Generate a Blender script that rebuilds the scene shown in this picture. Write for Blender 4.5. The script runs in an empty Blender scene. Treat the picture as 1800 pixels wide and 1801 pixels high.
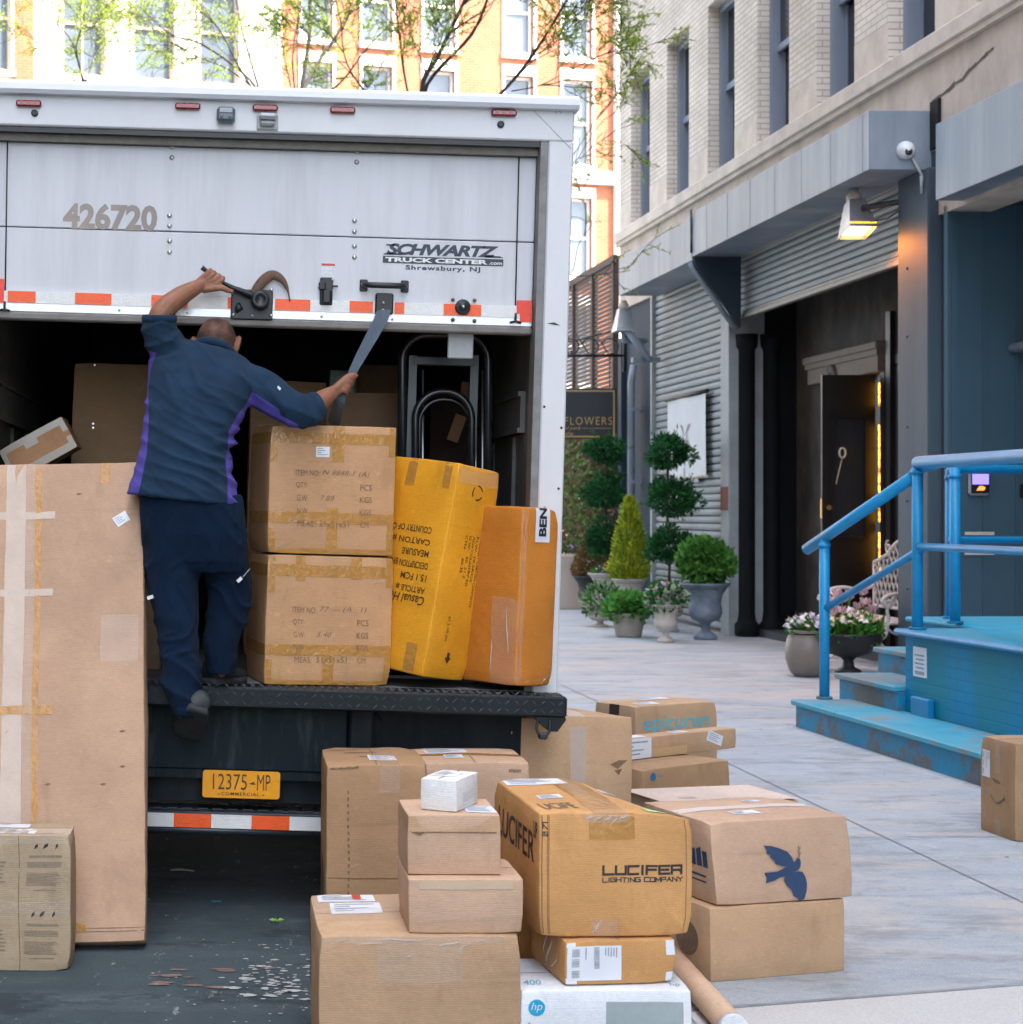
import bpy, math, random
from mathutils import Vector, Matrix, noise
PI = math.pi
R = math.radians
rnd = random.Random(7)
SC = bpy.context.scene
COL = SC.collection

# ------------------------------------------------------------------ camera
# the photograph is 1800 px wide; its optical centre sits at pixel (400, 900)
CX, CY, F, H = 400.0, 900.0, 3150.0, 1.57
cam = bpy.data.cameras.new('camera')
cam.sensor_width = 36.0
cam.lens = F / 1800 * 36
cam.shift_x = (900 - CX) / 1800
cam.shift_y = 0.0
cam.clip_end = 400
cam.dof.use_dof = True
cam.dof.focus_distance = 6.9
cam.dof.aperture_fstop = 7.0
co = bpy.data.objects.new('camera', cam)
COL.objects.link(co)
co.location = (0, 0, H)
co.rotation_euler = (PI / 2, 0, 0)
SC.camera = co

# ------------------------------------------------------------------ light
SUN_AZ, SUN_EL = R(56), R(60)
sv = Vector((math.sin(SUN_AZ) * math.cos(SUN_EL), -math.cos(SUN_AZ) * math.cos(SUN_EL), math.sin(SUN_EL)))
w = bpy.data.worlds.new('World')
SC.world = w
w.use_nodes = True
nt = w.node_tree
nt.nodes.clear()
wo = nt.nodes.new('ShaderNodeOutputWorld')
bg = nt.nodes.new('ShaderNodeBackground')
sky = nt.nodes.new('ShaderNodeTexSky')
sky.sky_type = 'NISHITA'
sky.sun_disc = False
sky.sun_elevation = SUN_EL
sky.sun_rotation = math.atan2(sv.x, sv.y)
sky.air_density = 1.0
sky.dust_density = 3.0
sky.ozone_density = 1.0
hs = nt.nodes.new('ShaderNodeHueSaturation')
hs.inputs['Saturation'].default_value = 0.62
nt.links.new(sky.outputs[0], hs.inputs['Color'])
nt.links.new(hs.outputs[0], bg.inputs[0])
bg.inputs[1].default_value = 0.15
nt.links.new(bg.outputs[0], wo.inputs[0])
sl = bpy.data.lights.new('sun', 'SUN')
sl.energy = 3.0
sl.angle = R(0.53)
sl.color = (1.0, 0.92, 0.80)
so = bpy.data.objects.new('sun', sl)
COL.objects.link(so)
so.rotation_euler = sv.to_track_quat('Z', 'Y').to_euler()
so.location = (20, -30, 30)
SC.view_settings.view_transform = 'Standard'
SC.view_settings.look = 'None'
SC.view_settings.exposure = 2.92
SC.view_settings.gamma = 1.0
SC.cycles.max_bounces = 7
SC.cycles.transparent_max_bounces = 12
SC.cycles.use_denoising = True

# ------------------------------------------------------------------ pixel <-> place
def P(px, py, Y):
    return Vector(((px - CX) / F * Y, Y, H - (py - CY) / F * Y))
def G(px, py, z=0.0):
    return P(px, py, F * (H - z) / (py - CY))

# ------------------------------------------------------------------ materials
MATS = {}
def nn(t, ty, **kw):
    n = t.nodes.new('ShaderNode' + ty)
    for k, v in kw.items():
        setattr(n, k, v)
    return n
def mat(name, col, rough=0.6, var=0.12, scale=3.0, bump=0.0, bscale=60.0, metal=0.0, spec=0.5,
        tint=None, tamt=0.0, tscale=1.5, trans=0.0, alpha=1.0, stretch=(1, 1, 1), coat=0.0, sheen=0.0, lo=0.45, hi=0.65):
    """principled surface: colour broken up by noise, an optional second tint in patches, a fine bump"""
    if name in MATS: return MATS[name]
    m = bpy.data.materials.new(name); m.use_nodes = True
    t = m.node_tree; b = t.nodes['Principled BSDF']
    tc = nn(t, 'TexCoord'); mp = nn(t, 'Mapping'); mp.inputs['Scale'].default_value = stretch
    t.links.new(tc.outputs['Object'], mp.inputs[0])
    n1 = nn(t, 'TexNoise'); n1.inputs['Scale'].default_value = scale; n1.inputs['Detail'].default_value = 8; n1.inputs['Roughness'].default_value = 0.65
    t.links.new(mp.outputs[0], n1.inputs['Vector'])
    rp = nn(t, 'MapRange'); rp.inputs[1].default_value = 0.3; rp.inputs[2].default_value = 0.7
    rp.inputs[3].default_value = 1 - var; rp.inputs[4].default_value = 1 + var
    t.links.new(n1.outputs[0], rp.inputs[0])
    mx = nn(t, 'VectorMath', operation='SCALE'); mx.inputs[0].default_value = col[:3]
    t.links.new(rp.outputs[0], mx.inputs['Scale'])
    out = mx.outputs[0]
    if tint is not None:
        n2 = nn(t, 'TexNoise'); n2.inputs['Scale'].default_value = tscale; n2.inputs['Detail'].default_value = 9; n2.inputs['Roughness'].default_value = 0.7
        t.links.new(mp.outputs[0], n2.inputs['Vector'])
        r2 = nn(t, 'MapRange'); r2.inputs[1].default_value = lo; r2.inputs[2].default_value = hi
        r2.inputs[3].default_value = 0; r2.inputs[4].default_value = tamt
        t.links.new(n2.outputs[0], r2.inputs[0])
        mm = nn(t, 'Mix', data_type='RGBA'); mm.inputs[7].default_value = (*tint[:3], 1)
        t.links.new(r2.outputs[0], mm.inputs[0]); t.links.new(out, mm.inputs[6])
        out = mm.outputs[2]
    t.links.new(out, b.inputs['Base Color'])
    b.inputs['Roughness'].default_value = rough
    b.inputs['Metallic'].default_value = metal
    b.inputs['Specular IOR Level'].default_value = spec
    b.inputs['Transmission Weight'].default_value = trans
    b.inputs['Alpha'].default_value = alpha
    b.inputs['Coat Weight'].default_value = coat
    b.inputs['Sheen Weight'].default_value = sheen
    if bump:
        n3 = nn(t, 'TexNoise'); n3.inputs['Scale'].default_value = bscale; n3.inputs['Detail'].default_value = 6
        t.links.new(mp.outputs[0], n3.inputs['Vector'])
        bp = nn(t, 'Bump'); bp.inputs['Strength'].default_value = bump; bp.inputs['Distance'].default_value = 0.01
        t.links.new(n3.outputs[0], bp.inputs['Height']); t.links.new(bp.outputs[0], b.inputs['Normal'])
    MATS[name] = m
    return m
def emit(name, col, strength):
    if name in MATS: return MATS[name]
    m = bpy.data.materials.new(name); m.use_nodes = True
    b = m.node_tree.nodes['Principled BSDF']
    b.inputs['Base Color'].default_value = (*col, 1)
    b.inputs['Emission Color'].default_value = (*col, 1)
    b.inputs['Emission Strength'].default_value = strength
    MATS[name] = m
    return m
def cardboard(name, col, shine=0.75):
    """kraft board: faint flutes, fibre noise, scuffs"""
    if name in MATS: return MATS[name]
    m = bpy.data.materials.new(name); m.use_nodes = True
    t = m.node_tree; b = t.nodes['Principled BSDF']
    tc = nn(t, 'TexCoord'); oi = nn(t, 'ObjectInfo')
    ad = nn(t, 'VectorMath', operation='ADD'); t.links.new(tc.outputs['Object'], ad.inputs[0])
    sc = nn(t, 'VectorMath', operation='SCALE'); sc.inputs['Scale'].default_value = 9
    t.links.new(oi.outputs['Location'], sc.inputs[0]); t.links.new(sc.outputs[0], ad.inputs[1])
    def noi(s, d, mpv=None):
        n = nn(t, 'TexNoise'); n.inputs['Scale'].default_value = s; n.inputs['Detail'].default_value = d; n.inputs['Roughness'].default_value = 0.65
        if mpv:
            k = nn(t, 'Mapping'); k.inputs['Scale'].default_value = mpv; t.links.new(ad.outputs[0], k.inputs[0]); t.links.new(k.outputs[0], n.inputs['Vector'])
        else: t.links.new(ad.outputs[0], n.inputs['Vector'])
        return n
    a = noi(2.2, 6); f = noi(60, 5, (1, 1, 6)); g = noi(7, 9, (1, 1, 0.35)); k = noi(340, 2)
    def rng(src, lo, hi, o0, o1):
        r = nn(t, 'MapRange'); r.inputs[1].default_value = lo; r.inputs[2].default_value = hi; r.inputs[3].default_value = o0; r.inputs[4].default_value = o1
        t.links.new(src.outputs[0], r.inputs[0]); return r
    def mul(x, y):
        q = nn(t, 'Math', operation='MULTIPLY'); t.links.new(x.outputs[0], q.inputs[0]); t.links.new(y.outputs[0], q.inputs[1]); return q
    v = mul(mul(rng(a, .3, .7, .82, 1.14), rng(f, .3, .7, .92, 1.08)), mul(rng(g, .58, .76, 1, .76), rng(k, .3, .7, .92, 1.08)))
    v = mul(v, rng(noi(5, 8, (.25, .25, 5)), .60, .70, 1, .86)); v = mul(v, rng(noi(16, 7, (1, 1, 1)), .64, .70, 1, 1.16))
    mx = nn(t, 'VectorMath', operation='SCALE'); mx.inputs[0].default_value = col; t.links.new(v.outputs[0], mx.inputs['Scale'])
    t.links.new(mx.outputs[0], b.inputs['Base Color'])
    b.inputs['Roughness'].default_value = shine; b.inputs['Specular IOR Level'].default_value = 0.14 if shine > .6 else .3
    wv = nn(t, 'TexWave', wave_type='BANDS', bands_direction='Z'); wv.inputs['Scale'].default_value = 48; wv.inputs['Distortion'].default_value = 6; wv.inputs['Detail'].default_value = 3
    t.links.new(ad.outputs[0], wv.inputs['Vector'])
    hmix = nn(t, 'Math', operation='MULTIPLY_ADD'); hmix.inputs[1].default_value = .045
    t.links.new(wv.outputs[1], hmix.inputs[0]); t.links.new(noi(8, 3).outputs[0], hmix.inputs[2])
    bp = nn(t, 'Bump'); bp.inputs['Strength'].default_value = 0.5; bp.inputs['Distance'].default_value = 0.012
    t.links.new(hmix.outputs[0], bp.inputs['Height']); t.links.new(bp.outputs[0], b.inputs['Normal'])
    MATS[name] = m
    return m
def tape_mat(name, col, alpha):
    if name in MATS: return MATS[name]
    m = mat(name, col, rough=0.2, var=.15, scale=14, bump=.55, bscale=45, alpha=alpha, spec=.55)
    return m
KRAFT = cardboard('kraft_board', (.51, .335, .20))
KRAFT_PINK = cardboard('pale_kraft_board', (.56, .38, .26))
KRAFT_DARK = cardboard('brown_board', (.41, .255, .14))
KRAFT_GOLD = cardboard('golden_board', (.58, .315, .125))
KRAFT_GREY = cardboard('greyish_board', (.42, .325, .215))
YELLOW = cardboard('yellow_board', (.78, .355, .022), .5)
ORANGE = cardboard('orange_board', (.56, .205, .03), .42)
WHITEB = cardboard('white_board', (.78, .78, .76))
HPB = cardboard('printer_board', (.74, .77, .80), .5)
DARKB = cardboard('dark_board', (.035, .04, .05), .5)
TAPE = tape_mat('brown_tape', (.53, .265, .06), .78)
TAPE_PALE = mat('paper_tape', (.57, .46, .37), .35, .08, 10, .18, 40, alpha=.85)
TAPE_CLEAR = mat('clear_tape', (.72, .64, .56), .16, .1, 14, .4, 40, alpha=.17, spec=.6)
PAPER = mat('label_paper', (.72, .75, .80), .55, .04)
LIME = mat('lime_paper', (.50, .85, .40), .5, .05)
INK = mat('black_ink', (.018, .018, .022), .55, .1)
INK_SOFT = mat('faded_ink', (.16, .105, .07), .7, .3, 80)
INK_GREY = mat('grey_ink', (.30, .33, .36), .7, .3, 50)
INK_BLUE = mat('navy_ink', (.022, .055, .13), .55, .15)
INK_AQUA = mat('aqua_ink', (.08, .42, .52), .55, .15)
INK_CYAN = mat('cyan_ink', (.0, .36, .58), .5, .05)
INK_RED = mat('red_ink', (.60, .06, .03), .5, .1)
SEAM = mat('board_edge', (.20, .125, .07), .9, .2, 40)

# ------------------------------------------------------------------ mesh builder
def frame(d):
    d = d.normalized()
    a = Vector((0, 0, 1)) if abs(d.z) < 0.9 else Vector((1, 0, 0))
    u = d.cross(a).normalized()
    return u, d.cross(u).normalized()
class MB:
    def __init__(s): s.v = []; s.f = []; s.m = []; s.sm = []
    def add(s, vs, fs, mi=0, smooth=False):
        o = len(s.v); s.v += [Vector(x) for x in vs]
        for f in fs: s.f.append([i + o for i in f]); s.m.append(mi); s.sm.append(smooth)
        return s
    def box(s, x0, x1, y0, y1, z0, z1, mi=0, b=0.0):
        if x1 < x0: x0, x1 = x1, x0
        if y1 < y0: y0, y1 = y1, y0
        if z1 < z0: z0, z1 = z1, z0
        b = min(b, (x1 - x0) * .45, (y1 - y0) * .45, (z1 - z0) * .45)
        if b <= 0:
            v = [(x0, y0, z0), (x1, y0, z0), (x1, y1, z0), (x0, y1, z0), (x0, y0, z1), (x1, y0, z1), (x1, y1, z1), (x0, y1, z1)]
            f = [(0, 3, 2, 1), (4, 5, 6, 7), (0, 1, 5, 4), (1, 2, 6, 5), (2, 3, 7, 6), (3, 0, 4, 7)]
            return s.add(v, f, mi)
        # chamfered box: 24 verts
        v = []; idx = {}
        for i, x in enumerate((x0, x1)):
            for j, y in enumerate((y0, y1)):
                for k, z in enumerate((z0, z1)):
                    dx, dy, dz = (b if i == 0 else -b), (b if j == 0 else -b), (b if k == 0 else -b)
                    idx[i, j, k, 0] = len(v); v.append((x, y + dy, z + dz))
                    idx[i, j, k, 1] = len(v); v.append((x + dx, y, z + dz))
                    idx[i, j, k, 2] = len(v); v.append((x + dx, y + dy, z))
        g = lambda i, j, k, a: idx[i, j, k, a]
        f = []
        f.append([g(0, 0, 0, 0), g(0, 0, 1, 0), g(0, 1, 1, 0), g(0, 1, 0, 0)])
        f.append([g(1, 0, 0, 0), g(1, 1, 0, 0), g(1, 1, 1, 0), g(1, 0, 1, 0)])
        f.append([g(0, 0, 0, 1), g(1, 0, 0, 1), g(1, 0, 1, 1), g(0, 0, 1, 1)])
        f.append([g(0, 1, 0, 1), g(0, 1, 1, 1), g(1, 1, 1, 1), g(1, 1, 0, 1)])
        f.append([g(0, 0, 0, 2), g(0, 1, 0, 2), g(1, 1, 0, 2), g(1, 0, 0, 2)])
        f.append([g(0, 0, 1, 2), g(1, 0, 1, 2), g(1, 1, 1, 2), g(0, 1, 1, 2)])
        for i in (0, 1):
            for j in (0, 1): f.append([g(i, j, 0, 0), g(i, j, 0, 1), g(i, j, 1, 1), g(i, j, 1, 0)])
        for i in (0, 1):
            for k in (0, 1): f.append([g(i, 0, k, 0), g(i, 0, k, 2), g(i, 1, k, 2), g(i, 1, k, 0)])
        for j in (0, 1):
            for k in (0, 1): f.append([g(0, j, k, 1), g(0, j, k, 2), g(1, j, k, 2), g(1, j, k, 1)])
        for i in (0, 1):
            for j in (0, 1):
                for k in (0, 1): f.append([g(i, j, k, 0), g(i, j, k, 1), g(i, j, k, 2)])
        return s.add(v, f, mi)
    def tube(s, pts, r, n=8, mi=0, caps=True, closed=False, smooth=True, flat=1.0, up=None):
        pts = [Vector(p) for p in pts]; k = len(pts)
        rs = r if isinstance(r, (list, tuple)) else [r] * k
        o = len(s.v); pu = None
        for i, p in enumerate(pts):
            a = pts[i - 1] if (i > 0 or closed) else p
            b = pts[(i + 1) % k] if (i < k - 1 or closed) else p
            d = (b - a)
            if d.length < 1e-9: d = Vector((0, 0, 1))
            d.normalize()
            if pu is None:
                if up is not None:
                    u = Vector(up) - d * d.dot(Vector(up)); u.normalize()
                else: u, _ = frame(d)
            else:
                u = pu - d * pu.dot(d)
                if u.length < 1e-6: u, _ = frame(d)
                u.normalize()
            w_ = d.cross(u); pu = u
            for j in range(n):
                an = 2 * PI * j / n
                s.v.append(p + u * math.cos(an) * rs[i] + w_ * math.sin(an) * rs[i] * flat)
        for i in range(k if closed else k - 1):
            a, b = o + i * n, o + ((i + 1) % k) * n
            for j in range(n):
                s.f.append([a + j, a + (j + 1) % n, b + (j + 1) % n, b + j]); s.m.append(mi); s.sm.append(smooth)
        if caps and not closed:
            s.f.append([o + j for j in range(n)][::-1]); s.m.append(mi); s.sm.append(False)
            s.f.append([o + (k - 1) * n + j for j in range(n)]); s.m.append(mi); s.sm.append(False)
        return s
    def lathe(s, prof, c=(0, 0, 0), n=28, mi=0, smooth=True, wob=0.0, sx=1.0, sy=1.0):
        o = len(s.v); k = len(prof); c = Vector(c)
        for (r, z) in prof:
            for j in range(n):
                a = 2 * PI * j / n
                rr = r * (1 + wob * math.cos(a * n / 2))
                s.v.append(c + Vector((rr * math.cos(a) * sx, rr * math.sin(a) * sy, z)))
        for i in range(k - 1):
            for j in range(n):
                s.f.append([o + i * n + j, o + i * n + (j + 1) % n, o + (i + 1) * n + (j + 1) % n, o + (i + 1) * n + j]); s.m.append(mi); s.sm.append(smooth)
        for i, rev in ((0, True), (k - 1, False)):
            q = [o + i * n + j for j in range(n)]
            s.f.append(q[::-1] if rev else q); s.m.append(mi); s.sm.append(False)
        return s
    def prism(s, poly, ax, t0, t1, mi=0):
        """poly: 2-d outline (ccw) extruded along axis ax from t0 to t1; coordinates are the other two axes in x,y,z order"""
        def mk(p, t):
            if ax == 0: return (t, p[0], p[1])
            if ax == 1: return (p[0], t, p[1])
            return (p[0], p[1], t)
        n = len(poly)
        v = [mk(p, t0) for p in poly] + [mk(p, t1) for p in poly]
        f = [list(range(n))[::-1], list(range(n, 2 * n))] + [[i, (i + 1) % n, n + (i + 1) % n, n + i] for i in range(n)]
        return s.add(v, f, mi)
    def quad(s, a, b, c, d, mi=0): return s.add([a, b, c, d], [(0, 1, 2, 3)], mi)
    def xf(s, M):
        s.v = [M @ x for x in s.v]; return s
    def build_each(s, name, mats, parent=None):
        """one object for every separate piece"""
        par = list(range(len(s.v)))
        def find(i):
            while par[i] != i: par[i] = par[par[i]]; i = par[i]
            return i
        for f in s.f:
            for i in f[1:]: par[find(i)] = find(f[0])
        grp = {}
        for k, f in enumerate(s.f): grp.setdefault(find(f[0]), []).append(k)
        out = []
        for ks in grp.values():
            q = MB(); mp = {}
            for k in ks:
                g = []
                for i in s.f[k]:
                    if i not in mp: mp[i] = len(q.v); q.v.append(s.v[i])
                    g.append(mp[i])
                q.f.append(g); q.m.append(s.m[k]); q.sm.append(s.sm[k])
            out.append(q.build(name, mats, parent))
        return out
    def build(s, name, mats, parent=None, world=False, loc=None, rot=None):
        me = bpy.data.meshes.new(name)
        vs = s.v
        if world and parent is not None:
            Mi = mw(parent).inverted(); vs = [Mi @ x for x in vs]
        if loc is not None and parent is None and rot is None:
            L = Vector(loc); vs = [x - L for x in vs]
        me.from_pydata([tuple(x) for x in vs], [], s.f)
        if not isinstance(mats, (list, tuple)): mats = [mats]
        for m in mats: me.materials.append(m)
        me.polygons.foreach_set('material_index', s.m)
        me.polygons.foreach_set('use_smooth', s.sm)
        me.update()
        o = bpy.data.objects.new(name, me); COL.objects.link(o)
        if parent is not None: o.parent = parent
        if loc is not None and parent is None: o.location = loc
        if rot is not None: o.rotation_euler = rot
        return o
def mw(o):
    M = Matrix.LocRotScale(o.location, o.rotation_euler, o.scale)
    return (mw(o.parent) @ M) if o.parent else M
def tag(o, label, cat=None, group=None, kind=None):
    o['label'] = label
    if cat: o['category'] = cat
    if group: o['group'] = group
    if kind: o['kind'] = kind
    return o
def thing(name, label, cat, loc=(0, 0, 0), rot=(0, 0, 0), group=None):
    o = bpy.data.objects.new(name, None); COL.objects.link(o)
    o.location = loc; o.rotation_euler = rot
    o.empty_display_size = 0.1
    return tag(o, label, cat, group)
def structure(name, mb, mats, label):
    o = mb.build(name, mats); o['kind'] = 'structure'; o['label'] = label
    return o

# ------------------------------------------------------------------ lettering
_tc = {}
def glyphs(body, bold=0.0, shear=0.0, spacing=1.0):
    key = (body, bold, shear, spacing)
    if key in _tc: return _tc[key]
    cu = bpy.data.curves.new('lettering', 'FONT')
    cu.body = body; cu.size = 1.0; cu.shear = shear; cu.space_character = spacing; cu.offset = bold
    cu.resolution_u = 3; cu.fill_mode = 'FRONT'
    ob = bpy.data.objects.new('lettering', cu)
    me = ob.to_mesh()
    vs = [(x.co.x, x.co.y) for x in me.vertices]; fs = [list(p.vertices) for p in me.polygons]
    # the font filler hands over some faces turned round; face them all one way
    out = []
    for f in fs:
        ar = sum(vs[f[i]][0] * vs[f[(i + 1) % len(f)]][1] - vs[f[(i + 1) % len(f)]][0] * vs[f[i]][1] for i in range(len(f)))
        out.append(f if ar > 0 else f[::-1])
    ob.to_mesh_clear(); bpy.data.objects.remove(ob); bpy.data.curves.remove(cu)
    x0 = min(a for a, _ in vs); x1 = max(a for a, _ in vs); y0 = min(b for _, b in vs); y1 = max(b for _, b in vs)
    r = ([((a - x0), (b - y0)) for a, b in vs], out, x1 - x0, y1 - y0)
    _tc[key] = r
    return r
def text_on(mb, body, fn, u, v, wid, hei, rot=0.0, bold=0.0, shear=0.0, spacing=1.0, mi=0):
    """letters fitted into a wid x hei box whose lower left is (u, v) on the surface fn(u, v)"""
    vs, fs, gw, gh = glyphs(body, bold, shear, spacing)
    c, s_ = math.cos(rot), math.sin(rot)
    pts = []
    for a, b in vs:
        a2, b2 = a / gw * wid, b / gh * hei
        pts.append(fn(u + a2 * c - b2 * s_, v + a2 * s_ + b2 * c))
    mb.add(pts, fs, mi)
def shape_on(mb, poly, fn, mi=0):
    mb.add([fn(a, b) for a, b in poly], [list(range(len(poly)))], mi)
def grid_on(mb, fn, u0, u1, v0, v1, step=0.03, mi=0, smooth=True):
    nu = max(1, int(round((u1 - u0) / step))); nv = max(1, int(round((v1 - v0) / step)))
    vs = [fn(u0 + (u1 - u0) * i / nu, v0 + (v1 - v0) * j / nv) for j in range(nv + 1) for i in range(nu + 1)]
    fs = [[j * (nu + 1) + i, j * (nu + 1) + i + 1, (j + 1) * (nu + 1) + i + 1, (j + 1) * (nu + 1) + i] for j in range(nv) for i in range(nu)]
    mb.add(vs, fs, mi, smooth)
# ================================================================== SETTING
def ground_mat(name, col, dark, light, spots, bump):
    if name in MATS: return MATS[name]
    m = bpy.data.materials.new(name); m.use_nodes = True
    t = m.node_tree; b = t.nodes['Principled BSDF']
    tc = nn(t, 'TexCoord')
    def noi(s, d, r=0.6, mp=None):
        n = nn(t, 'TexNoise'); n.inputs['Scale'].default_value = s; n.inputs['Detail'].default_value = d; n.inputs['Roughness'].default_value = r
        if mp:
            k = nn(t, 'Mapping'); k.inputs['Scale'].default_value = mp; t.links.new(tc.outputs['Object'], k.inputs[0]); t.links.new(k.outputs[0], n.inputs['Vector'])
        else: t.links.new(tc.outputs['Object'], n.inputs['Vector'])
        return n.outputs[0]
    def rng(src, lo, hi, o0=0.0, o1=1.0):
        r = nn(t, 'MapRange'); r.inputs[1].default_value = lo; r.inputs[2].default_value = hi; r.inputs[3].default_value = o0; r.inputs[4].default_value = o1
        t.links.new(src, r.inputs[0]); return r.outputs[0]
    def mix(fac, a, bcol):
        q = nn(t, 'Mix', data_type='RGBA')
        t.links.new(fac, q.inputs[0])
        if isinstance(a, tuple): q.inputs[6].default_value = (*a, 1)
        else: t.links.new(a, q.inputs[6])
        q.inputs[7].default_value = (*bcol, 1)
        return q.outputs[2]
    c = mix(rng(noi(0.9, 8, .7), .38, .62), col, dark)
    c = mix(rng(noi(1.7, 9, .75, (.5, 1.6, 1)), .52, .68, 0, .8), c, light)
    c = mix(rng(noi(90, 4), .30, .75, 0, .45), c, tuple(x * .5 for x in col))
    c = mix(rng(noi(150, 2), .62, .75, 0, .5), c, tuple(min(1, x * 1.9 + .02) for x in col))
    for (s, lo, hi, amt, cc, mp) in spots:
        c = mix(rng(noi(s, 8, .75, mp), lo, hi, 0, amt), c, cc)
    t.links.new(c, b.inputs['Base Color'])
    b.inputs['Roughness'].default_value = .85
    b.inputs['Specular IOR Level'].default_value = .2
    bp = nn(t, 'Bump'); bp.inputs['Strength'].default_value = bump; bp.inputs['Distance'].default_value = 0.01
    t.links.new(noi(120, 5), bp.inputs['Height']); t.links.new(bp.outputs[0], b.inputs['Normal'])
    MATS[name] = m
    return m
ASPHALT = ground_mat('worn_asphalt', (.066, .094, .106), (.040, .058, .068), (.105, .135, .148),
                     [(9.0, .61, .67, .7, (.42, .42, .42), (1.6, .6, 1)), (2.6, .60, .66, .35, (.26, .18, .16), (.8, 2.5, 1)), (.9, .56, .60, .6, (.018, .026, .034), (1, 1.8, 1)), (45, .66, .70, .6, (.40, .40, .40), None)], .6)
CONC = ground_mat('worn_concrete', (.43, .465, .49), (.345, .375, .395), (.53, .535, .53),
                  [(.8, .48, .62, .75, (.52, .44, .375), (.6, 1.6, 1)), (1.7, .52, .62, .65, (.235, .24, .245), (.7, 1.8, 1)), (4.5, .55, .62, .4, (.24, .235, .22), (.8, 1.3, 1)), (26, .68, .72, .8, (.15, .15, .15), None), (6, .62, .70, .5, (.60, .61, .62), None), (3.5, .62, .68, .5, (.20, .19, .18), (.6, 1.8, 1))], .3)
CONC2 = ground_mat('pale_concrete', (.60, .585, .56), (.55, .535, .51), (.66, .64, .615),
                   [(2.6, .60, .70, .35, (.36, .36, .35), (.5, 2, 1)), (14, .68, .72, .6, (.2, .2, .2), None)], .25)
JOINT = mat('slab_joint', (.24, .26, .275), .9, .3, 8)
CRACK = mat('wall_crack', (.12, .10, .085), .9, .25, 8)
KERB = mat('granite_kerb', (.30, .30, .30), .8, .2, 6, .3, 90)
mb = MB().quad((-70, -45, 0), (80, -45, 0), (80, 140, 0), (-70, 140, 0))
gr_ = random.Random(12)
def blob(mb, c, r, z, mi, el=1.0):
    n = 8; a0 = gr_.uniform(0, 6)
    mb.add([(c.x + r * el * gr_.uniform(.55, 1.2) * math.cos(a0 + k * 2 * PI / n), c.y + r * gr_.uniform(.55, 1.2) * math.sin(a0 + k * 2 * PI / n), z) for k in range(n)], [list(range(n))], mi)
for k in range(120):
    c = G(gr_.gauss(492, 42), gr_.gauss(1722, 26)); blob(mb, c, gr_.uniform(.002, .011) * (2.2 if gr_.random() < .1 else 1), .0035, 1, 1.6)
for k in range(40):
    c = G(gr_.uniform(260, 540), gr_.uniform(1650, 1800)); blob(mb, c, gr_.uniform(.002, .005), .0035, 1, 1.3)
for k in range(12):
    c = G(gr_.uniform(270, 520), gr_.uniform(1700, 1740)); blob(mb, c, gr_.uniform(.006, .02), .003, 2, 3)
structure('road', mb, [ASPHALT, mat('spilt_paint', (.42, .43, .43), .8, .2, 40), mat('brick_dust', (.20, .13, .11), .9, .3, 40)], 'dark patched asphalt road under the delivery truck, splashed with white paint')
XK = 1.27
mb = MB().quad((XK, -40, .008), (30, -40, .008), (30, 48, .008), (XK, 48, .008))
for y in (8.55, 11.1, 16.0, 19.0, 22.2, 25.5):
    mb.quad((XK, y, .0105), (7, y + .15, .0105), (7, y + .158, .0105), (XK, y + .008, .0105), 1)
for x in (3.2,):
    mb.quad((x, 5.95, .0122), (x + .007, 5.95, .0122), (x + .007 - .4, 28, .0122), (x - .4, 28, .0122), 1)
for k in range(90):
    c = Vector((gr_.uniform(1.5, 6.2), gr_.uniform(6.2, 20), 0)); blob(mb, c, gr_.uniform(.006, .022), .0098, 2)
for k in range(60):
    c = Vector((gr_.uniform(1.5, 4.5), gr_.uniform(6.0, 13), 0)); blob(mb, c, gr_.uniform(.002, .007), .0098, 3)
structure('pavement', mb, [CONC, JOINT, mat('trodden_gum', (.17, .17, .175), .8, .2, 20), mat('pale_grit', (.62, .62, .61), .8, .2, 20)], 'broad grey concrete pavement beside the road, stained and jointed')
a, b_ = Vector((XK + .16, 5.62, 0)), Vector((6.2, 6.86, 0))
mb = MB().add([(XK + .16, -12, .013), (6.3, -12, .013), (6.3, 6.86, .013), (XK + .16, 5.58, .013)], [(0, 1, 2, 3)])
mb.add([(XK + .16, 5.58, .0145), (6.3, 6.86, .0145), (6.3, 6.885, .0145), (XK + .16, 5.605, .0145)], [(0, 1, 2, 3)], 1)
structure('sidewalk_slab', mb, [CONC2, JOINT], 'paler concrete slab in front of the grey pavement')
mb = MB().box(XK - .07, XK + .07, -40, 48, -.1, .018)
structure('kerb', mb, KERB, 'flush granite kerb between asphalt and concrete')

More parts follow.
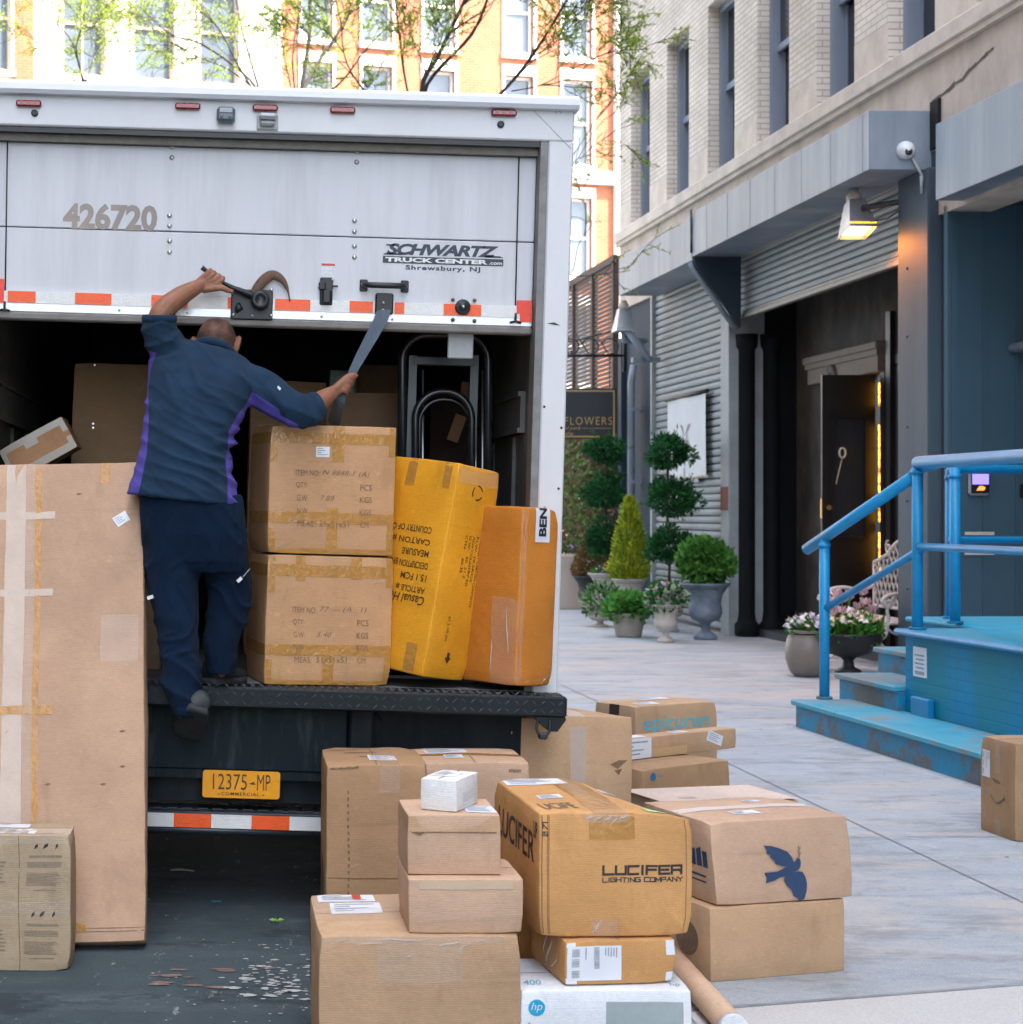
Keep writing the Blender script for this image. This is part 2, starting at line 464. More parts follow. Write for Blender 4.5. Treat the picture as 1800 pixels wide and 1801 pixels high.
# ------------------------------------------------------------------ cream brick building (right side of the street)
def brick_mat(name, c1, c2, mortar, size=(.21, .068), tint=None, offx=0.0, mort=.012, bump=.5, rot=None):
    if name in MATS: return MATS[name]
    m = bpy.data.materials.new(name); m.use_nodes = True
    t = m.node_tree; b = t.nodes['Principled BSDF']
    tc = nn(t, 'TexCoord'); sp = nn(t, 'SeparateXYZ'); t.links.new(tc.outputs['Object'], sp.inputs[0])
    ad = nn(t, 'Math', operation='ADD'); t.links.new(sp.outputs[0], ad.inputs[0]); t.links.new(sp.outputs[1], ad.inputs[1])
    cb = nn(t, 'CombineXYZ'); t.links.new(ad.outputs[0], cb.inputs[0]); t.links.new(sp.outputs[2], cb.inputs[1])
    br = nn(t, 'TexBrick'); br.offset = .5
    br.inputs['Scale'].default_value = 1.0
    br.inputs['Brick Width'].default_value = size[0]; br.inputs['Row Height'].default_value = size[1]
    br.inputs['Mortar Size'].default_value = mort; br.inputs['Mortar Smooth'].default_value = .2; br.inputs['Bias'].default_value = 0
    br.inputs['Color1'].default_value = (*c1, 1); br.inputs['Color2'].default_value = (*c2, 1); br.inputs['Mortar'].default_value = (*mortar, 1)
    t.links.new(cb.outputs[0], br.inputs['Vector'])
    n = nn(t, 'TexNoise'); n.inputs['Scale'].default_value = 1.3; n.inputs['Detail'].default_value = 8
    t.links.new(tc.outputs['Object'], n.inputs['Vector'])
    r = nn(t, 'MapRange'); r.inputs[1].default_value = .3; r.inputs[2].default_value = .7; r.inputs[3].default_value = .82; r.inputs[4].default_value = 1.15
    t.links.new(n.outputs[0], r.inputs[0])
    s = nn(t, 'VectorMath', operation='SCALE'); t.links.new(br.outputs[0], s.inputs[0]); t.links.new(r.outputs[0], s.inputs['Scale'])
    t.links.new(s.outputs[0], b.inputs['Base Color'])
    b.inputs['Roughness'].default_value = .85
    bp = nn(t, 'Bump'); bp.inputs['Strength'].default_value = bump; bp.inputs['Distance'].default_value = .01; bp.invert = True
    t.links.new(br.outputs[1], bp.inputs['Height']); t.links.new(bp.outputs[0], b.inputs['Normal'])
    MATS[name] = m
    return m
CREAM = brick_mat('cream_brick', (.76, .675, .575), (.69, .605, .51), (.46, .395, .325), (.27, .068), mort=.0075)
STUCCO = mat('stained_stucco', (.60, .505, .415), .85, .12, 2, .4, 30, tint=(.30, .26, .22), tamt=.5, tscale=2.2, stretch=(1, 1, .5))
STONE = mat('sill_stone', (.70, .60, .50), .8, .1, 3, .3, 40, tint=(.36, .32, .28), tamt=.4, tscale=2.5)
GREYPAINT = mat('grey_blue_paint', (.06, .088, .115), .6, .1, 2, .15, 20, spec=.25, tint=(.095, .125, .15), tamt=.5, tscale=1.1, stretch=(1.5, 1, .25))
HOOD = mat('hood_sheet_metal', (.19, .235, .285), .42, .14, 2.5, .25, 4, tint=(.33, .365, .40), tamt=.85, tscale=1.0, stretch=(2.2, 1, .2))
DARKPAINT = mat('dark_blue_paint', (.03, .045, .065), .7, .12, 2, .15, 20, spec=.2)
BLACKP = mat('black_paint', (.012, .013, .015), .4, .2, 3)
SHUT = mat('shutter_slats', (.30, .33, .335), .55, .1, 3, tint=(.42, .41, .37), tamt=.5, tscale=1.2)
FRAMEG = mat('window_frame_paint', (.27, .315, .38), .5, .06)
GLASSD = mat('window_glass', (.02, .026, .034), .06, .1, spec=.8)
TANW = mat('shaded_grimy_plaster', (.085, .066, .05), .85, .35, 2.4, .35, 9, tint=(.022, .021, .02), tamt=.85, tscale=1.3, stretch=(1, 1, .6), lo=.42, hi=.6)  # base darkened in place of the recess's shade, with darker patches
RUST = mat('rust_plate', (.20, .085, .055), .85, .3, 25)
fb = thing('brick_building', 'cream brick building with grey shop hoods, roller shutters and tall sash windows', 'building',
           (6.363, 22.65, 0), (0, 0, math.atan2(-1, .0286)))
D0 = 7.01
def fu(px, d=0.0): return 22.65 - (D0 + d) * F / (px - 310.0)
def fz(px, py, d=0.0): return H + (CY - py) * ((D0 + d) / (px - 310.0))
UL, UR = -5.66, 46.0
ops = [(1110, 1143), (1173, 1212), (1245, 1292), (1332, 1388), (1436, 1503), (1562, 1645), (1716, 1830)]
ops = [(fu(a), fu(b)) for a, b in ops]
z0w, z1w = 5.965, 8.22
mb = MB(); u = UL
for a, b in ops:
    mb.box(u, a, 0, .40, z0w, z1w); u = b
mb.box(u, UR, 0, .40, z0w, z1w)
mb.box(UL, UR, 0, .40, z1w, 11.6)
mb.box(6.3, UR, 0, .40, 11.6, 38.0)  # near block raised out of view so its shade covers the street
mb.box(UL, UR, .41, 13, 5.0, 5.9)
mb.build('wall', CREAM, fb)
mb = MB().box(UL, UR, 1.9, 14, 0, 11.5).box(6.3, UR, .45, 14, 11.5, 37.8).box(UL, UR, .45, 1.9, 8.3, 11.5)  # core, its near part raised as well to block the sun
mb.build('building_core', DARKPAINT, fb)
mb = MB()
u = UL
for a, b in ops:       # smooth base blocks of the piers
    mb.box(u, a, -.003, .0, z0w, z0w + .42); u = b
mb.build_each('pier_base', STONE, fb)
mb = MB().box(UL, UR, -.085, .38, 5.80, 5.965, b=.012).box(UL, UR, -.055, .0, 5.745, 5.80)
mb.build('sill_course', STONE, fb)
mb = MB().box(UL, 6.17, 0, .4, 4.75, 5.745).box(6.17, UR, 0, .4, 4.30, 5.745)
mb.build('frieze', STUCCO, fb)
mb = MB()
crack = [(1640, 178), (1655, 168), (1668, 158), (1680, 146), (1692, 140), (1706, 122), (1718, 112), (1730, 100), (1738, 92), (1748, 84)]
for i in range(len(crack) - 1):
    (xa, ya), (xb, yb) = crack[i], crack[i + 1]
    t_ = .012 + .02 * rnd.random()
    ua, ub, za, zb = fu(xa), fu(xb), fz(xa, ya), fz(xb, yb)
    if max(za, zb) < 5.74: mb.add([(ua, -.004, za - t_), (ub, -.004, zb - t_), (ub, -.004, zb + t_), (ua, -.004, za + t_ * .4)], [(0, 1, 2, 3)])
mb.build('crack', CRACK, fb)
# sash windows
for i, (a, b) in enumerate(ops):
    fr = MB()
    d0, d1 = .15, .36
    fr.box(a, a + .085, d0, d1, z0w, z1w); fr.box(b - .085, b, d0, d1, z0w, z1w)
    fr.box(a + .085, b - .085, d0, d1, z1w - .09, z1w); fr.box(a + .085, b - .085, d0, d1, z0w, z0w + .07)
    zm = 7.12
    fr.box(a + .085, b - .085, .21, .25, zm - .03, zm + .05)
    fr.box(a + .085, a + .135, .22, .26, zm + .05, z1w - .09); fr.box(b - .135, b - .085, .22, .26, zm + .05, z1w - .09)
    fr.box(a + .085, a + .135, .285, .325, z0w + .07, zm - .03); fr.box(b - .135, b - .085, .285, .325, z0w + .07, zm - .03)
    fo = fr.build('window', FRAMEG, fb)
    g = MB().box(a + .135, b - .135, .235, .245, zm + .05, z1w - .09).box(a + .135, b - .135, .30, .31, z0w + .07, zm - .03)
    g.build('pane', GLASSD, fo)
# street-level hoods
ZH0, ZH1, DH = 4.74, 5.29, -.595
uJ = fu(1217, DH)
mb = MB()
mb.box(-3.32, uJ - .012, DH, .0, ZH0 - .04, ZH1 - .05, b=.006)
mb.box(uJ + .012, 6.05, DH, .0, ZH0, ZH1, b=.006)
mb.box(uJ - .012, uJ + .012, DH + .03, -.02, ZH0, ZH1 - .05)
for k in range(7):
    u = uJ + .6 + k * .82
    mb.box(u, u + .006, DH - .003, DH, ZH0 + .01, ZH1 - .01)
hd = mb.build('shop_hood', HOOD, fb)
mb = MB().prism([(DH, ZH0 - .02), (DH + .03, ZH0 - .12), (0, 3.86), (0, ZH0)], 0, uJ - .02, uJ + .05)
mb.build('hood_bracket', DARKPAINT, fb)
mb = MB().tube([(uJ - .05, DH - .012, ZH0 - .06), (uJ - .05, DH + .02, ZH0 - .14), (uJ - .05, -.03, 3.84)], .035, 6)
mb.build('bracket_edge', HOOD, fb)
mb = MB()
for k, o_ in ((0, .0), (1, .03)):
    mb.tube([(uJ - .03 + o_, DH - .01, ZH1 + .04), (uJ - .01 + o_ * .6, DH - .015, ZH1 - .2), (uJ + .01 - o_, DH - .012, ZH0 + .05)], .009, 5)
mb.build('hood_cable', BLACKP, fb)
# corner and posts
mb = MB().box(UL, fu(1146), .05, .4, 0, 4.76)
mb.box(UL, UL + .22, -.03, .05, 0, 4.3)
mb.build('corner_panel', DARKPAINT, fb)
mb = MB().tube([(-4.55, -.10, .0), (-4.55, -.10, 3.55), (-4.55, -.06, 3.8)], .055, 10)
for z in (.9, 2.0, 3.1): mb.box(-4.63, -4.47, -.11, .05, z, z + .05)
mb.build('downpipe', HOOD, fb)
mb = MB().box(-.23, .12, -.06, .40, 0, 4.74, b=.01)
po = mb.build('post', mat('post_paint', (.30, .33, .345), .55, .12, 3, tint=(.22, .21, .2), tamt=.5, tscale=2), fb)
mb = MB().box(-.20, .10, -.068, -.06, fz(1280, 897), fz(1280, 856))
mb.build('rust_plate', RUST, po)
# roller shutters with ribbed slats
def slats(mb, u0, u1, z0, z1, d, pitch):
    n = max(1, int(round((z1 - z0) / pitch))); p = (z1 - z0) / n
    prof = [(-.000, 0.0), (.004, .10), (.020, .20), (.026, .50), (.020, .82), (.006, .92), (0, 1.0)]
    o = len(mb.v); rows = []
    for i in range(n):
        for (dd, t_) in prof: rows.append((d - dd, z0 + (i + t_) * p))
    for (y, z) in rows: mb.v += [Vector((u0, y, z)), Vector((u1, y, z))]
    for i in range(len(rows) - 1):
        a = o + 2 * i
        mi = 1 if (i % len(prof)) in (0, 5, 6) else 0
        mb.f.append([a, a + 1, a + 3, a + 2]); mb.m.append(mi); mb.sm.append(False)
    return mb
SLOT = mat('shutter_slot', (.10, .115, .125), .7, .1)
slats(MB(), fu(1147), -.23, .05, ZH0, .06, .098).build('roller_shutter', [SHUT, SLOT], fb)
MB().box(fu(1147) - .02, fu(1147) + .06, -.02, .08, 0, ZH0).build('shutter_guide', SHUT, fb)
ZO = 3.97
mb = slats(MB(), .12, fu(1597), ZO + .09, ZH0 + .03, .07, .078)
sh = mb.build('roller_shutter', [SHUT, SLOT], fb)
MB().box(.12, fu(1597), .015, .085, ZO, ZO + .06, b=.01).box(.12, fu(1597), .03, .07, ZO + .06, ZO + .09).build('bottom_bar', mat('bar_metal', (.16, .15, .14), .45, .2, 6, metal=.4), sh)
# recessed entrance behind the raised shutter; wall and pediment colours darkened for shade
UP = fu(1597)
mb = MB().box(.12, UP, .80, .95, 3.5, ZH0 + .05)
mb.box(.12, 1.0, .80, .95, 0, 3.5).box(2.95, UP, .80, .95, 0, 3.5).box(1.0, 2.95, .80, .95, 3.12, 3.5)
mb.build('entrance_wall', TANW, fb)
mb = MB().box(-.02, .12, .40, .95, 0, ZH0).box(UP, UP + .1, .40, .95, 0, ZH0).box(.12, UP, .085, .80, ZH0 + .03, ZH0 + .1)
for d in (.16, .47):
    mb.lathe([(.13, .0), (.15, .04), (.15, .16), (.115, .2), (.10, .3), (.10, 3.6), (.13, 3.65), (.14, 3.8)], (.15, d, 0), 14)
mb.build('entrance_side', mat('entrance_black', (.006, .007, .009), .75, .3, 3, spec=.2), fb)
mb = MB().box(.12, UP, .3, .8, 0, .10)
mb.build('doorstep', mat('dark_step', (.05, .05, .052), .7, .2, 5), fb)
mb = MB().box(.72, 3.02, .66, .80, 3.36, 3.45, b=.015).box(.80, 2.98, .70, .80, 3.12, 3.36).box(.76, 3.0, .68, .80, 3.30, 3.36)
pe = mb.build('door_pediment', mat('pediment_stone', (.20, .16, .12), .75, .12, 6, .3, 40), fb)
mb = MB()
for k in range(11):
    a = PI * k / 10
    c = Vector((1.62 + .15 * math.cos(a), .69, 3.16 + .14 * math.sin(a)))
    mb.tube([Vector((1.62, .69, 3.16)), c], [.012, .03], 6)
mb.lathe([(.0, -.05), (.06, -.04), (.06, .03), (0, .05)], (1.62, .69, 3.16), 10)
mb.build('carved_crest', mat('crest_stone', (.16, .14, .12), .8, .15, 20), pe)
mb = MB().box(1.0, 1.1, .78, .97, 0, 3.12).box(2.9, 3.02, .76, .97, 0, 3.12).box(1.0, 2.95, .96, .97, 0, 3.12)
mb.build('door_frame', BLACKP, fb)
mb = MB().box(3.1, 3.22, .74, .82, 0, 3.75).box(3.22, UP, .785, .80, 3.18, 3.28).box(3.22, 4.0, .79, .80, 0, 3.15)
mb.build('entrance_trim', BLACKP, fb)
# amber-lit sidelight
mb = MB().box(2.60, 2.90, .85, .97, 0.1, 3.12)
sd = mb.build('sidelight', BLACKP, fb)
mb = MB()
for (za, zb) in ((.85, 1.35), (1.45, 1.62), (1.75, 2.55), (2.74, 3.02)):
    n = max(1, int((zb - za) / .12))
    for k in range(n):
        h = (zb - za) / n
        mb.box(2.66, 2.86, .835, .85, za + k * h + .006, za + (k + 1) * h - .006)
AMB = bpy.data.materials.new('amber_glass'); AMB.use_nodes = True
_t = AMB.node_tree; _b = _t.nodes['Principled BSDF']
_n = nn(_t, 'TexNoise'); _n.inputs['Scale'].default_value = 14
_c = nn(_t, 'TexCoord'); _t.links.new(_c.outputs['Object'], _n.inputs['Vector'])
_r = nn(_t, 'ValToRGB'); _r.color_ramp.elements[0].color = (.12, .03, .0, 1); _r.color_ramp.elements[0].position = .35
_r.color_ramp.elements[1].color = (1, .45, .03, 1); _r.color_ramp.elements[1].position = .62
_t.links.new(_n.outputs[0], _r.inputs[0]); _t.links.new(_r.outputs[0], _b.inputs['Emission Color']); _b.inputs['Emission Strength'].default_value = .9
_b.inputs['Base Color'].default_value = (.3, .12, .02, 1)
mb.build('pane', AMB, sd)
# the open door leaf, standing out towards the street
ud = fu(1541, .8)
mb = MB()
a, b = .20, .80
mb.box(ud - .045, ud, a, b, .12, 1.30).box(ud - .045, ud, a, b, 2.62, 3.10)
mb.box(ud - .045, ud, a, a + .12, 1.30, 2.62).box(ud - .045, ud, b - .10, b, 1.30, 2.62)
for (q0, q1, z0_, z1_) in ((a + .10, a + .13, 1.28, 2.64), (b - .12, b - .09, 1.28, 2.64)):
    mb.box(ud, ud + .015, q0, q1, z0_, z1_)
mb.box(ud, ud + .015, a + .10, b - .09, 1.26, 1.30).box(ud, ud + .015, a + .10, b - .09, 2.62, 2.66)
mb.box(ud, ud + .012, a + .10, b - .12, .40, 1.02)
dl = mb.build('door', mat('door_black', (.008, .0075, .0075), .4, .2, 3), fb)
MB().box(ud - .03, ud - .02, a + .12, b - .10, 1.30, 2.62).build('pane', GLASSD, dl)
mb = MB().box(ud - .035, ud + .005, a - .008, a, 1.50, 1.72).lathe([(.0, 0), (.02, .005), (.035, .03), (.03, .05), (0, .06)], (0, 0, 0), 10)
mb = MB().box(ud - .035, ud + .005, a - .008, a, 1.50, 1.72)
mb.tube([(ud, a + .06, 1.62), (ud + .06, a + .06, 1.62)], [.012, .03], 8)
mb.build('door_lock', mat('brass', (.62, .40, .15), .35, .15, 20, metal=.9), dl)
mb = MB().tube([(ud + .02, .42 + .035 * math.cos(k * PI / 8), 2.23 + .055 * math.sin(k * PI / 8)) for k in range(16)], .011, 6, closed=True)
mb.tube([(ud + .018, .42, 2.175), (ud + .018, .38, 2.02), (ud + .018, .35, 1.88)], .005, 5)
mb.build('door_ornament', mat('silver_ornament', (.62, .66, .62), .35, .15, 30, metal=.3), dl)
# street-side pillar and the recessed loading entrance on its right
mb = MB().box(UP, fu(1651), -.10, .40, 0, ZH0, b=.012).box(UP + .05, fu(1651) + .02, -.01, .4, ZH0, 4.9)
pl = mb.build('pillar', GREYPAINT, fb)
mb = MB()
for py in (470, 590, 750, 880, 1035):
    mb.lathe([(.014, 0), (.014, .008), (.0, .014)], (0, 0, 0), 8)
    q = mb.v[-24:]
    for k in range(24):
        v = q[k]; mb.v[-24 + k] = Vector((5.72 + v.x, -.10 - v.z, fz(1620, py) + v.y))
mb.build('bolt', GREYPAINT, pl)
US = fu(1660)
mb = MB().box(US, US + .08, -.0, 1.85, 0, 4.36)
ud_ = .0
for d in (.32, .62, .95, 1.3): mb.box(US + .08, US + .095, d, d + .02, 0, 4.36)
mb.box(US + .08, US + .10, .03, .09, 0, 4.36)
mb.build('recess_wall', mat('recess_paint', (.058, .115, .155), .55, .08, 1.5, .1, 8, spec=.3), fb)
mb = MB().box(US + .08, UR, 1.86, 1.9, 0, 4.36).box(US + .08, UR, .05, 1.86, 4.36, 4.42)
mb.box(US + .08, US + .26, 1.0, 1.12, 0, 3.05)
mb.build('recess_back', DARKPAINT, fb)
mb = MB().box(US + .08, US + .7, .55, 1.4, 3.02, 3.10, b=.02)
mb.build('door_ledge', HOOD, fb)
mb = MB().box(fu(1645, -.25), UR, -.25, 0, 4.34, 5.02, b=.006)
mb.build('fascia', HOOD, fb)
mb = MB().box(6.06, 6.24, -.03, .0, 4.92, 5.36)  # black block standing in for the shade inside the gap
mb.build('gap_shade', mat('gap_black', (.004, .004, .005), .9, .1), fb)
mb = MB().box(US + .096, US + .103, .15, .42, 1.36, 1.39).box(US + .096, US + .103, .15, .42, 1.18, 1.21)
mb.build('wall_plate', STONE, fb)
mb = MB().box(US + .096, US + .11, .66, .72, 1.70, 1.82)
mb.build('key_box', BLACKP, fb)
# small things fixed to the building
MWF = mw(fb)
def fw(u, d, z): return MWF @ Vector((u, d, z))
RZF = math.atan2(-1, .0286)
rd = thing('door_intercom', 'small dark intercom with a glowing lilac screen on the blue recess wall', 'intercom', fw(US + .098, .27, 1.72), (0, 0, RZF))
MB().box(0, .05, -.10, .10, 0, .32, b=.025).build('housing', mat('intercom_grey', (.30, .32, .34), .4, .1), rd)
MB().box(.05, .056, -.085, .085, .02, .30, b=.004).build('face', BLACKP, rd)
MB().box(.056, .059, -.075, .075, .10, .285).build('screen', emit('lilac_screen', (.26, .20, .78), .24), rd)
mb = MB().add([(.059, -.04, .045), (.059, .0, .045), (.059, .02, .085), (.059, -.01, .085)], [(0, 1, 2, 3)])
mb.add([(.0595, .0, .045), (.0595, .03, .045), (.0595, .045, .07), (.0595, .02, .085)], [(0, 1, 2, 3)])
mb.build('badge', emit('orange_badge', (1, .25, .05), .3), rd)
# banner on the closed shutter
u0, u1 = fu(1177, -.0), fu(1246, -.0)
bn = thing('shop_banner', 'white cloth banner with a small crest hanging on the closed shutter', 'banner', fw(u0, -.03, 0), (0, 0, RZF))
zt, zb = fz(1215, 697), fz(1215, 838)
mb = MB()
def bnr(u, v): return Vector((u, .018 * math.sin(u * 5 + v) * (1 - v / 2), zb + v))
grid_on(mb, bnr, 0, u1 - u0, 0, zt - zb, .1)
mb.build('cloth', mat('banner_cloth', (.70, .71, .71), .8, .05), bn)
MB().tube([(-.06, .0, zt + .02), (u1 - u0 + .06, .0, zt + .02)], .03, 8).build('pole', BLACKP, bn)
MB().tube([(-.04, .0, zb - .01), (u1 - u0 + .04, .0, zb - .01)], .02, 8).build('bottom_rod', STONE, bn)
mb = MB()
cx, cz, W = (u1 - u0) / 2, zt - .55, (u1 - u0)
bf = lambda u, v: bnr(u, v) + Vector((0, -.006, 0))
vz = cz - zb
for (sx) in (-1, 1):
    shape_on(mb, [(cx, vz), (cx + sx * .08 * 3, vz + .18), (cx + sx * .04 * 3, vz + .17)][::sx], bf)
    shape_on(mb, [(cx, vz - .08), (cx + sx * .10, vz - .01), (cx + sx * .12, vz + .06)][::sx], bf)
shape_on(mb, [(cx - .16, vz - .04), (cx, vz - .42), (cx + .16, vz - .04)], bf); shape_on(mb, [(cx - .03, vz - .72), (cx + .03, vz - .72), (cx + .02, vz - .42), (cx - .02, vz - .42)], bf)
mb.build('crest', mat('crest_brown', (.33, .27, .22), .7, .1), bn)
mb = MB()
for k, (v, wd) in enumerate(((vz - .62, 1.1), (vz - .85, .9), (vz - 1.02, .7))):
    hh = .10 if k == 0 else .05
    shape_on(mb, [(cx - wd / 2, v), (cx + wd / 2, v), (cx + wd / 2, v + hh), (cx - wd / 2, v + hh)], bf)
mb.build('faded_print', mat('faint_grey', (.60, .615, .63), .8, .1, 30), bn)
# lamps
def flood(name, label, loc, lit, rz):
    t = thing(name, label, 'lamp', loc, (0, 0, rz), 'flood lamps on the hood')
    mb = MB()
    top, bot, zt, zb = .075, .165, .33, .0
    n4 = [(-1, -1), (1, -1), (1, 1), (-1, 1)]
    v = [(x * bot, y * bot * .85, zb) for x, y in n4] + [(x * top, y * top, zt) for x, y in n4]
    v += [(x * bot * .93, y * bot * .85 * .93, zb) for x, y in n4] + [(x * top * .9, y * top * .9, zt - .02) for x, y in n4]
    f = [[i, (i + 1) % 4, 4 + (i + 1) % 4, 4 + i] for i in range(4)] + [[4, 5, 6, 7]]
    f += [[8 + i, 12 + i, 12 + (i + 1) % 4, 8 + (i + 1) % 4] for i in range(4)] + [[i, 8 + i, 8 + (i + 1) % 4, (i + 1) % 4] for i in range(4)]
    mb.add(v, f)
    mb.build('lamp_shade', mat('lamp_metal', (.45, .47, .49), .35, .2, 5, metal=.5), t)
    MB().lathe([(.05, .33), (.075, .345), (.075, .40), (.055, .42), (.05, .45)], n=12).build('lamp_neck', STONE, t)
    return t
zl = fz(1508, 410, -.36)
LU, LD = fu(1508, -.36), -.36
lp = flood('flood_lamp', 'lit orange flood lamp on an arm under the end of the hood', fw(LU, LD, zl), True, RZF)
lp.rotation_euler = (0, R(-15), RZF)
MB().box(-.155, .155, -.13, .13, .035, .05).build('lamp_glass', emit('sodium_glow', (1.0, .21, .008), 1.0), lp)
MB().box(-.125, .125, -.10, .10, .028, .035).build('lamp_bulb', emit('sodium_core', (1.0, .62, .16), 2.2), lp)
mb = MB().tube([(.14, .02, .20), (.26, .10, .17), (.42, .38, .16)], .03, 8).box(.30, .50, .36, .40, .06, .36)
mb.tube([(.45, .36, .12), (.3, .18, .02), (.18, .06, .04)], .008, 5).tube([(.5, .36, .45), (.40, .30, .36), (.30, .34, .18)], .009, 5)
mb.build('lamp_arm', mat('dark_metal', (.07, .075, .08), .5, .2, 8, metal=.6), lp)
ld = bpy.data.lights.new('lamp_light', 'SPOT'); ld.energy = 30; ld.color = (1.0, .27, .03); ld.spot_size = R(150); ld.spot_blend = .6; ld.shadow_soft_size = .10
lo_ = bpy.data.objects.new('lamp_light', ld); COL.objects.link(lo_); lo_.parent = lp; lo_.location = (0, 0, .02)
lp2 = flood('flood_lamp', 'unlit grey flood lamp at the far corner of the hood', fw(-3.35, -.52, fz(1100, 583, -.5)), False, RZF)
MB().box(-.155, .155, -.13, .13, .035, .05).build('lamp_glass', mat('lamp_off_glass', (.4, .42, .44), .2, .1), lp2)
mb = MB().tube([(0.02, .0, .0), (0.0, .0, -.12), (-.12, .36, -.12)], .045, 8).box(.04, .16, .1, .5, -.45, -.38)
mb.tube([(.10, .02, .02), (.30, .32, -.45)], .05, 6)
mb.build('lamp_arm', HOOD, lp2)
# dome camera on the hood end
cmx = thing('security_camera', 'white dome security camera on the end face of the grey hood', 'camera', fw(6.052, fu(0) * 0 - .26, fz(1577, 272, -.26)), (0, 0, RZF))
mb = MB().lathe([(.085, 0), (.085, .02), (.078, .05), (.055, .085), (.0, .10)], n=20)
mb.v = [Vector((v.z, v.x, v.y)) for v in mb.v]
mb.build('dome', mat('camera_white', (.75, .76, .77), .35, .03), cmx)
mb = MB().lathe([(.036, 0), (.034, .006), (0, .008)], n=14)
mb.v = [Vector((v.z * 1 + .088, v.x, v.y - .025)) for v in mb.v]
mb.build('lens', BLACKP, cmx)
mb = MB().tube([(.02, .06, -.07), (.03, .14, -.22), (.02, .17, -.30), (.02, .26, -.30)], .012, 6).tube([(.03, .14, -.24), (.02, .15, -.40)], .014, 6)
mb.build('cable', mat('cable_grey', (.42, .43, .44), .5, .05), cmx)
# ------------------------------------------------------------------ blue loading platform with steps and rails
BLUE = mat('blue_paint', (.003, .21, .44), .45, .14, 3, .25, 18, tint=(.006, .19, .32), tamt=.8, tscale=1.6, spec=.2)
BLUEW = mat('worn_blue_paint', (.006, .235, .42), .55, .14, 3, .35, 20, tint=(.12, .125, .12), tamt=.95, tscale=2.6, lo=.47, hi=.55, spec=.2)
BLUET = mat('faded_blue_tread', (.06, .33, .44), .6, .12, 4, .3, 30, tint=(.23, .23, .22), tamt=.8, tscale=1.9, lo=.48, hi=.56, spec=.25)
RAILB = mat('blue_rail_paint', (.012, .29, .58), .38, .12, 6, .12, 40, tint=(.008, .20, .42), tamt=.5, tscale=5)
def bluebrick():
    m = brick_mat('blue_painted_brick', (.002, .23, .44), (.003, .245, .46), (.002, .20, .39), (.22, .07), mort=.006, bump=.45)
    t = m.node_tree; b = t.nodes['Principled BSDF']
    src = b.inputs['Base Color'].links[0].from_socket
    tc = nn(t, 'TexCoord'); n = nn(t, 'TexNoise'); n.inputs['Scale'].default_value = 1.1; n.inputs['Detail'].default_value = 7
    mp = nn(t, 'Mapping'); mp.inputs['Scale'].default_value = (1, 1.4, .35); t.links.new(tc.outputs['Object'], mp.inputs[0]); t.links.new(mp.outputs[0], n.inputs['Vector'])
    r = nn(t, 'MapRange'); r.inputs[1].default_value = .46; r.inputs[2].default_value = .56; r.inputs[3].default_value = 0; r.inputs[4].default_value = .8; t.links.new(n.outputs[0], r.inputs[0])
    q = nn(t, 'Mix', data_type='RGBA'); q.inputs[7].default_value = (.008, .215, .28, 1); t.links.new(r.outputs[0], q.inputs[0]); t.links.new(src, q.inputs[6]); t.links.new(q.outputs[2], b.inputs['Base Color'])
    b.inputs['Roughness'].default_value = .6; b.inputs['Specular IOR Level'].default_value = .15
    return m
BB = bluebrick()
# local frame of the platform: x into the building, y along the street away from the camera
YR = math.atan2(.055, 1)       # its edges run very slightly askew to the road
pf = thing('loading_platform', 'blue painted loading platform with three steps and pipe railings', 'platform', (4.65, 12.28, 0), (0, 0, YR))
MPI = mw(pf).inverted()
def pl_(x, y, z): return MPI @ Vector((x, y, z))
ZT = .77
mb = MB().box(0, 1.95, -7.2, 0, 0, ZT - .035)
pb = mb.build('base_wall', BB, pf)
mb = MB().box(-.05, 1.95, -7.2, .03, ZT - .035, ZT, b=.012)
# worn top: the landing beyond the platform corner
mb.box(.62, 1.95, .031, 1.42, ZT - .036, ZT - .001, b=.012)
mb.build('deck', BLUET if False else mat('deck_blue', (.012, .34, .50), .6, .1, 4, .2, 30, tint=(.08, .26, .34), tamt=.7, tscale=1.5), pf)
MB().tube([(-.05, -7.2, ZT - .018), (-.05, .03, ZT - .018), (.3, .045, ZT - .018)], .021, 8).build('nosing', RAILB, pf)
MB().box(.66, 1.95, .0, 1.38, 0, ZT - .037).build('landing_wall', BB, pf)
steps = [(-.50, -2.6, .78, .206, 1), (-.08, .03, 1.02, .375, 0), (.34, .03, 1.32, .545, 0)]
for i, (x0, y0, y1, zt, front) in enumerate(steps):
    x1 = (steps[i + 1][0] if i < 2 else .66)
    mb = MB()
    if front:
        mb.box(x0 + .03, x1 + .03, .0, y1, 0, zt - .04); mb.box(x0 + .03, -.0015, y0, .0, 0, zt - .04)
    else:
        mb.box(x0 + .03, x1 + .03, .004, y1, 0.001, zt - .04)
    so_ = mb.build('step', BLUEW, pf)
    mb = MB()
    if front:
        mb.box(x0, x1 + .03, .0, y1 + .03, zt - .04, zt, b=.008); mb.box(x0, -.0015, y0, .0, zt - .04, zt, b=.008)
    else: mb.box(x0, x1 + .03, .004, y1 + .03, zt - .04, zt, b=.008)
    mb.build('tread', BLUET, so_)
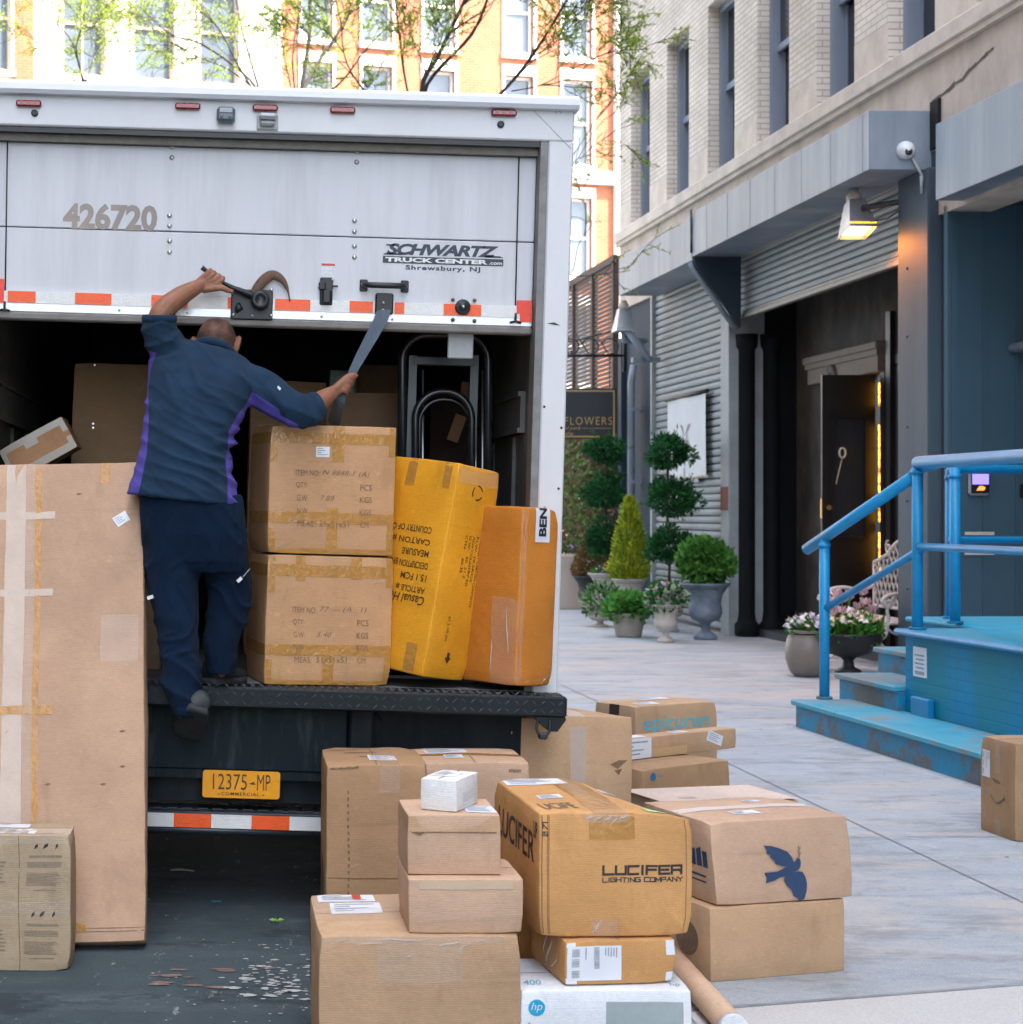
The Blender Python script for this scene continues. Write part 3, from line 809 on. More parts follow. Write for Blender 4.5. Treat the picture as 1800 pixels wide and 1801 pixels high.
# rails (world positions)
A0, A1 = Vector((4.36, 13.08, .206)), Vector((4.36, 13.08, 1.39))
B0, B1 = Vector((4.70, 12.2, ZT)), Vector((4.70, 12.2, 1.905))
hd = (Vector((4.70, 12.2, 1.83)) - Vector((4.36, 13.08, 1.385)))
mb = MB()
P0 = Vector((4.36, 13.08, 1.385)) - hd * .21
mb.tube([P0, P0 + hd * .4, P0 + hd * 1.15, B1 + Vector((.03, .06, -.035)), B1 + Vector((.06, -.25, 0)), B1 + Vector((.2, -4.5, 0))], .041, 12)
mb.tube([B1, B1 + Vector((.2, -5, .0))], .043, 12)
mb.build('handrail', RAILB, pf, world=True)
mb = MB().tube([Vector((4.36, 13.08, .86)), Vector((4.70, 12.2, 1.30)), Vector((4.72, 12.1, 1.335))], .027, 10)
mb.tube([Vector((4.70, 12.2, 1.335)), Vector((4.95, 7.3, 1.335))], .027, 10)
mb.build('mid_rail', RAILB, pf, world=True)
def post(a, b, r=.037):
    o = MB().tube([a, b], r, 12).build('rail_post', RAILB, pf, world=True)
    MB().tube([a + Vector((0, 0, .001)), a + Vector((0, 0, .018))], r * 1.55, 14).build('base_flange', BLUEW, pf, world=True)
    MB().tube([b - Vector((0, 0, .075)), b - Vector((0, 0, .05))], r * 1.16, 14).build('weld_collar', RAILB, pf, world=True)
post(A0, A1); post(B0, B1); post(Vector((4.90, 8.2, ZT)), Vector((4.90, 8.2, 1.9)))
C0, C1 = Vector((5.43, 13.45, ZT)), Vector((5.22, 12.85, ZT))
post(C0, C0 + Vector((0, 0, 1.12))); post(C1, C1 + Vector((0, 0, 1.12)))
zz = Vector((0, 0, 1.12)); zm = Vector((0, 0, .59))
mb = MB().tube([C1 + zz, C0 + zz, Vector((6.2, 13.5, ZT + 1.12))], .036, 10)
mb.build('handrail', RAILB, pf, world=True)
mb = MB().tube([C1 + zm, C0 + zm, Vector((6.2, 13.5, ZT + .59))], .027, 10)
mb.build('mid_rail', RAILB, pf, world=True)
# notice and a small painted hatch on the platform's street face
mb = MB().box(-.006, 0, -.33, -.13, .46, .66)
no = mb.build('notice', PAPER, pb)
mb = MB()
for k in range(5): mb.box(-.0085, -.006, -.30, -.16 - .02 * (k % 2), .60 - k * .028, .612 - k * .028)
for k in range(6): mb.box(-.0085, -.006, -.30 + k * .024, -.285 + k * .024, .476, .488)
mb.build('notice_text', INK_GREY, no)
MB().box(-.045, 0, -.45, -.17, .12, .33, b=.01).build('hatch', BLUE, pb)

# ------------------------------------------------------------------ buildings closing the street
WHITE = mat('white_stone', (.78, .74, .69), .8, .06, 2)
OBRICK = brick_mat('orange_brick', (.45, .135, .058), (.39, .11, .046), (.34, .18, .12), (.23, .075), mort=.01, bump=.3)
GLASSL = mat('sky_glass', (.13, .16, .19), .12, .3, .6, spec=.6)
ang = R(15)
X0f, Y0f = 1.38, 50.0
def far_u(px):
    k = (px - CX) / F
    return (k * Y0f - X0f) / (math.cos(ang) - k * math.sin(ang))
def far_block(name, label, u0, u1, ztop, cols, rows, wallm, trimm, extra=None, at=None):
    at = at or (X0f, Y0f, ang)
    t = thing(name, label, 'building', (at[0], at[1], 0), (0, 0, at[2]))
    mb = MB(); u = u0
    zs = sorted(rows)
    for a, b in cols + [(u1, u1)]:
        mb.box(u, a, 0, .35, 0, ztop)
        if b > a:
            z = 0
            for (za, zb) in zs:
                mb.box(a, b, 0, .35, z, za); z = zb
            mb.box(a, b, 0, .35, z, ztop)
        u = b
    mb.box(u0, u1, .5, 10, 0, ztop - .1)
    mb.build('wall', wallm, t)
    tr = MB()
    for (za, zb) in zs:
        for a, b in cols:
            tr.box(a - .12, b + .12, -.10, .10, za - .16, za)
            tr.box(a - .10, b + .10, -.06, .08, zb, zb + .30)
            tr.box(a - .09, a, -.05, .08, za, zb); tr.box(b, b + .09, -.05, .08, za, zb)
    if extra:
        for e in extra: tr.box(*e)
    tr.build('stone_trim', trimm, t)
    for (za, zb) in zs:
        for a, b in cols:
            f = MB(); d0, d1 = .14, .26
            f.box(a, a + .07, d0, d1, za, zb).box(b - .07, b, d0, d1, za, zb).box(a + .07, b - .07, d0, d1, zb - .08, zb).box(a + .07, b - .07, d0, d1, za, za + .08)
            zmid = za + (zb - za) * .5
            f.box(a + .07, b - .07, d0 + .02, d1, zmid - .04, zmid + .04)
            if b - a > 1.15: f.box((a + b) / 2 - .025, (a + b) / 2 + .025, d0 + .03, d1 - .02, za + .08, zb - .08)
            o = f.build('window', trimm, t)
            MB().box(a + .07, b - .07, .21, .22, za + .08, zb - .08).build('pane', GLASSL, o)
    return t
bc = [(far_u(a), far_u(b)) for a, b in ((531, 585), (638, 690), (746, 800), (888, 938), (990, 1041))]
bc += [(far_u(1040) + 1.2, far_u(1040) + 2.1)]
br_rows = [(2.1, 4.4), (5.3, 7.6), (8.45, 10.75), (11.7, 14.2), (14.85, 17.3)]
ue = far_u(1040) + 4.5
far_block('brick_building', 'sunlit orange brick building behind the truck with white window surrounds', .0, ue, 24, bc, br_rows, OBRICK, WHITE,
          extra=[(.0, ue, -.25, 0, 11.30, 11.52), (.0, ue, -.14, 0, 11.16, 11.30), (far_u(1079), far_u(1088), -.2, 0, 0, 24), (-.02, .12, -.12, 0, 0, 24)])
cc = [(far_u(a), far_u(b)) for a, b in ((-150, -95), (-32, 20), (110, 185), (235, 306), (352, 420))]
far_block('stone_building', 'sunlit white stone building with tall windows behind the truck roof', far_u(-190), -.02, 23, cc, [(3.2, 6.0), (6.7, 9.4), (10.1, 12.7), (13.4, 16.3)], WHITE,
          mat('pale_timber', (.62, .50, .38), .7, .08))
# dark building added across the street, unseen, to shade the boxes' left sides
DBRICK = brick_mat('dark_brick', (.075, .05, .042), (.06, .042, .036), (.09, .08, .07), (.23, .075), mort=.01, bump=.3)
far_block('loft_building', 'tall dark brick loft building across the street from the shops', 0, 52, 26, [(4 + 5.2 * k, 6.2 + 5.2 * k) for k in range(9)],
          [(1.4, 4.2), (6.4, 9.4), (11.2, 14.2)], DBRICK, mat('dark_trim', (.08, .075, .07), .7, .1), at=(-7.6, -24.0, PI / 2))
o = bpy.data.objects['stone_building']
MB().box(far_u(26), far_u(60), -.06, 0, 0, 23).build('brick_strip', OBRICK, o)

# ------------------------------------------------------------------ leaves
def leafmat(name, col, trans=.35):
    if name in MATS: return MATS[name]
    m = bpy.data.materials.new(name); m.use_nodes = True
    t = m.node_tree; b = t.nodes['Principled BSDF']; out = t.nodes['Material Output']
    g = nn(t, 'NewGeometry'); r = nn(t, 'MapRange'); r.inputs[3].default_value = .6; r.inputs[4].default_value = 1.4
    t.links.new(g.outputs['Random Per Island'], r.inputs[0])
    s = nn(t, 'VectorMath', operation='SCALE'); s.inputs[0].default_value = col; t.links.new(r.outputs[0], s.inputs['Scale'])
    t.links.new(s.outputs[0], b.inputs['Base Color']); b.inputs['Roughness'].default_value = .55; b.inputs['Specular IOR Level'].default_value = .3
    tr = nn(t, 'BsdfTranslucent'); t.links.new(s.outputs[0], tr.inputs['Color'])
    mx = nn(t, 'MixShader'); mx.inputs[0].default_value = trans
    t.links.new(b.outputs[0], mx.inputs[1]); t.links.new(tr.outputs[0], mx.inputs[2]); t.links.new(mx.outputs[0], out.inputs['Surface'])
    MATS[name] = m
    return m
def rv(r=rnd):
    while True:
        v = Vector((r.uniform(-1, 1), r.uniform(-1, 1), r.uniform(-1, 1)))
        if .05 < v.length < 1: return v.normalized()
def leaf(mb, p, d, L, W, r=rnd, mi=0):
    """one small folded leaf"""
    d = d.normalized(); s = d.cross(rv(r))
    if s.length < .1: s = frame(d)[0]
    s.normalize(); n = d.cross(s) * (W * .25)
    o = len(mb.v)
    mb.v += [p, p + d * L * .5 + s * W * .5 + n, p + d * L, p + d * L * .5 - s * W * .5 + n]
    mb.f.append([o, o + 1, o + 2, o + 3]); mb.m.append(mi); mb.sm.append(False)
BARK = mat('dark_bark', (.05, .04, .035), .9, .3, 20)
LEAFT = leafmat('young_leaf', (.30, .42, .06), .55)
LEAFY = leafmat('young_leaf_warm', (.42, .44, .07), .55)
def smooth_path(pts, n=6):
    pts = [Vector(p) for p in pts]; out = []
    for i in range(len(pts) - 1):
        p0 = pts[max(i - 1, 0)]; p1 = pts[i]; p2 = pts[i + 1]; p3 = pts[min(i + 2, len(pts) - 1)]
        for k in range(n):
            t = k / n
            out.append(.5 * ((2 * p1) + (p2 - p0) * t + (2 * p0 - 5 * p1 + 4 * p2 - p3) * t * t + (3 * p1 - p0 - 3 * p2 + p3) * t ** 3))
    out.append(pts[-1]); return out
def street_tree(label, base, limbs, seed, leafden=1.0, scale=1.0, lm=0):
    """trunk and named limbs, twigs and leaf sprays grown from them"""
    r = random.Random(seed)
    t = thing('street_tree', label, 'tree', base, group='young locust trees behind the truck')
    B = Vector(base); wood = MB(); lv = MB()
    def spray(p, d, n):
        # pinnate spray: a thin rachis with paired leaflets
        for _ in range(n):
            dd = (d + rv(r) * .9 + Vector((0, 0, -.05))).normalized(); L = r.uniform(.14, .30) * scale
            wood.tube([p, p + dd * L], [.004 * scale, .002], 3, caps=False)
            k = int(r.uniform(5, 9))
            for j in range(k):
                q = p + dd * L * (j + 1) / k
                for s_ in (0, 1):
                    leaf(lv, q, (rv(r) + dd * .4), r.uniform(.028, .055) * scale, r.uniform(.014, .026) * scale, r, lm if r.random() < .85 else 1 - lm)
    def twig(p, d, L, rad, lev):
        n = 5; pts = [p]; q = p.copy(); dd = d.copy()
        for i in range(n):
            dd = (dd + rv(r) * .22 + Vector((0, 0, .03))).normalized(); q = q + dd * L / n; pts.append(q.copy())
        wood.tube(pts, [max(.004, rad * (1 - .8 * i / n)) for i in range(n + 1)], 4 if lev else 5, caps=False)
        if lev > 0:
            for k in range(r.randint(3, 4)):
                i = r.randint(1, n)
                twig(pts[i], (dd + rv(r) * .85).normalized(), L * r.uniform(.45, .7), rad * .5, lev - 1)
        if lev <= 1:
            for i in range(2, n + 1):
                if r.random() < .62 * leafden: spray(pts[i], dd, 1 if lev else r.randint(1, 2))
    for (pts, r0, r1, nt_) in limbs:
        sp = smooth_path([Vector(p) - B for p in pts], 5); n = len(sp)
        wood.tube(sp, [(r0 + (r1 - r0) * i / (n - 1)) * (.62 if nt_ else 1) * (1 + .12 * math.sin(i * 2.1)) for i in range(n)], 7, caps=False)
        for k in range(nt_):
            i = r.randint(n // 3, n - 1); d = (sp[i] - sp[max(i - 2, 0)]).normalized()
            twig(sp[i], (d + rv(r) * .9 + Vector((0, 0, .1))).normalized(), r.uniform(.5, 1.2) * scale, max(.008, r1 * .5), 1 + (r.random() < .6))
    wood.build('trunk', BARK, t)
    lv.build('crown', [LEAFT, LEAFY], t)
    return t
Y2 = 22.0
def tp(px, py, Y, dy=0): return P(px, py, Y + dy)
b2 = (2.55, 22.0, 0)
tr2 = [Vector((2.55, 22, 0)), Vector((2.56, 22, 2.0)), Vector((2.5, 22, 3.6)), tp(745, 330, Y2)]
street_tree('young tree with pale green leaves on dark limbs behind the middle of the truck', b2, [
    (tr2, .11, .08, 0),
    ([tp(745, 330, Y2), tp(742, 160, Y2), tp(770, 100, Y2), tp(822, -10, Y2), tp(850, -90, Y2)], .06, .025, 9),
    ([tp(742, 230, Y2), tp(752, 148, Y2, -.2), tp(830, 60, Y2, -.5), tp(865, -20, Y2, -.6), tp(900, -90, Y2)], .045, .018, 9),
    ([tp(745, 280, Y2), tp(715, 150, Y2, .4), tp(702, 55, Y2, .6), tp(690, -60, Y2, .8)], .03, .012, 7),
    ([tp(748, 300, Y2), tp(890, 155, Y2, -.3), tp(945, 85, Y2, -.5), tp(1000, -5, Y2, -.7), tp(1030, -60, Y2)], .04, .018, 9),
    ([tp(905, 140, Y2), tp(975, 70, Y2, .3), tp(1035, 20, Y2, .5)], .014, .005, 4),
    ([tp(900, 160, Y2), tp(950, 150, Y2, -.2), tp(1000, 125, Y2, -.4), tp(1050, 100, Y2, -.5)], .014, .004, 4),
    ([tp(760, 290, Y2), tp(960, 330, Y2, .5), tp(1010, 270, Y2, .3), tp(1055, 200, Y2, .2)], .018, .004, 3),
    ([tp(760, 320, Y2), tp(980, 480, Y2, .5), tp(1020, 425, Y2, .3), tp(1060, 370, Y2, .2)], .014, .003, 2),
    ([tp(745, 260, Y2), tp(660, 180, Y2, .6), tp(610, 110, Y2, .9), tp(600, 30, Y2, 1)], .025, .01, 6),
], 11, .65, 1.0)
Y3 = 34.0
street_tree('young tree with dark forked limbs behind the truck roof', (1.75, 34.0, 0), [
    ([Vector((1.75, 34, 0)), Vector((1.7, 34, 3)), tp(530, 420, Y3), tp(528, 170, Y3)], .15, .10, 0),
    ([tp(528, 180, Y3), tp(535, 130, Y3), tp(545, 60, Y3), tp(548, -30, Y3), tp(560, -90, Y3)], .075, .04, 7),
    ([tp(528, 170, Y3), tp(560, 110, Y3, .3), tp(600, 50, Y3, .5), tp(640, -20, Y3, .6)], .07, .03, 7),
    ([tp(560, 170, Y3), tp(600, 145, Y3, -.5), tp(650, 80, Y3, -.8), tp(700, 30, Y3, -1)], .04, .015, 7),
    ([tp(524, 200, Y3), tp(505, 120, Y3, .5), tp(490, 40, Y3, .7)], .03, .012, 6),
    ([tp(524, 200, Y3), tp(515, 100, Y3, -.5), tp(528, 20, Y3, -.7)], .03, .012, 5),
], 23, .38, 1.2)
Y4 = 33.0
street_tree('tree with thin limbs fanning up to the left behind the truck roof', (.55, 33.0, 0), [
    ([Vector((.55, 33, 0)), Vector((.6, 33, 3)), tp(466, 420, Y4), tp(470, 200, Y4)], .13, .08, 0),
    ([tp(470, 200, Y4), tp(440, 140, Y4), tp(360, 80, Y4, .4), tp(300, 60, Y4, .7), tp(250, 15, Y4, 1)], .055, .015, 14),
    ([tp(468, 190, Y4), tp(425, 125, Y4, -.3), tp(385, 50, Y4, -.5), tp(340, 10, Y4, -.7)], .04, .014, 11),
    ([tp(470, 200, Y4), tp(445, 120, Y4, .3), tp(425, 45, Y4, .4), tp(410, -30, Y4, .5)], .045, .018, 10),
    ([tp(440, 150, Y4), tp(400, 120, Y4, -.8), tp(350, 100, Y4, -1), tp(290, 70, Y4, -1.2)], .03, .01, 10),
], 37, .42, 1.2)
Y5 = 36.0
street_tree('leafy small tree showing above the left end of the truck roof', (-3.1, 36.0, 0), [
    ([Vector((-3.1, 36, 0)), Vector((-3.05, 36, 4)), tp(150, 300, Y5), tp(150, 140, Y5)], .10, .05, 0),
    ([tp(150, 160, Y5), tp(128, 75, Y5), tp(100, 40, Y5, .4), tp(90, -20, Y5)], .03, .01, 10),
    ([tp(150, 150, Y5), tp(135, 85, Y5, -.5), tp(150, 40, Y5, -.7), tp(170, -10, Y5)], .03, .01, 12),
    ([tp(150, 150, Y5), tp(165, 100, Y5, .5), tp(180, 30, Y5, .7)], .025, .01, 12),
    ([tp(150, 160, Y5), tp(60, 70, Y5, .5), tp(20, 60, Y5, .7)], .02, .008, 5),
], 41, .55, 1.15)

# ------------------------------------------------------------------ vine-covered fence beyond the building, its planter, the hanging sign
vf = thing('vine_fence', 'tall dark slatted garden fence covered with brown and green vines', 'fence', (6.2, 28.5, 0), (0, 0, math.atan2(1, -.0286)))
# local x runs up the street away from the camera
mb = MB(); Lf = 9.0
for k in range(7):
    x = .05 + k * 1.45
    mb.box(x, x + .10, -.05, .05, 0, 5.6)
for k in range(64):
    z = .95 + k * .073
    mb.box(0, Lf, -.012, .012, z, z + .054)
mb.box(0, Lf, -.06, .06, 5.55, 5.66)
mb.build('slats', mat('fence_slats', (.085, .06, .05), .8, .2, 5), vf)
vr = random.Random(5); mb = MB(); lv = MB()
for k in range(150):
    x = vr.uniform(0, Lf); z = vr.uniform(.3, 1.2); pts = []
    for i in range(9):
        pts.append(Vector((x, .06 + vr.uniform(0, .16), z))); x += vr.uniform(-.25, .25); z += vr.uniform(.1, .42)
    mb.tube(smooth_path(pts, 2), [.014 - .0005 * i for i in range(len(smooth_path(pts, 2)))], 4, caps=False)
    for p in pts[2:]:
        if vr.random() < (.75 if p.z < 3.3 else .3):
            for j in range(vr.randint(6, 16)):
                leaf(lv, p + rv(vr) * .2 + Vector((0, .05, 0)), rv(vr) + Vector((0, .3, -.4)), vr.uniform(.06, .12), vr.uniform(.05, .09), vr, 0 if vr.random() < .55 else 1)
mb.build('vines', mat('vine_stem', (.13, .09, .065), .9, .3, 10), vf)
lv.build('leaves', [leafmat('vine_leaf', (.12, .20, .045), .3), leafmat('dry_leaf', (.15, .105, .065), .3)], vf)
pw = thing('planter_box', 'long beige stone planter box at the foot of the vine fence', 'planter', (5.55, 28.75, 0))
mb = MB().box(-1.9, .42, 0, .9, 0, .88, b=.02)
mb.build('trough', mat('beige_render', (.55, .46, .385), .85, .08, 2, .2, 30), pw)
lv = MB()
for k in range(900):
    p = Vector((vr.uniform(-1.85, .38), vr.uniform(.03, .6), .88 + vr.uniform(0, .16)))
    leaf(lv, p, rv(vr) + Vector((0, -.3, .7)), vr.uniform(.05, .11), vr.uniform(.03, .05), vr, 0 if vr.random() < .8 or p.z < .95 else 1)
lv.build('plants', [leafmat('low_green', (.06, .13, .035)), leafmat('mauve_flower', (.42, .27, .40))], pw)

YS = 27.4
sg = thing('hanging_sign', 'black hanging sign with gold border and gold lettering beside the truck', 'sign', P(1084, 772, YS))
W, Hs = 1.35, .775
mb = MB().box(-W, 0, -.02, .02, 0, Hs, b=.004)
mb.build('board', mat('sign_black', (.012, .016, .022), .4, .1), sg)
GOLD = mat('gold_leaf', (.42, .27, .08), .45, .15, 30, metal=.3)
mb = MB(); e = .028
for (a, b, c, d) in ((-W + e, -e, e, e + .022), (-W + e, -e, Hs - e - .022, Hs - e), (-W + e, -W + e + .022, e + .022, Hs - e - .022), (-e - .022, -e, e + .022, Hs - e - .022)):
    mb.box(a, b, -.026, -.02, c, d)
mb.build('border', GOLD, sg)
mb = MB(); sf = lambda u, v: Vector((u, -.024, v))
px1 = YS / F
text_on(mb, 'FLOWERS', sf, -91 * px1, 25 * px1, 83 * px1, 14 * px1, bold=-.006, spacing=1.25)
text_on(mb, 'of york', sf, -92 * px1, 15 * px1, 30 * px1, 7.5 * px1, shear=.3)
text_on(mb, 'the', sf, -90 * px1, 6.5 * px1, 14 * px1, 7 * px1, shear=.3)
mb.box(-60 * px1, -8 * px1, -.026, -.02, 18.5 * px1, 19.3 * px1)
mb.build('lettering', GOLD, sg)
mb = MB(); zb_ = Hs + 1.26 / 2.7
zb_ = (P(0, 625, YS) - P(0, 772, YS)).z
mb.tube([(-W - .2, 0, zb_), (.14, 0, zb_)], .022, 8)
for k in range(5):
    x = -.1 - k * .3
    pts = [Vector((x + .13 * math.cos(a), 0, zb_ + .14 + .12 * math.sin(a))) for a in [i * PI / 7 - PI / 2 for i in range(11)]]
    mb.tube(pts, .012, 5)
    mb.tube([(x - .02, 0, zb_ + .03), (x - .22, 0, zb_ + .34)], .011, 5)
mb.tube([(.13, 0, zb_ - .25), (.13, 0, zb_ + .45)], .03, 6).tube([(.12, 0, zb_ + .42), (-W, 0, zb_ + .05)], .012, 5)
mb.tube([(-.1, 0, Hs), (-.1, 0, zb_)], .008, 5).tube([(-W + .1, 0, Hs), (-W + .1, 0, zb_)], .008, 5)
mb.build('bracket', BLACKP, sg)
# ================================================================== THE DELIVERY TRUCK
YT = 7.08
RT = .030
_E = Vector(((448 - CX) / F * YT, YT, H))
_Rm = Matrix.Rotation(RT, 3, 'Y')
tloc = _E - _Rm @ Vector((0, 0, H))
tk = thing('delivery_truck', 'white box truck seen from behind, its roll-up door half open', 'truck', tloc, (0, RT, 0))
MT = mw(tk); MTi = MT.inverted()
def T(px, py, y=0.0):
    """point of the photograph at distance y behind the truck's rear frame, in the truck's own axes"""
    return MTi @ P(px, py, YT + y)
def tx(px, y=0.0, py=900): return T(px, py, y).x
def tz(py, y=0.0, px=468): return T(px, py, y).z
TW = mat('truck_white', (.64, .655, .675), .38, .045, 1.5, .04, 200, tint=(.48, .49, .50), tamt=.35, tscale=1.2, stretch=(1, 1, .6), coat=.1)
TDOOR = mat('door_white', (.60, .62, .655), .5, .04, 1.5, .08, 14, tint=(.42, .425, .43), tamt=.45, tscale=1.6, stretch=(3.0, 1, .28))
TGREY = mat('truck_grey_jamb', (.22, .225, .22), .6, .12, 6, tint=(.12, .115, .105), tamt=.6, tscale=9)
ALU = mat('aluminium', (.62, .64, .66), .35, .05, 10, .1, 60, metal=.5)
TBLK = mat('truck_black', (.006, .011, .015), .6, .25, 6, .15, 30, spec=.2, tint=(.02, .028, .033), tamt=.6, tscale=4, stretch=(3, 1, .5))
HW = mat('black_hardware', (.010, .014, .017), .45, .2, 12)
STEEL = mat('bolt_steel', (.55, .56, .56), .3, .1, 40, metal=.9)
RTAPE_W = mat('reflective_white', (.72, .73, .71), .35, .06, 40, .2, 120)
RTAPE_R = mat('reflective_orange', (.86, .10, .008), .35, .08, 60, .2, 120)
RTAPE_RR = mat('reflective_red', (.80, .045, .012), .35, .08, 60, .2, 120)
INSIDE = mat('cargo_wall', (.15, .16, .165), .7, .25, 4, tint=(.09, .08, .065), tamt=.5, tscale=3)
hw_, hi_ = 1.218, 1.107
zT, zH, zD = 3.235, 3.07, .895
LB = 5.6
# body shell
mb = MB()
mb.box(-hw_, -hw_ + .03, .06, LB, zD - .05, zT - .02).box(hw_ - .03, hw_, .06, LB, zD - .05, zT - .02)
mb.box(-hw_ + .03, hw_ - .03, .06, LB, zT - .05, zT - .02).box(-hw_ + .03, hw_ - .03, LB - .03, LB, zD, zT - .05)
mb.build('cargo_box', TW, tk)
mb = MB()
mb.box(-hi_ - .012, -hi_, .10, LB - .05, zD, zT - .07).box(hi_, hi_ + .012, .10, LB - .05, zD, zT - .07)
mb.box(-hi_, hi_, LB - .06, LB - .04, zD, zT - .07).box(-hi_, hi_, .45, LB - .06, zT - .12, zT - .1)
mb.box(-hi_, hi_, .02, LB - .06, zD - .04, zD - .001)
for s_ in (-1, 1):
    for z in (1.95,):
        mb.box(s_ * (hi_ - .02), s_ * hi_, .3, LB - .1, z, z + .13); mb.box(s_ * (hi_ - .03), s_ * hi_, .3, LB - .1, z + .13, z + .15); mb.box(s_ * (hi_ - .03), s_ * hi_, .3, LB - .1, z - .02, z)
    for k in range(9):
        y = .5 + k * .6
        mb.box(s_ * (hi_ - .015), s_ * hi_, y, y + .05, zD, 1.92)
mb.build('cargo_lining', INSIDE, tk)
# rear frame
mb = MB()
mb.box(-hw_, -hi_, -.0, .06, zD - .02, zH, b=.006).box(hi_ + .012, hw_, .0, .06, zD - .02, zH, b=.006)
mb.box(-hw_, hw_, .0, .06, zH, zT - .035, b=.006)
mb.build('rear_frame', TW, tk)
mb = MB().box(-hi_, -hi_ + .025, .012, .12, zD, zH - .002).box(hi_ - .018, hi_ + .0105, .006, .12, zD, zH - .002).box(-hi_ + .025, hi_ - .018, .02, .075, zH - .006, zH + .0)
mb.build('door_jamb', TGREY, tk)
mb = MB()
n = 6
prof = [(-.035, zT - .045), (-.045, zT - .03), (-.04, zT - .005), (-.01, zT + .012), (.10, zT + .014), (.10, zT - .045)]
mb.prism(prof[::-1], 0, -hw_ - .012, hw_ + .012)
mb.build('roof_cap', mat('cap_aluminium', (.66, .69, .73), .4, .05, 4, .05, 80), tk)
# thin scribed gusset lines on the frame corners
mb = MB()
pa, pb_ = T(935, 190, 0), T(1005, 262, 0)
mb.tube([Vector((pa.x, -.0015, pa.z)), Vector((pb_.x, -.0005, pb_.z))], .0012, 4)
pa, pb_ = T(5, 165, 0), T(-20, 190, 0)
mb.build('frame_seam', mat('seam_grey', (.42, .43, .45), .6, .05), tk)
# rolled gasket under the header
mb = MB().box(-hi_ + .02, hi_ - .02, .015, .075, zH - .022, zH - .006)
mb.build('header_gasket', BLACKP, tk)
mb = MB().box(-hi_ + .02, hi_ - .02, .05, .075, zH - .05, zH - .022)
mb.build('door_curtain_track', mat('brush_strip', (.20, .19, .165), .8, .2, 30), tk)
# lights on the header
LRED = mat('marker_red', (.22, .012, .016), .18, .35, 60, coat=.5)
LREDH = mat('marker_red_bright', (.34, .018, .02), .2, .3, 80)
for (px, py) in ((52, 183), (331, 188), (467, 191), (603, 195), (886, 200)):
    c = T(px, py)
    m_ = MB().box(c.x - .050, c.x + .050, -.022, 0, c.z - .0125, c.z + .0125, b=.006)
    lo2 = m_.build('marker_light', LRED, tk)
    m_ = MB()
    for k in (-1, 0, 1): m_.box(c.x - .008 + k * .026, c.x + .006 + k * .026, -.0245, -.0222, c.z - .008, c.z + .008)
    m_.build('reflector', LREDH, lo2)
for (px, py) in ((62, 199), (881, 219)):
    c = T(px, py)
    m_ = MB().lathe([(.014, 0), (.014, .006), (.009, .008), (0, .006)], n=14)
    m_.v = [Vector((c.x + v.x, -v.z, c.z + v.y)) for v in m_.v]
    m_.build('rubber_plug', HW, tk)
c = T(398, 204)
m_ = MB().box(c.x - .036, c.x + .036, -.05, 0, c.z - .03, c.z + .028, b=.01)
q = m_.build('rear_camera', mat('camera_housing', (.10, .14, .17), .35, .1, 10), tk)
MB().box(c.x - .026, c.x + .026, -.054, -.05, c.z + .002, c.z + .020, b=.002).build('camera_hood', mat('camera_grey', (.32, .36, .40), .4, .1), q)
m_ = MB()
for s_ in (-1, 1): m_.box(c.x + s_ * .016 - .006, c.x + s_ * .016 + .006, -.054, -.05, c.z - .024, c.z - .012)
m_.build('lens', BLACKP, q)
c = T(471, 214)
m_ = MB().box(c.x - .042, c.x + .042, -.012, 0, c.z - .034, c.z + .028, b=.004).box(c.x - .036, c.x + .036, -.06, -.012, c.z + .0, c.z + .024, b=.01).box(c.x - .03, c.x + .03, -.045, -.012, c.z - .022, c.z - .002, b=.008)
m_.build('dock_light', mat('dock_light_grey', (.40, .42, .44), .35, .15, 30), tk)
mb = MB()
tfn = lambda y: (lambda u, v: Vector((u, y, v)))
c = T(977, 200)
text_on(mb, 'R', tfn(-.0015), c.x, c.z, .026, .03, bold=-.02)
mb.build('pencil_mark', INK_GREY, tk)
mb = MB()
c = T(962, 570)
shape_on(mb, [(c.x, c.z + .004), (c.x + .03, c.z - .002), (c.x + .055, c.z - .004), (c.x + .03, c.z + .008)], tfn(-.0015))
for (px, py) in ((1003, 620), (955, 716), (985, 753), (980, 860)):
    c = T(px, py); shape_on(mb, [(c.x, c.z), (c.x + .008, c.z - .004), (c.x + .012, c.z + .004), (c.x + .003, c.z + .009)], tfn(-.0015))
mb.build('paint_scuff', HW, tk)

# ------------------------------------------------------------------ roll-up door
YD = .085
zDb = tz(567, YD)
zS = tz(412, YD)
dm = MB()
dx0, dx1 = -hi_ + .027, hi_ - .02
dm.box(dx0, dx1, YD, YD + .03, zS + .0022, zH - .05, b=.003).box(dx0, dx1, YD, YD + .03, zDb + .085, zS - .0022, b=.003)
door = dm.build('roll_up_door', TDOOR, tk)
MB().box(dx0, dx1, YD + .012, YD + .028, zS - .004, zS + .004).build('panel_joint', HW, door)
mb = MB().box(dx0, dx1, YD - .012, YD + .04, zDb + .012, zDb + .085, b=.004)
mb.build('bottom_rail', ALU, door)
MB().box(dx0, dx1, YD - .016, YD + .045, zDb - .018, zDb + .012, b=.006).build('rubber_seal', mat('grey_rubber', (.20, .19, .175), .75, .15, 20), door)
df = tfn(YD - .0012)
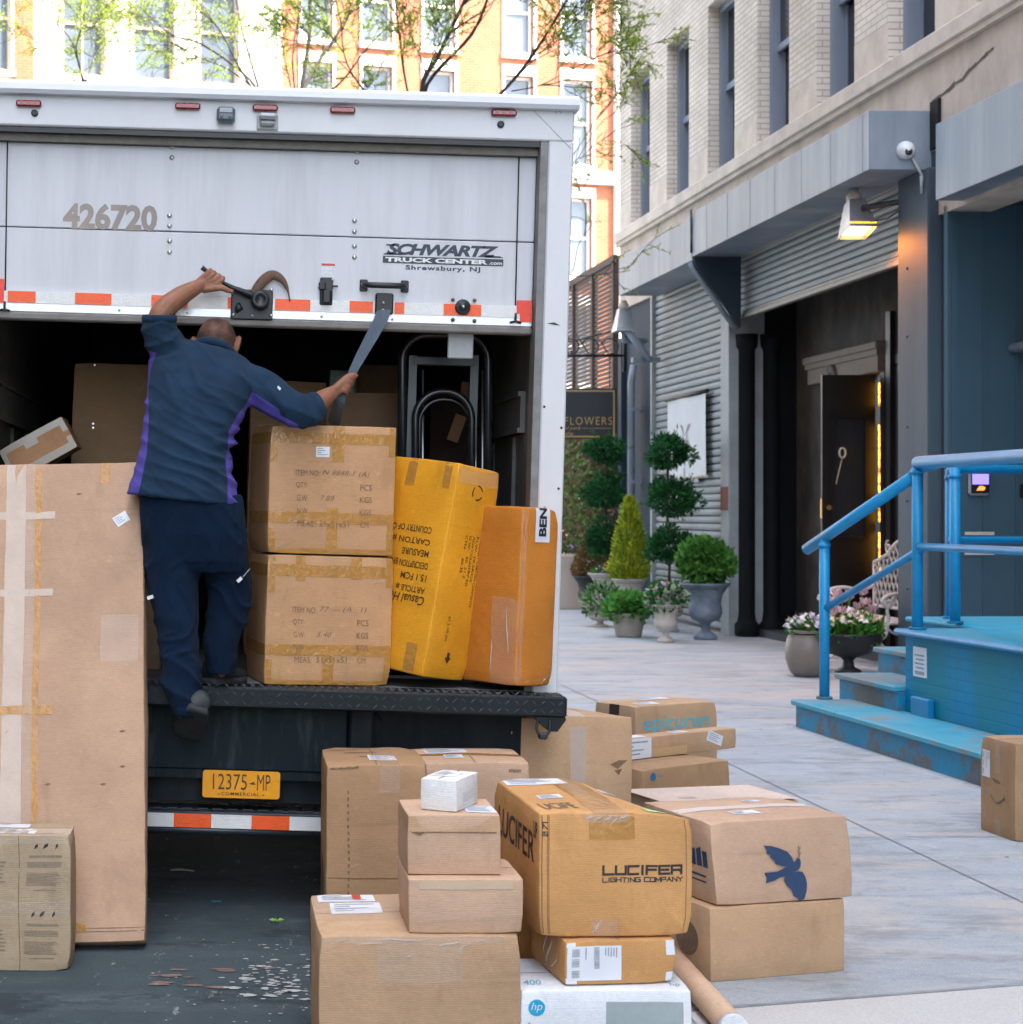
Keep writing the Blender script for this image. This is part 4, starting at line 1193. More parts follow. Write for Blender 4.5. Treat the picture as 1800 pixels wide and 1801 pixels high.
# reflective strips along the bottom rail
z1_, z0_ = tz(525, YD), tz(546, YD)
ft = tfn(YD - .0165)
mb = MB().box(dx0 + .03, dx1 - .03, YD - .016, YD - .002, z0_, z1_); mb.build('reflective_tape', RTAPE_W, door)
mb = MB()
for (a, b) in ((15, 64), (133, 197), (267, 331), (401, 407), (484, 546), (615, 656), (694, 711), (780, 846)):
    mb.box(tx(a, YD, 535), tx(b, YD, 535), YD - .0185, YD - .0165, z0_ + .002, z1_ - .001)
mb.build_each('orange_reflector', RTAPE_R, door)
mb = MB()
mb.box(tx(908, YD, 540), dx1 - .004, YD - .0185, YD - .0165, z0_ + .016, z1_ + .022).box(tx(914, YD, 540), dx1 - .004, YD - .0185, YD - .0165, z0_ - .016, z0_ + .016)
mb.box(dx0 + .002, tx(8, YD, 540), YD - .0185, YD - .0165, z0_ - .002, z1_ + .045)
mb.build_each('red_reflector', RTAPE_RR, door)
# ropes at both sides
for (px, y0, y1) in ((914, 236, 556), (15, 222, 535)):
    a = T(px, y0, YD); b = T(px - 8 if px > 500 else px - 5, y1, YD)
    mb = MB().tube([Vector((a.x, YD - .006, zH - .03)), Vector((b.x, YD - .006, b.z))], .0028, 5)
    mb.tube([Vector((b.x, YD - .02, b.z + .01)), Vector((b.x, YD - .02, b.z - .022))], .005, 6)
    mb.tube([Vector((b.x - .022, YD - .022, b.z - .028)), Vector((b.x, YD - .024, b.z - .022)), Vector((b.x + .022, YD - .022, b.z - .028))], .005, 6)
    mb.build('door_rope', HW, door)
# rivets
mb = MB()
for (px, ys) in ((303, (258, 277)), (299, (379, 397, 424, 443)), (628, (266, 285)), (624, (388, 407, 433, 452)), (952, (274, 290))):
    for y in ys:
        c = T(px, y, YD); o0 = len(mb.v)
        mb.lathe([(.0105, 0), (.009, .004), (.004, .0065), (0, .007)], n=10)
        for k in range(o0, len(mb.v)):
            v = mb.v[k]; mb.v[k] = Vector((c.x + v.x, YD - v.z, c.z + v.y))
mb.build('rivet', STEEL, door)
# fleet number, dealer's mark
mb = MB(); a = T(111, 404, YD); b = T(278, 362, YD)
text_on(mb, '426720', df, a.x, tz(403, YD, 111), b.x - a.x, .108, bold=.042)
mb.build('fleet_number', mat('faded_number', (.30, .265, .24), .6, .12, 3, tint=(.42, .34, .26), tamt=.6, tscale=5), door)
mb = MB(); a = T(674, 449, YD); b = T(886, 451, YD)
zz0, zz1 = tz(447, YD, 674) - .004, tz(427, YD, 674) - .004
Wd = b.x - a.x
text_on(mb, 'SCHWARTZ', df, a.x + .03 * Wd, zz0 + .004, .93 * Wd, zz1 - zz0, bold=.045, shear=.28, spacing=.92)
shape_on(mb, [(a.x + .02 * Wd, zz1 - .006), (a.x + .10 * Wd, zz1 - .006), (a.x + .10 * Wd, zz1), (a.x + .03 * Wd, zz1)], df)
shape_on(mb, [(a.x, zz0 + .003), (a.x + .16 * Wd, zz0 + .003), (a.x + .17 * Wd, zz0 + .010), (a.x + .02 * Wd, zz0 + .010)], df)
shape_on(mb, [(a.x + .84 * Wd, zz0 + .003), (a.x + Wd, zz0 + .003), (a.x + .97 * Wd, zz0 + .010), (a.x + .85 * Wd, zz0 + .010)], df)
zb1 = zz0 - .002; zb0 = zb1 - .028
shape_on(mb, [(a.x, zb0), (a.x + Wd, zb0), (a.x + Wd, zb1), (a.x, zb1)], df)
text_on(mb, 'Shrewsbury, NJ', df, a.x + .19 * Wd, zb0 - .030, .62 * Wd, .024, bold=.03, spacing=1.15)
dl_ = mb.build('dealer_sign', mat('dealer_navy', (.03, .045, .065), .5, .1), door)
mb = MB(); df2 = tfn(YD - .0022)
text_on(mb, 'TRUCK CENTER', df2, a.x + .02 * Wd, zb0 + .005, .85 * Wd, .0185, bold=.045)
text_on(mb, '.com', df2, a.x + .88 * Wd, zb0 + .005, .11 * Wd, .010, bold=.02)
mb.build('dealer_lettering', RTAPE_W, dl_)
# lock plate, lever and hook
def tp2(px, py, y): 
    v = T(px, py, YD); return Vector((v.x, y, v.z))
a, b = T(406, 562, YD), T(481, 506, YD)
mb = MB().box(a.x, b.x, YD - .026, YD - .0165, a.z, b.z - .012, b=.004)
lock = mb.build('door_latch', HW, door)
def bolts(mb, pts, y, r=.0075):
    for (px, py) in pts:
        c = T(px, py, YD); o0 = len(mb.v)
        mb.lathe([(r, 0), (r, .003), (r * .6, .006), (0, .007)], n=10)
        for k in range(o0, len(mb.v)):
            v = mb.v[k]; mb.v[k] = Vector((c.x + v.x, y - v.z, c.z + v.y))
mb = MB(); bolts(mb, ((478, 511), (411, 555), (444, 556), (477, 556)), YD - .026); mb.build('latch_bolt', STEEL, lock)
yl = YD - .055
mb = MB()
lev = [tp2(356, 474, yl - .01), tp2(372, 486, yl - .006), tp2(392, 500, yl), tp2(412, 510, yl), tp2(440, 520, yl + .006), tp2(460, 531, yl + .01)]
mb.tube(lev, [.016, .015, .0135, .017, .024, .022], 10, flat=.6, up=(0, -1, .0))
o0 = len(mb.v); c = tp2(458, 530, yl)
mb.lathe([(.036, -.03), (.038, .0), (.036, .014), (.022, .018), (.018, .012), (0, .012)], n=20)
for k in range(o0, len(mb.v)):
    v = mb.v[k]; mb.v[k] = Vector((c.x + v.x, c.y - v.z, c.z + v.y))
mb.build('latch_lever', HW, lock)
o0 = 0; mb = MB(); c = tp2(420, 541, YD - .03)
mb.tube([tp2(416, 550, YD - .03), tp2(421, 543, YD - .034), tp2(420, 534, YD - .03)], [.006, .017, .006], 10)
mb.build('keyhole_cover', HW, lock)
RUSTY = mat('rusty_steel', (.13, .065, .035), .6, .3, 18, tint=(.03, .03, .032), tamt=.7, tscale=9)
hk = smooth_path([tp2(446, 520, yl + .03), tp2(455, 505, yl + .03), tp2(468, 491, yl + .03), tp2(481, 485, yl + .03), tp2(496, 493, yl + .03), tp2(506, 510, yl + .03), tp2(510, 531, yl + .03)], 5)
rr = [.016 + .008 * math.sin(PI * min(1, i / (len(hk) - 1) * 1.1)) - .018 * (i / (len(hk) - 1)) ** 2 for i in range(len(hk))]
mb = MB().tube(hk, [max(.003, x) for x in rr], 10, flat=.4, up=(0, 0, 1))
mb.build('latch_hook', RUSTY, lock)
# strap keeper with warning sticker
a, b = T(565, 490, YD), T(590, 463, YD)
MB().box(a.x, b.x, YD - .003, YD - .0005, a.z, b.z).build('sticker', mat('sticker_grey', (.60, .63, .66), .4, .15, 90), door)
MB().box(a.x + .001, b.x - .001, YD - .0045, YD - .003, b.z - .010, b.z - .002).build('sticker_band', INK_RED, door)
mb = MB()
a, b = T(562, 537, YD), T(586, 489, YD)
mb.box(a.x, b.x, YD - .02, YD - .0012, a.z, b.z, b=.004)
mb.box(a.x - .006, a.x + .022, YD - .034, YD - .02, tz(512, YD, 570), tz(497, YD, 570), b=.005).box(a.x + .008, a.x + .046, YD - .04, YD - .02, tz(536, YD, 570), tz(511, YD, 570), b=.008)
mb.box(b.x, b.x + .02, YD - .03, YD - .018, tz(506, YD, 590), tz(503, YD, 590))
kp = mb.build('strap_buckle', HW, door)
mb = MB(); bolts(mb, ((585, 493),), YD - .02, .006); mb.build('buckle_bolt', STEEL, kp)
# grab handle
a, b = T(633, 501, YD), T(719, 504, YD)
mb = MB().box(a.x, a.x + .032, YD - .01, YD, a.z - .026, a.z + .022, b=.004).box(b.x - .032, b.x, YD - .01, YD, b.z - .024, b.z + .024, b=.004)
hz = (a.z + b.z) / 2
mb.tube(smooth_path([(a.x + .016, YD - .01, a.z), (a.x + .04, YD - .045, hz - .004), (b.x - .04, YD - .045, hz - .004), (b.x - .016, YD - .01, b.z)], 4), .012, 8)
gh = mb.build('grab_handle', HW, door)
mb = MB(); bolts(mb, ((638, 500), (714, 504)), YD - .01); mb.build('handle_bolt', STEEL, gh)
# pull strap anchor; the strap itself runs down to the man's hand and past it
a, b = T(659, 553, YD), T(692, 517, YD)
mb = MB().box(a.x, b.x, YD - .03, YD - .0165, a.z, b.z, b=.006)
an = mb.build('strap_anchor', HW, door)
mb = MB(); bolts(mb, ((674, 534), (673, 547)), YD - .03, .007); mb.build('anchor_bolt', STEEL, an)
STRAP = mat('grey_webbing', (.085, .115, .15), .85, .1, 10, .3, 200)
# lock cylinder
c = T(813, 541, YD); mb = MB()
mb.lathe([(.030, 0), (.031, .010), (.026, .016), (.019, .012), (.015, .02), (0, .021)], n=22)
mb.v = [Vector((c.x + v.x, YD - .0185 - v.z, c.z + v.y)) for v in mb.v]
lc = mb.build('lock_cylinder', HW, door)
mb = MB(); bolts(mb, ((796, 528), (834, 529), (796, 563), (834, 565)), YD - .0165, .008); mb.build('lock_bolt', RUSTY, lc)
mb = MB(); bolts(mb, ((813, 541),), YD - .037, .007); mb.build('lock_core', STEEL, lc)
mb = MB(); bolts(mb, ((211, 546), (330, 550), (566, 557), (690, 562)), YD - .012, .005); mb.build_each('rail_bolt', STEEL, door)

# ------------------------------------------------------------------ deck, bumper, plate
DIAM = mat('diamond_plate', (.006, .012, .016), .45, .25, 8, spec=.25)
zd0 = tz(1246, -.15)
YB = -.16
XD = 1.228
mb = MB().box(-hw_ + .02, XD, YB, .02, zd0, zD - .003, b=.008)
dk = mb.build('rear_deck', DIAM, tk)
mb = MB()
# raised tread bars, alternately slanted, on the rear lip and on the top of the deck
p_ = .034
nx = int((XD + hw_ - .02) / p_)
for i in range(nx):
    for j in range(3):
        x = -hw_ + .04 + i * p_; z = zd0 + .022 + j * .033
        s_ = 1 if (i + j) % 2 else -1
        d = Vector((.011, 0, .010 * s_)); c = Vector((x, YB, z)); nrm = Vector((-.010 * s_, 0, .011)).normalized() * .0035
        mb.add([c - d, c + nrm, c + d, c - nrm, c + Vector((0, -.004, 0))], [(0, 4, 1), (1, 4, 2), (2, 4, 3), (3, 4, 0)])
    for j in range(4):
        x = -hw_ + .04 + i * p_; y = YB + .03 + j * .034
        s_ = 1 if (i + j) % 2 else -1
        d = Vector((.011, .010 * s_, 0)); c = Vector((x, y, zD - .003)); nrm = Vector((-.010 * s_, .011, 0)).normalized() * .0035
        mb.add([c - d, c - nrm, c + d, c + nrm, c + Vector((0, 0, .004))], [(0, 1, 4), (1, 2, 4), (2, 3, 4), (3, 0, 4)])
mb.build('tread_pattern', mat('worn_tread', (.05, .065, .075), .3, .8, 60, spec=.6), dk)
# right hand end: cut corner and a dangling hook
mb = MB().prism([(1.105, zd0), (XD - .002, zd0), (XD - .002, zd0 - .01), (1.195, zd0 - .055), (1.165, zd0 - .055)], 1, YB + .01, .0)
mb.build('corner_plate', DIAM, dk)
mb = MB().tube(smooth_path([(1.12, YB + .02, zd0), (1.115, YB + .01, zd0 - .05), (1.135, YB, zd0 - .075), (1.16, YB, zd0 - .055), (1.165, YB + .01, zd0 - .01)], 4), .006, 6).box(1.12, 1.155, YB - .01, YB + .02, zd0 - .085, zd0 - .06, b=.006)
mb.build('rubber_hook', HW, dk)
YP = -.02
mb = MB()
a, b = tx(180, YP, 1300), tx(611, YP, 1300)
zp1, zp0 = tz(1241, YP), tz(1356, YP)
mb.box(a, b, YP, YP + .03, zp0, zp1, b=.006)
mb.box(a, b, YP + .01, YP + .03, zp0 - .035, zp0)
mb.build('tail_panel', mat('tail_panel_black', (.006, .0145, .019), .6, .2, 5, .1, 30, spec=.2, tint=(.05, .065, .07), tamt=.7, tscale=3.5, stretch=(4, 1, .7), lo=.5, hi=.66), tk)
mb = MB().box(tx(615, YP, 1275), tx(656, YP, 1275), YP - .03, YP + .08, tz(1330, YP), zd0, b=.008).box(tx(-20, YP), tx(25, YP), YP - .03, YP + .08, tz(1330, YP), zd0, b=.008)
mb.box(tx(612, YP, 1275), 1.1, YP + .14, YP + .2, tz(1330, YP), zd0)
mb.box(-.48, -.40, .2, LB + 1.6, .62, .83).box(.40, .48, .2, LB + 1.6, .62, .83)
mb.prism([(tx(660, YP, 1250), zd0), (tx(700, YP, 1250), zd0), (tx(680, YP, 1250), zd0 - .06)], 1, .0, .05)
mb.prism([(tx(668, YP), zd0), (tx(740, YP), zd0), (tx(668, YP), zd0 - .13)], 1, .06, .10)
mb.build('subframe', TBLK, tk)
YG = -.05
zc1, zc0 = tz(1432, YG), tz(1466, YG)
mb = MB().box(-.98, tx(760, YG), YG + .05, YG + .16, zc1 - .012, zc1 + .006, b=.004)
for k in range(30): mb.box(-.97 + k * .06, -.93 + k * .06, YG + .05, YG + .15, zc1 + .006, zc1 + .010)
mb.box(-.98, tx(760, YG), YG + .012, YG + .05, zc0 + .012, zc1 + .002, b=.004)
mb.tube([(-.98, YG + .03, zc0 + .004), (tx(760, YG), YG + .03, zc0 + .004)], .018, 8)
mb.box(-.85, -.78, YG + .06, YG + .12, zc1, zp0).box(.55, .62, YG + .06, YG + .12, zc1, zp0)
bp_ = mb.build('step_bumper', mat('bumper_steel', (.05, .06, .075), .4, .25, 10, metal=.6), tk)
segs = [(-20, 100), (100, 165), (165, 236), (236, 306), (306, 372), (372, 443), (443, 510), (510, 580), (580, 645), (645, 715)]
wt, ot = MB(), MB()
za, zb2 = tz(1459, YG), tz(1435, YG)
for i, (p0, p1) in enumerate(segs):
    orange = p0 in (100, 306, 443, 580)
    (ot if orange else wt).box(tx(p0, YG, 1447), tx(p1, YG, 1447), YG + .008, YG + .0125, za, zb2)
wt.build_each('reflective_tape', RTAPE_W, bp_); ot.build_each('orange_reflector', RTAPE_R, bp_)
YL = -.035
a, b = T(357, 1401, YL), T(492, 1355, YL)
pa = thing('license_plate', 'x', None); pa.parent = tk
for k in ('label',): del pa[k]
c = T(425, 1379, YL)
pa.location = c
pw_, ph_ = .152, .054
PLATE = mat('plate_orange', (.88, .36, .006), .3, .08, 20, .25, 22)
mb = MB()
r_ = .012
poly = []
for (sx, sz, a0) in ((1, 1, 0), (-1, 1, 90), (-1, -1, 180), (1, -1, 270)):
    for k in range(5):
        an = R(a0 + k * 22.5); poly.append((sx * (pw_ - r_) + r_ * math.cos(an), sz * (ph_ - r_) + r_ * math.sin(an)))
mb.prism(poly, 1, -.003, .0)
mb.build('plate', PLATE, pa)
mb = MB(); pf_ = tfn(-.0045)
text_on(mb, '12375', pf_, -.112, -.021, .134, .062, bold=-.004)
text_on(mb, 'MP', pf_, .062, -.021, .052, .062, bold=-.004)
shape_on(mb, [(.030, .004), (.052, .014), (.050, .008), (.058, .002), (.046, .001)], pf_)
text_on(mb, 'COMMERCIAL', pf_, -.078, -.043, .15, .0125, bold=.01, spacing=1.2)
shape_on(mb, [(-.094, -.040), (-.085, -.036), (-.084, -.041)], pf_); shape_on(mb, [(.080, -.040), (.090, -.036), (.091, -.041)], pf_)
mb.build('plate_lettering', mat('plate_ink', (.05, .035, .02), .4, .1), pa)
mb = MB().box(-.12, .12, .02, .05, .05, .075, b=.006)
mb.build('plate_lamp_bracket', mat('rusty_bracket', (.07, .04, .02), .6, .3, 20), pa)
mb = MB().box(-1.02, 1.0, .06, .10, zc1 + .03, zp0 + .02)
mb.build('back_plate', TBLK, tk)
# rear wheels
RUB = mat('tyre_rubber', (.018, .018, .019), .8, .15, 20, .2, 60)
for s_ in (-1, 1):
    for off in (0, .30):
        x = s_ * (.62 + off * .95)
        mb = MB().lathe([(.27, -.11), (.40, -.12), (.44, -.09), (.455, 0), (.44, .09), (.40, .12), (.27, .11)], n=30)
        mb.v = [Vector((x + v.z, 2.2 + v.x, .46 + v.y)) for v in mb.v]
        wl = mb.build('wheel', RUB, tk)
        mb = MB().lathe([(.27, -.09), (.24, -.05), (.10, -.03), (.0, -.03)], n=20)
        mb.v = [Vector((x + v.z * (1), 2.2 + v.x, .46 + v.y)) for v in mb.v]
        mb.build('rim', TW, wl)
MB().tube([(-.9, 2.2, .46), (.9, 2.2, .46)], .07, 10).build('axle', TBLK, tk)
MB().box(-1.05, 1.05, LB + .05, LB + 1.9, .6, 2.5, b=.12).build('cab', TW, tk)
for s_ in (-1, 1):
    mb = MB().lathe([(.27, -.11), (.40, -.12), (.44, -.09), (.455, 0), (.44, .09), (.40, .12), (.27, .11), (.1, .0)], n=30)
    mb.v = [Vector((s_ * .93 + v.z, LB + .9, .46) ) + Vector((0, v.x, v.y)) for v in mb.v]
    mb.build('wheel', RUB, tk)
# ================================================================== BOXES
class Carton:
    """a cardboard box with softened edges, bulging faces and a little wear; marks and tape follow its faces"""
    def __init__(s, name, label, mats, w, d, h, fl, yaw=0.0, roll=0.0, base_rot=None, cat='box', group='delivery boxes',
                 bulge=.005, r=.003, shear=0.0, sag=0.0, seed=None, noise_amt=.0022, seam=True, flaps=True, pitch=0.0):
        s.w, s.d, s.h, s.bulge, s.r, s.shear, s.sag, s.na = w, d, h, bulge, r, shear, sag, noise_amt
        s.seed = seed if seed is not None else rnd.random() * 100
        cr_ = random.Random(int(s.seed * 1000))
        s.crush = [cr_.uniform(-.001, .012) * min(1.0, noise_amt / .003) for _ in range(8)]
        mb = MB()
        def cuts(L):
            n = max(2, int(L / .05)); c = [0, s.r * .3, s.r] + [s.r + (L - 2 * s.r) * i / n for i in range(1, n)] + [L - s.r, L - s.r * .3, L]
            return c
        for face in 'FKLRTB':
            fn, U, V = s.face(face)
            cu, cv = cuts(U), cuts(V)
            vs = [fn(u, v, 0) for v in cv for u in cu]; nu = len(cu)
            fs = [[j * nu + i, j * nu + i + 1, (j + 1) * nu + i + 1, (j + 1) * nu + i] for j in range(len(cv) - 1) for i in range(nu - 1)]
            mb.add(vs, fs, 0, True)
        # every face keeps its own edge, so that the folds stay crisp
        key = {}; remap = []; nv = []
        for v in mb.v:
            k = len(nv)
            if k not in key: key[k] = len(nv); nv.append(v)
            remap.append(key[k])
        mb.v = nv; mb.f = [[remap[i] for i in f] for f in mb.f]
        keep = [i for i, f in enumerate(mb.f) if len(set(f)) == len(f)]
        mb.f = [mb.f[i] for i in keep]; mb.m = [0] * len(keep); mb.sm = [True] * len(keep)
        o = mb.build(name, mats)
        M = Matrix.Translation(Vector(fl))
        if base_rot is not None: M = M @ base_rot.to_4x4()
        M = M @ Matrix.Rotation(yaw, 4, 'Z') @ Matrix.Rotation(roll, 4, 'Y') @ Matrix.Rotation(pitch, 4, 'X')
        o.location = M.to_translation(); o.rotation_euler = M.to_euler()
        tag(o, label, cat, group)
        s.o = o
        if flaps:
            # the meeting line of the top flaps, and the cut edges where they fold
            mb = MB(); fn = s.surf('T', .0010); yc = d / 2
            if w >= d: grid_on(mb, fn, .004, w - .004, d / 2 - .002, d / 2 + .002, .06)
            else: grid_on(mb, fn, w / 2 - .002, w / 2 + .002, .004, d - .004, .06)
            mb.build('flap_seam', SEAM, o)
    def deform(s, p):
        w, d, h, r = s.w, s.d, s.h, s.r
        q = Vector((min(max(p.x, r), w - r), min(max(p.y, r), d - r), min(max(p.z, r), h - r)))
        dd = p - q
        if dd.length > 1e-9: p = q + dd.normalized() * r
        a, b, c = p.x / w, p.y / d, p.z / h
        bu = lambda t: 4 * t * (1 - t)
        k = s.bulge
        off = Vector(((2 * a - 1) * k * bu(b) * bu(c) if a in (0, 1) or abs(2 * a - 1) > .9 else 0,
                      (2 * b - 1) * k * bu(a) * bu(c) if abs(2 * b - 1) > .9 else 0,
                      (2 * c - 1) * k * bu(a) * bu(b) if c > .5 and abs(2 * c - 1) > .85 else 0))
        for i in range(8):
            cx_, cy_, cz_ = (w if i & 1 else 0), (d if i & 2 else 0), (h if i & 4 else 0)
            amt = s.crush[i]
            dx, dy, dz = p.x - cx_, p.y - cy_, p.z - cz_
            dist = math.sqrt(dx * dx + dy * dy + dz * dz)
            if dist < .075:
                kk = (1 - dist / .075) ** 1.5 * amt
                p = p + Vector(((.5 - a) * 2 * kk, (.5 - b) * 2 * kk, (.5 - c) * 2 * kk if c > .5 else abs((.5 - c)) * kk))
        n1 = noise.noise_vector(Vector((p.x * 6 + s.seed, p.y * 6, p.z * 6))) * s.na
        n2 = noise.noise_vector(Vector((p.x * 22 + s.seed, p.y * 22, p.z * 22))) * s.na * .5
        if c < .1: n1.z = max(0, n1.z) * .3; n2.z = max(0, n2.z) * .3
        p = p + off + n1 + n2
        if s.sag and c > .5: p.z -= s.sag * max(0, a - .45) ** 2 * (b * .9 + .1) * 3 * ((c - .5) * 2) ** 3
        if s.shear: p.x += s.shear * c
        return p
    def face(s, f):
        w, d, h = s.w, s.d, s.h
        O, U, V, N, LU, LV = {
            'F': ((0, 0, 0), (1, 0, 0), (0, 0, 1), (0, -1, 0), w, h),
            'K': ((w, d, 0), (-1, 0, 0), (0, 0, 1), (0, 1, 0), w, h),
            'L': ((0, d, 0), (0, -1, 0), (0, 0, 1), (-1, 0, 0), d, h),
            'R': ((w, 0, 0), (0, 1, 0), (0, 0, 1), (1, 0, 0), d, h),
            'T': ((0, 0, h), (1, 0, 0), (0, 1, 0), (0, 0, 1), w, d),
            'B': ((0, d, 0), (1, 0, 0), (0, -1, 0), (0, 0, -1), w, d)}[f]
        O, U, V, N = Vector(O), Vector(U), Vector(V), Vector(N)
        def fn(u, v, off): return s.deform(O + U * u + V * v) + N * off
        return fn, LU, LV
    def surf(s, f, off=.0013):
        fn, _, _ = s.face(f)
        return lambda u, v: fn(u, v, off)
    def patch(s, name, f, u0, u1, v0, v1, m, off=.0012, step=.025):
        mb = MB(); grid_on(mb, s.surf(f, off), u0, u1, v0, v1, step)
        return mb.build(name, m, s.o)
    def tape_over(s, edge, c0, c1, down=.07, m=None, top='T', full=True):
        """a strip of tape along the top seam and down the front (edge 'F') or the left (edge 'L')"""
        m = m or TAPE; mb = MB(); off = .0018
        if edge == 'F':
            grid_on(mb, s.surf('T', off), c0, c1, .0, s.d if full else .09, .03)
            grid_on(mb, s.surf('F', off), c0, c1, s.h - down, s.h, .02)
            o = mb.build('tape', m, s.o)
        else:
            grid_on(mb, s.surf('T', off), .0, s.w if full else .09, c0, c1, .03)
            grid_on(mb, s.surf('L', off), s.d - c1, s.d - c0, s.h - down, s.h, .02)
            grid_on(mb, s.surf('R', off), c0, c1, s.h - down, s.h, .02)
            o = mb.build('tape', m, s.o)
        return o
    def label(s, f, u0, u1, v0, v1, kind=0, seed=1, m=None, rot=0.0):
        """a paper label with printed lines and a bar code"""
        r = random.Random(seed)
        base = s.surf(f, .0016); top = s.surf(f, .0024)
        cu, cv = (u0 + u1) / 2, (v0 + v1) / 2; cr, sr = math.cos(rot), math.sin(rot)
        def tr(fn):
            def g(u, v):
                a, b = u - cu, v - cv
                return fn(cu + a * cr - b * sr, cv + a * sr + b * cr)
            return g
        mb = MB(); grid_on(mb, tr(base), u0, u1, v0, v1, .025); lo = mb.build('shipping_label', m or PAPER, s.o)
        mb = MB(); W, Hh = u1 - u0, v1 - v0; tp_ = tr(top)
        def rect(a, b, c, d): grid_on(mb, tp_, u0 + a * W, u0 + b * W, v0 + c * Hh, v0 + d * Hh, .03)
        if kind == 0:      # a few text lines
            for k in range(4):
                y = .78 - k * .19; rect(.08, .08 + r.uniform(.3, .8), y, y + .07)
        elif kind == 1:    # bar codes standing on end (a label turned sideways)
            for blk in ((.09, .235, .08, .30), (.09, .235, .40, .62), (.09, .235, .68, .92)):
                y = blk[2]
                while y < blk[3]:
                    h_ = r.uniform(.006, .022); rect(blk[0], blk[1], y, min(blk[3], y + h_)); y += h_ + r.uniform(.006, .016)
            y = .34
            while y < .95:
                h_ = r.uniform(.006, .02); rect(.50, .60, y, min(.96, y + h_)); y += h_ + r.uniform(.006, .014)
            for k in range(5): rect(.70 + k * .05, .72 + k * .05, .74 - r.uniform(0, .1), .95)
            rect(.34, .36, .6, .95)
        mb.build('label_print', INK_GREY, lo)
        return lo
def front_box(x0, x1, ytop, Y, zb):
    """front left corner, width, height from the photograph at distance Y"""
    a = P(x0, CY, Y); b = P(x1, CY, Y)
    return Vector((a.x, Y, zb)), b.x - a.x, (H - (ytop - CY) * Y / F) - zb

# 1 tall flat carton
fl, w_, h_ = front_box(-400, 257, 826, 6.40, 0.0)
h_ = 1.842
b = Carton('flat_carton', 'tall flat cardboard carton leaning against the truck deck at the left', cardboard('sheet_board', (.46, .305, .205)), w_, .15, h_, fl + Vector((.0, 0, .006)), roll=-.024, pitch=-.352, bulge=.010, noise_amt=.004, flaps=False)
u = lambda px: (px + 400) / 655 * w_
v = lambda py: (1672 - py) / 850 * h_
b.patch('tape', 'F', u(-5), u(32), 0, h_, TAPE_PALE, .0012, .05)
b.patch('tape', 'F', u(33), u(50), 0, h_, TAPE_CLEAR, .002, .05); b.patch('tape', 'F', u(50), u(62), 0, h_ - .02, TAPE, .0014, .05)
b.patch('tape', 'F', u(-20), u(88), v(1286), v(1270), TAPE, .0018); b.patch('tape', 'F', u(-20), u(86), v(1073), v(1060), TAPE_PALE, .0018)
b.patch('tape', 'F', u(-20), u(88), v(928), v(914), TAPE_PALE, .0018)
b.patch('tape', 'F', u(175), u(194), v(862), h_, TAPE, .0014)
b.patch('tape', 'F', u(132), u(150), v(1655), v(1640), TAPE, .0014)
b.patch('tape', 'F', u(175), u(245), v(1195), v(1110), TAPE_CLEAR, .0012)
b.label('F', u(201), u(229), v(942), v(921), 0, 3, rot=.55)
mb = MB()
for (px, py) in ((215, 1320), (80, 1408), (215, 1380), (180, 1410), (133, 882), (5, 1128)):
    f_ = b.surf('F', .0008); uu, vv = u(px), v(py)
    mb.add([f_(uu - .012, vv), f_(uu, vv - .005), f_(uu + .014, vv + .002), f_(uu, vv + .006)], [(0, 1, 2, 3)])
mb.build('dent', SEAM, b.o)
mb = MB(); f_ = b.surf('F', .0012)
grid_on(mb, f_, 0, w_, .035, .038, .05); grid_on(mb, f_, 0, w_, .047, .0495, .05)
mb.build('crease', SEAM, b.o)

# 2 printed carton in front of it
fl, w_, h_ = front_box(-190, 124, 1467, 6.13, 0.0)
b = Carton('printed_carton', 'low carton printed with small care symbols and text, in front of the tall flat one', KRAFT_GREY, w_, .23, h_, fl, bulge=.004, noise_amt=.004)
S_ = w_ / 314
u = lambda px: (px + 190) * S_
v = lambda py: h_ - (py - 1467) * S_
mb = MB(); f_ = b.surf('F', .0012)
for dy in (0, 120):
    for (px, wd) in ((62, 5), (78, 7), (98, 4)):
        dx = -4 if dy else 0
        shape_on(mb, [(u(px + dx - wd / 2), v(1492 + dy)), (u(px + dx + wd / 2 + 2), v(1487 + dy)), (u(px + dx + wd), v(1481 + dy)), (u(px + dx), v(1484 + dy))], f_)
mb.build('care_symbol', INK, b.o)
mb = MB(); r2 = random.Random(9)
for dy in (0, 120):
    dx = -5 if dy else 0
    for (y, x0, x1) in ((1504, 52, 108),):
        grid_on(mb, f_, u(x0 + dx), u(x1 + dx), v(y + 3 + dy), v(y - 1 + dy), .05)
    for k in range(4): grid_on(mb, f_, u(48 + dx), u(108 + dx), v(1516.5 + k * 2.6 + dy), v(1515 + k * 2.6 + dy), .05)
    for k in range(10): grid_on(mb, f_, u(47 + dx), u(108 + dx - r2.uniform(0, 14)), v(1535 + k * 2.4 + dy), v(1533.8 + k * 2.4 + dy), .05)
    grid_on(mb, f_, u(56 + dx), u(100 + dx), v(1566 + dy), v(1563.5 + dy), .05)
    for k in range(6): grid_on(mb, f_, u(-60), u(12 - r2.uniform(0, 10)), v(1517 + k * 7 + dy), v(1514 + k * 7 + dy), .05)
    grid_on(mb, f_, u(-150), u(-70), v(1560 + dy), v(1500 + dy), .05)
mb.build('care_text', mat('pale_print', (.25, .20, .14), .8, .25, 150), b.o)
b.patch('tape', 'F', 0, w_, v(1606), v(1584), TAPE_CLEAR, .0022, .03)
b.patch('tape', 'F', 0, w_, h_ - .03, h_, TAPE_CLEAR, .002, .03)
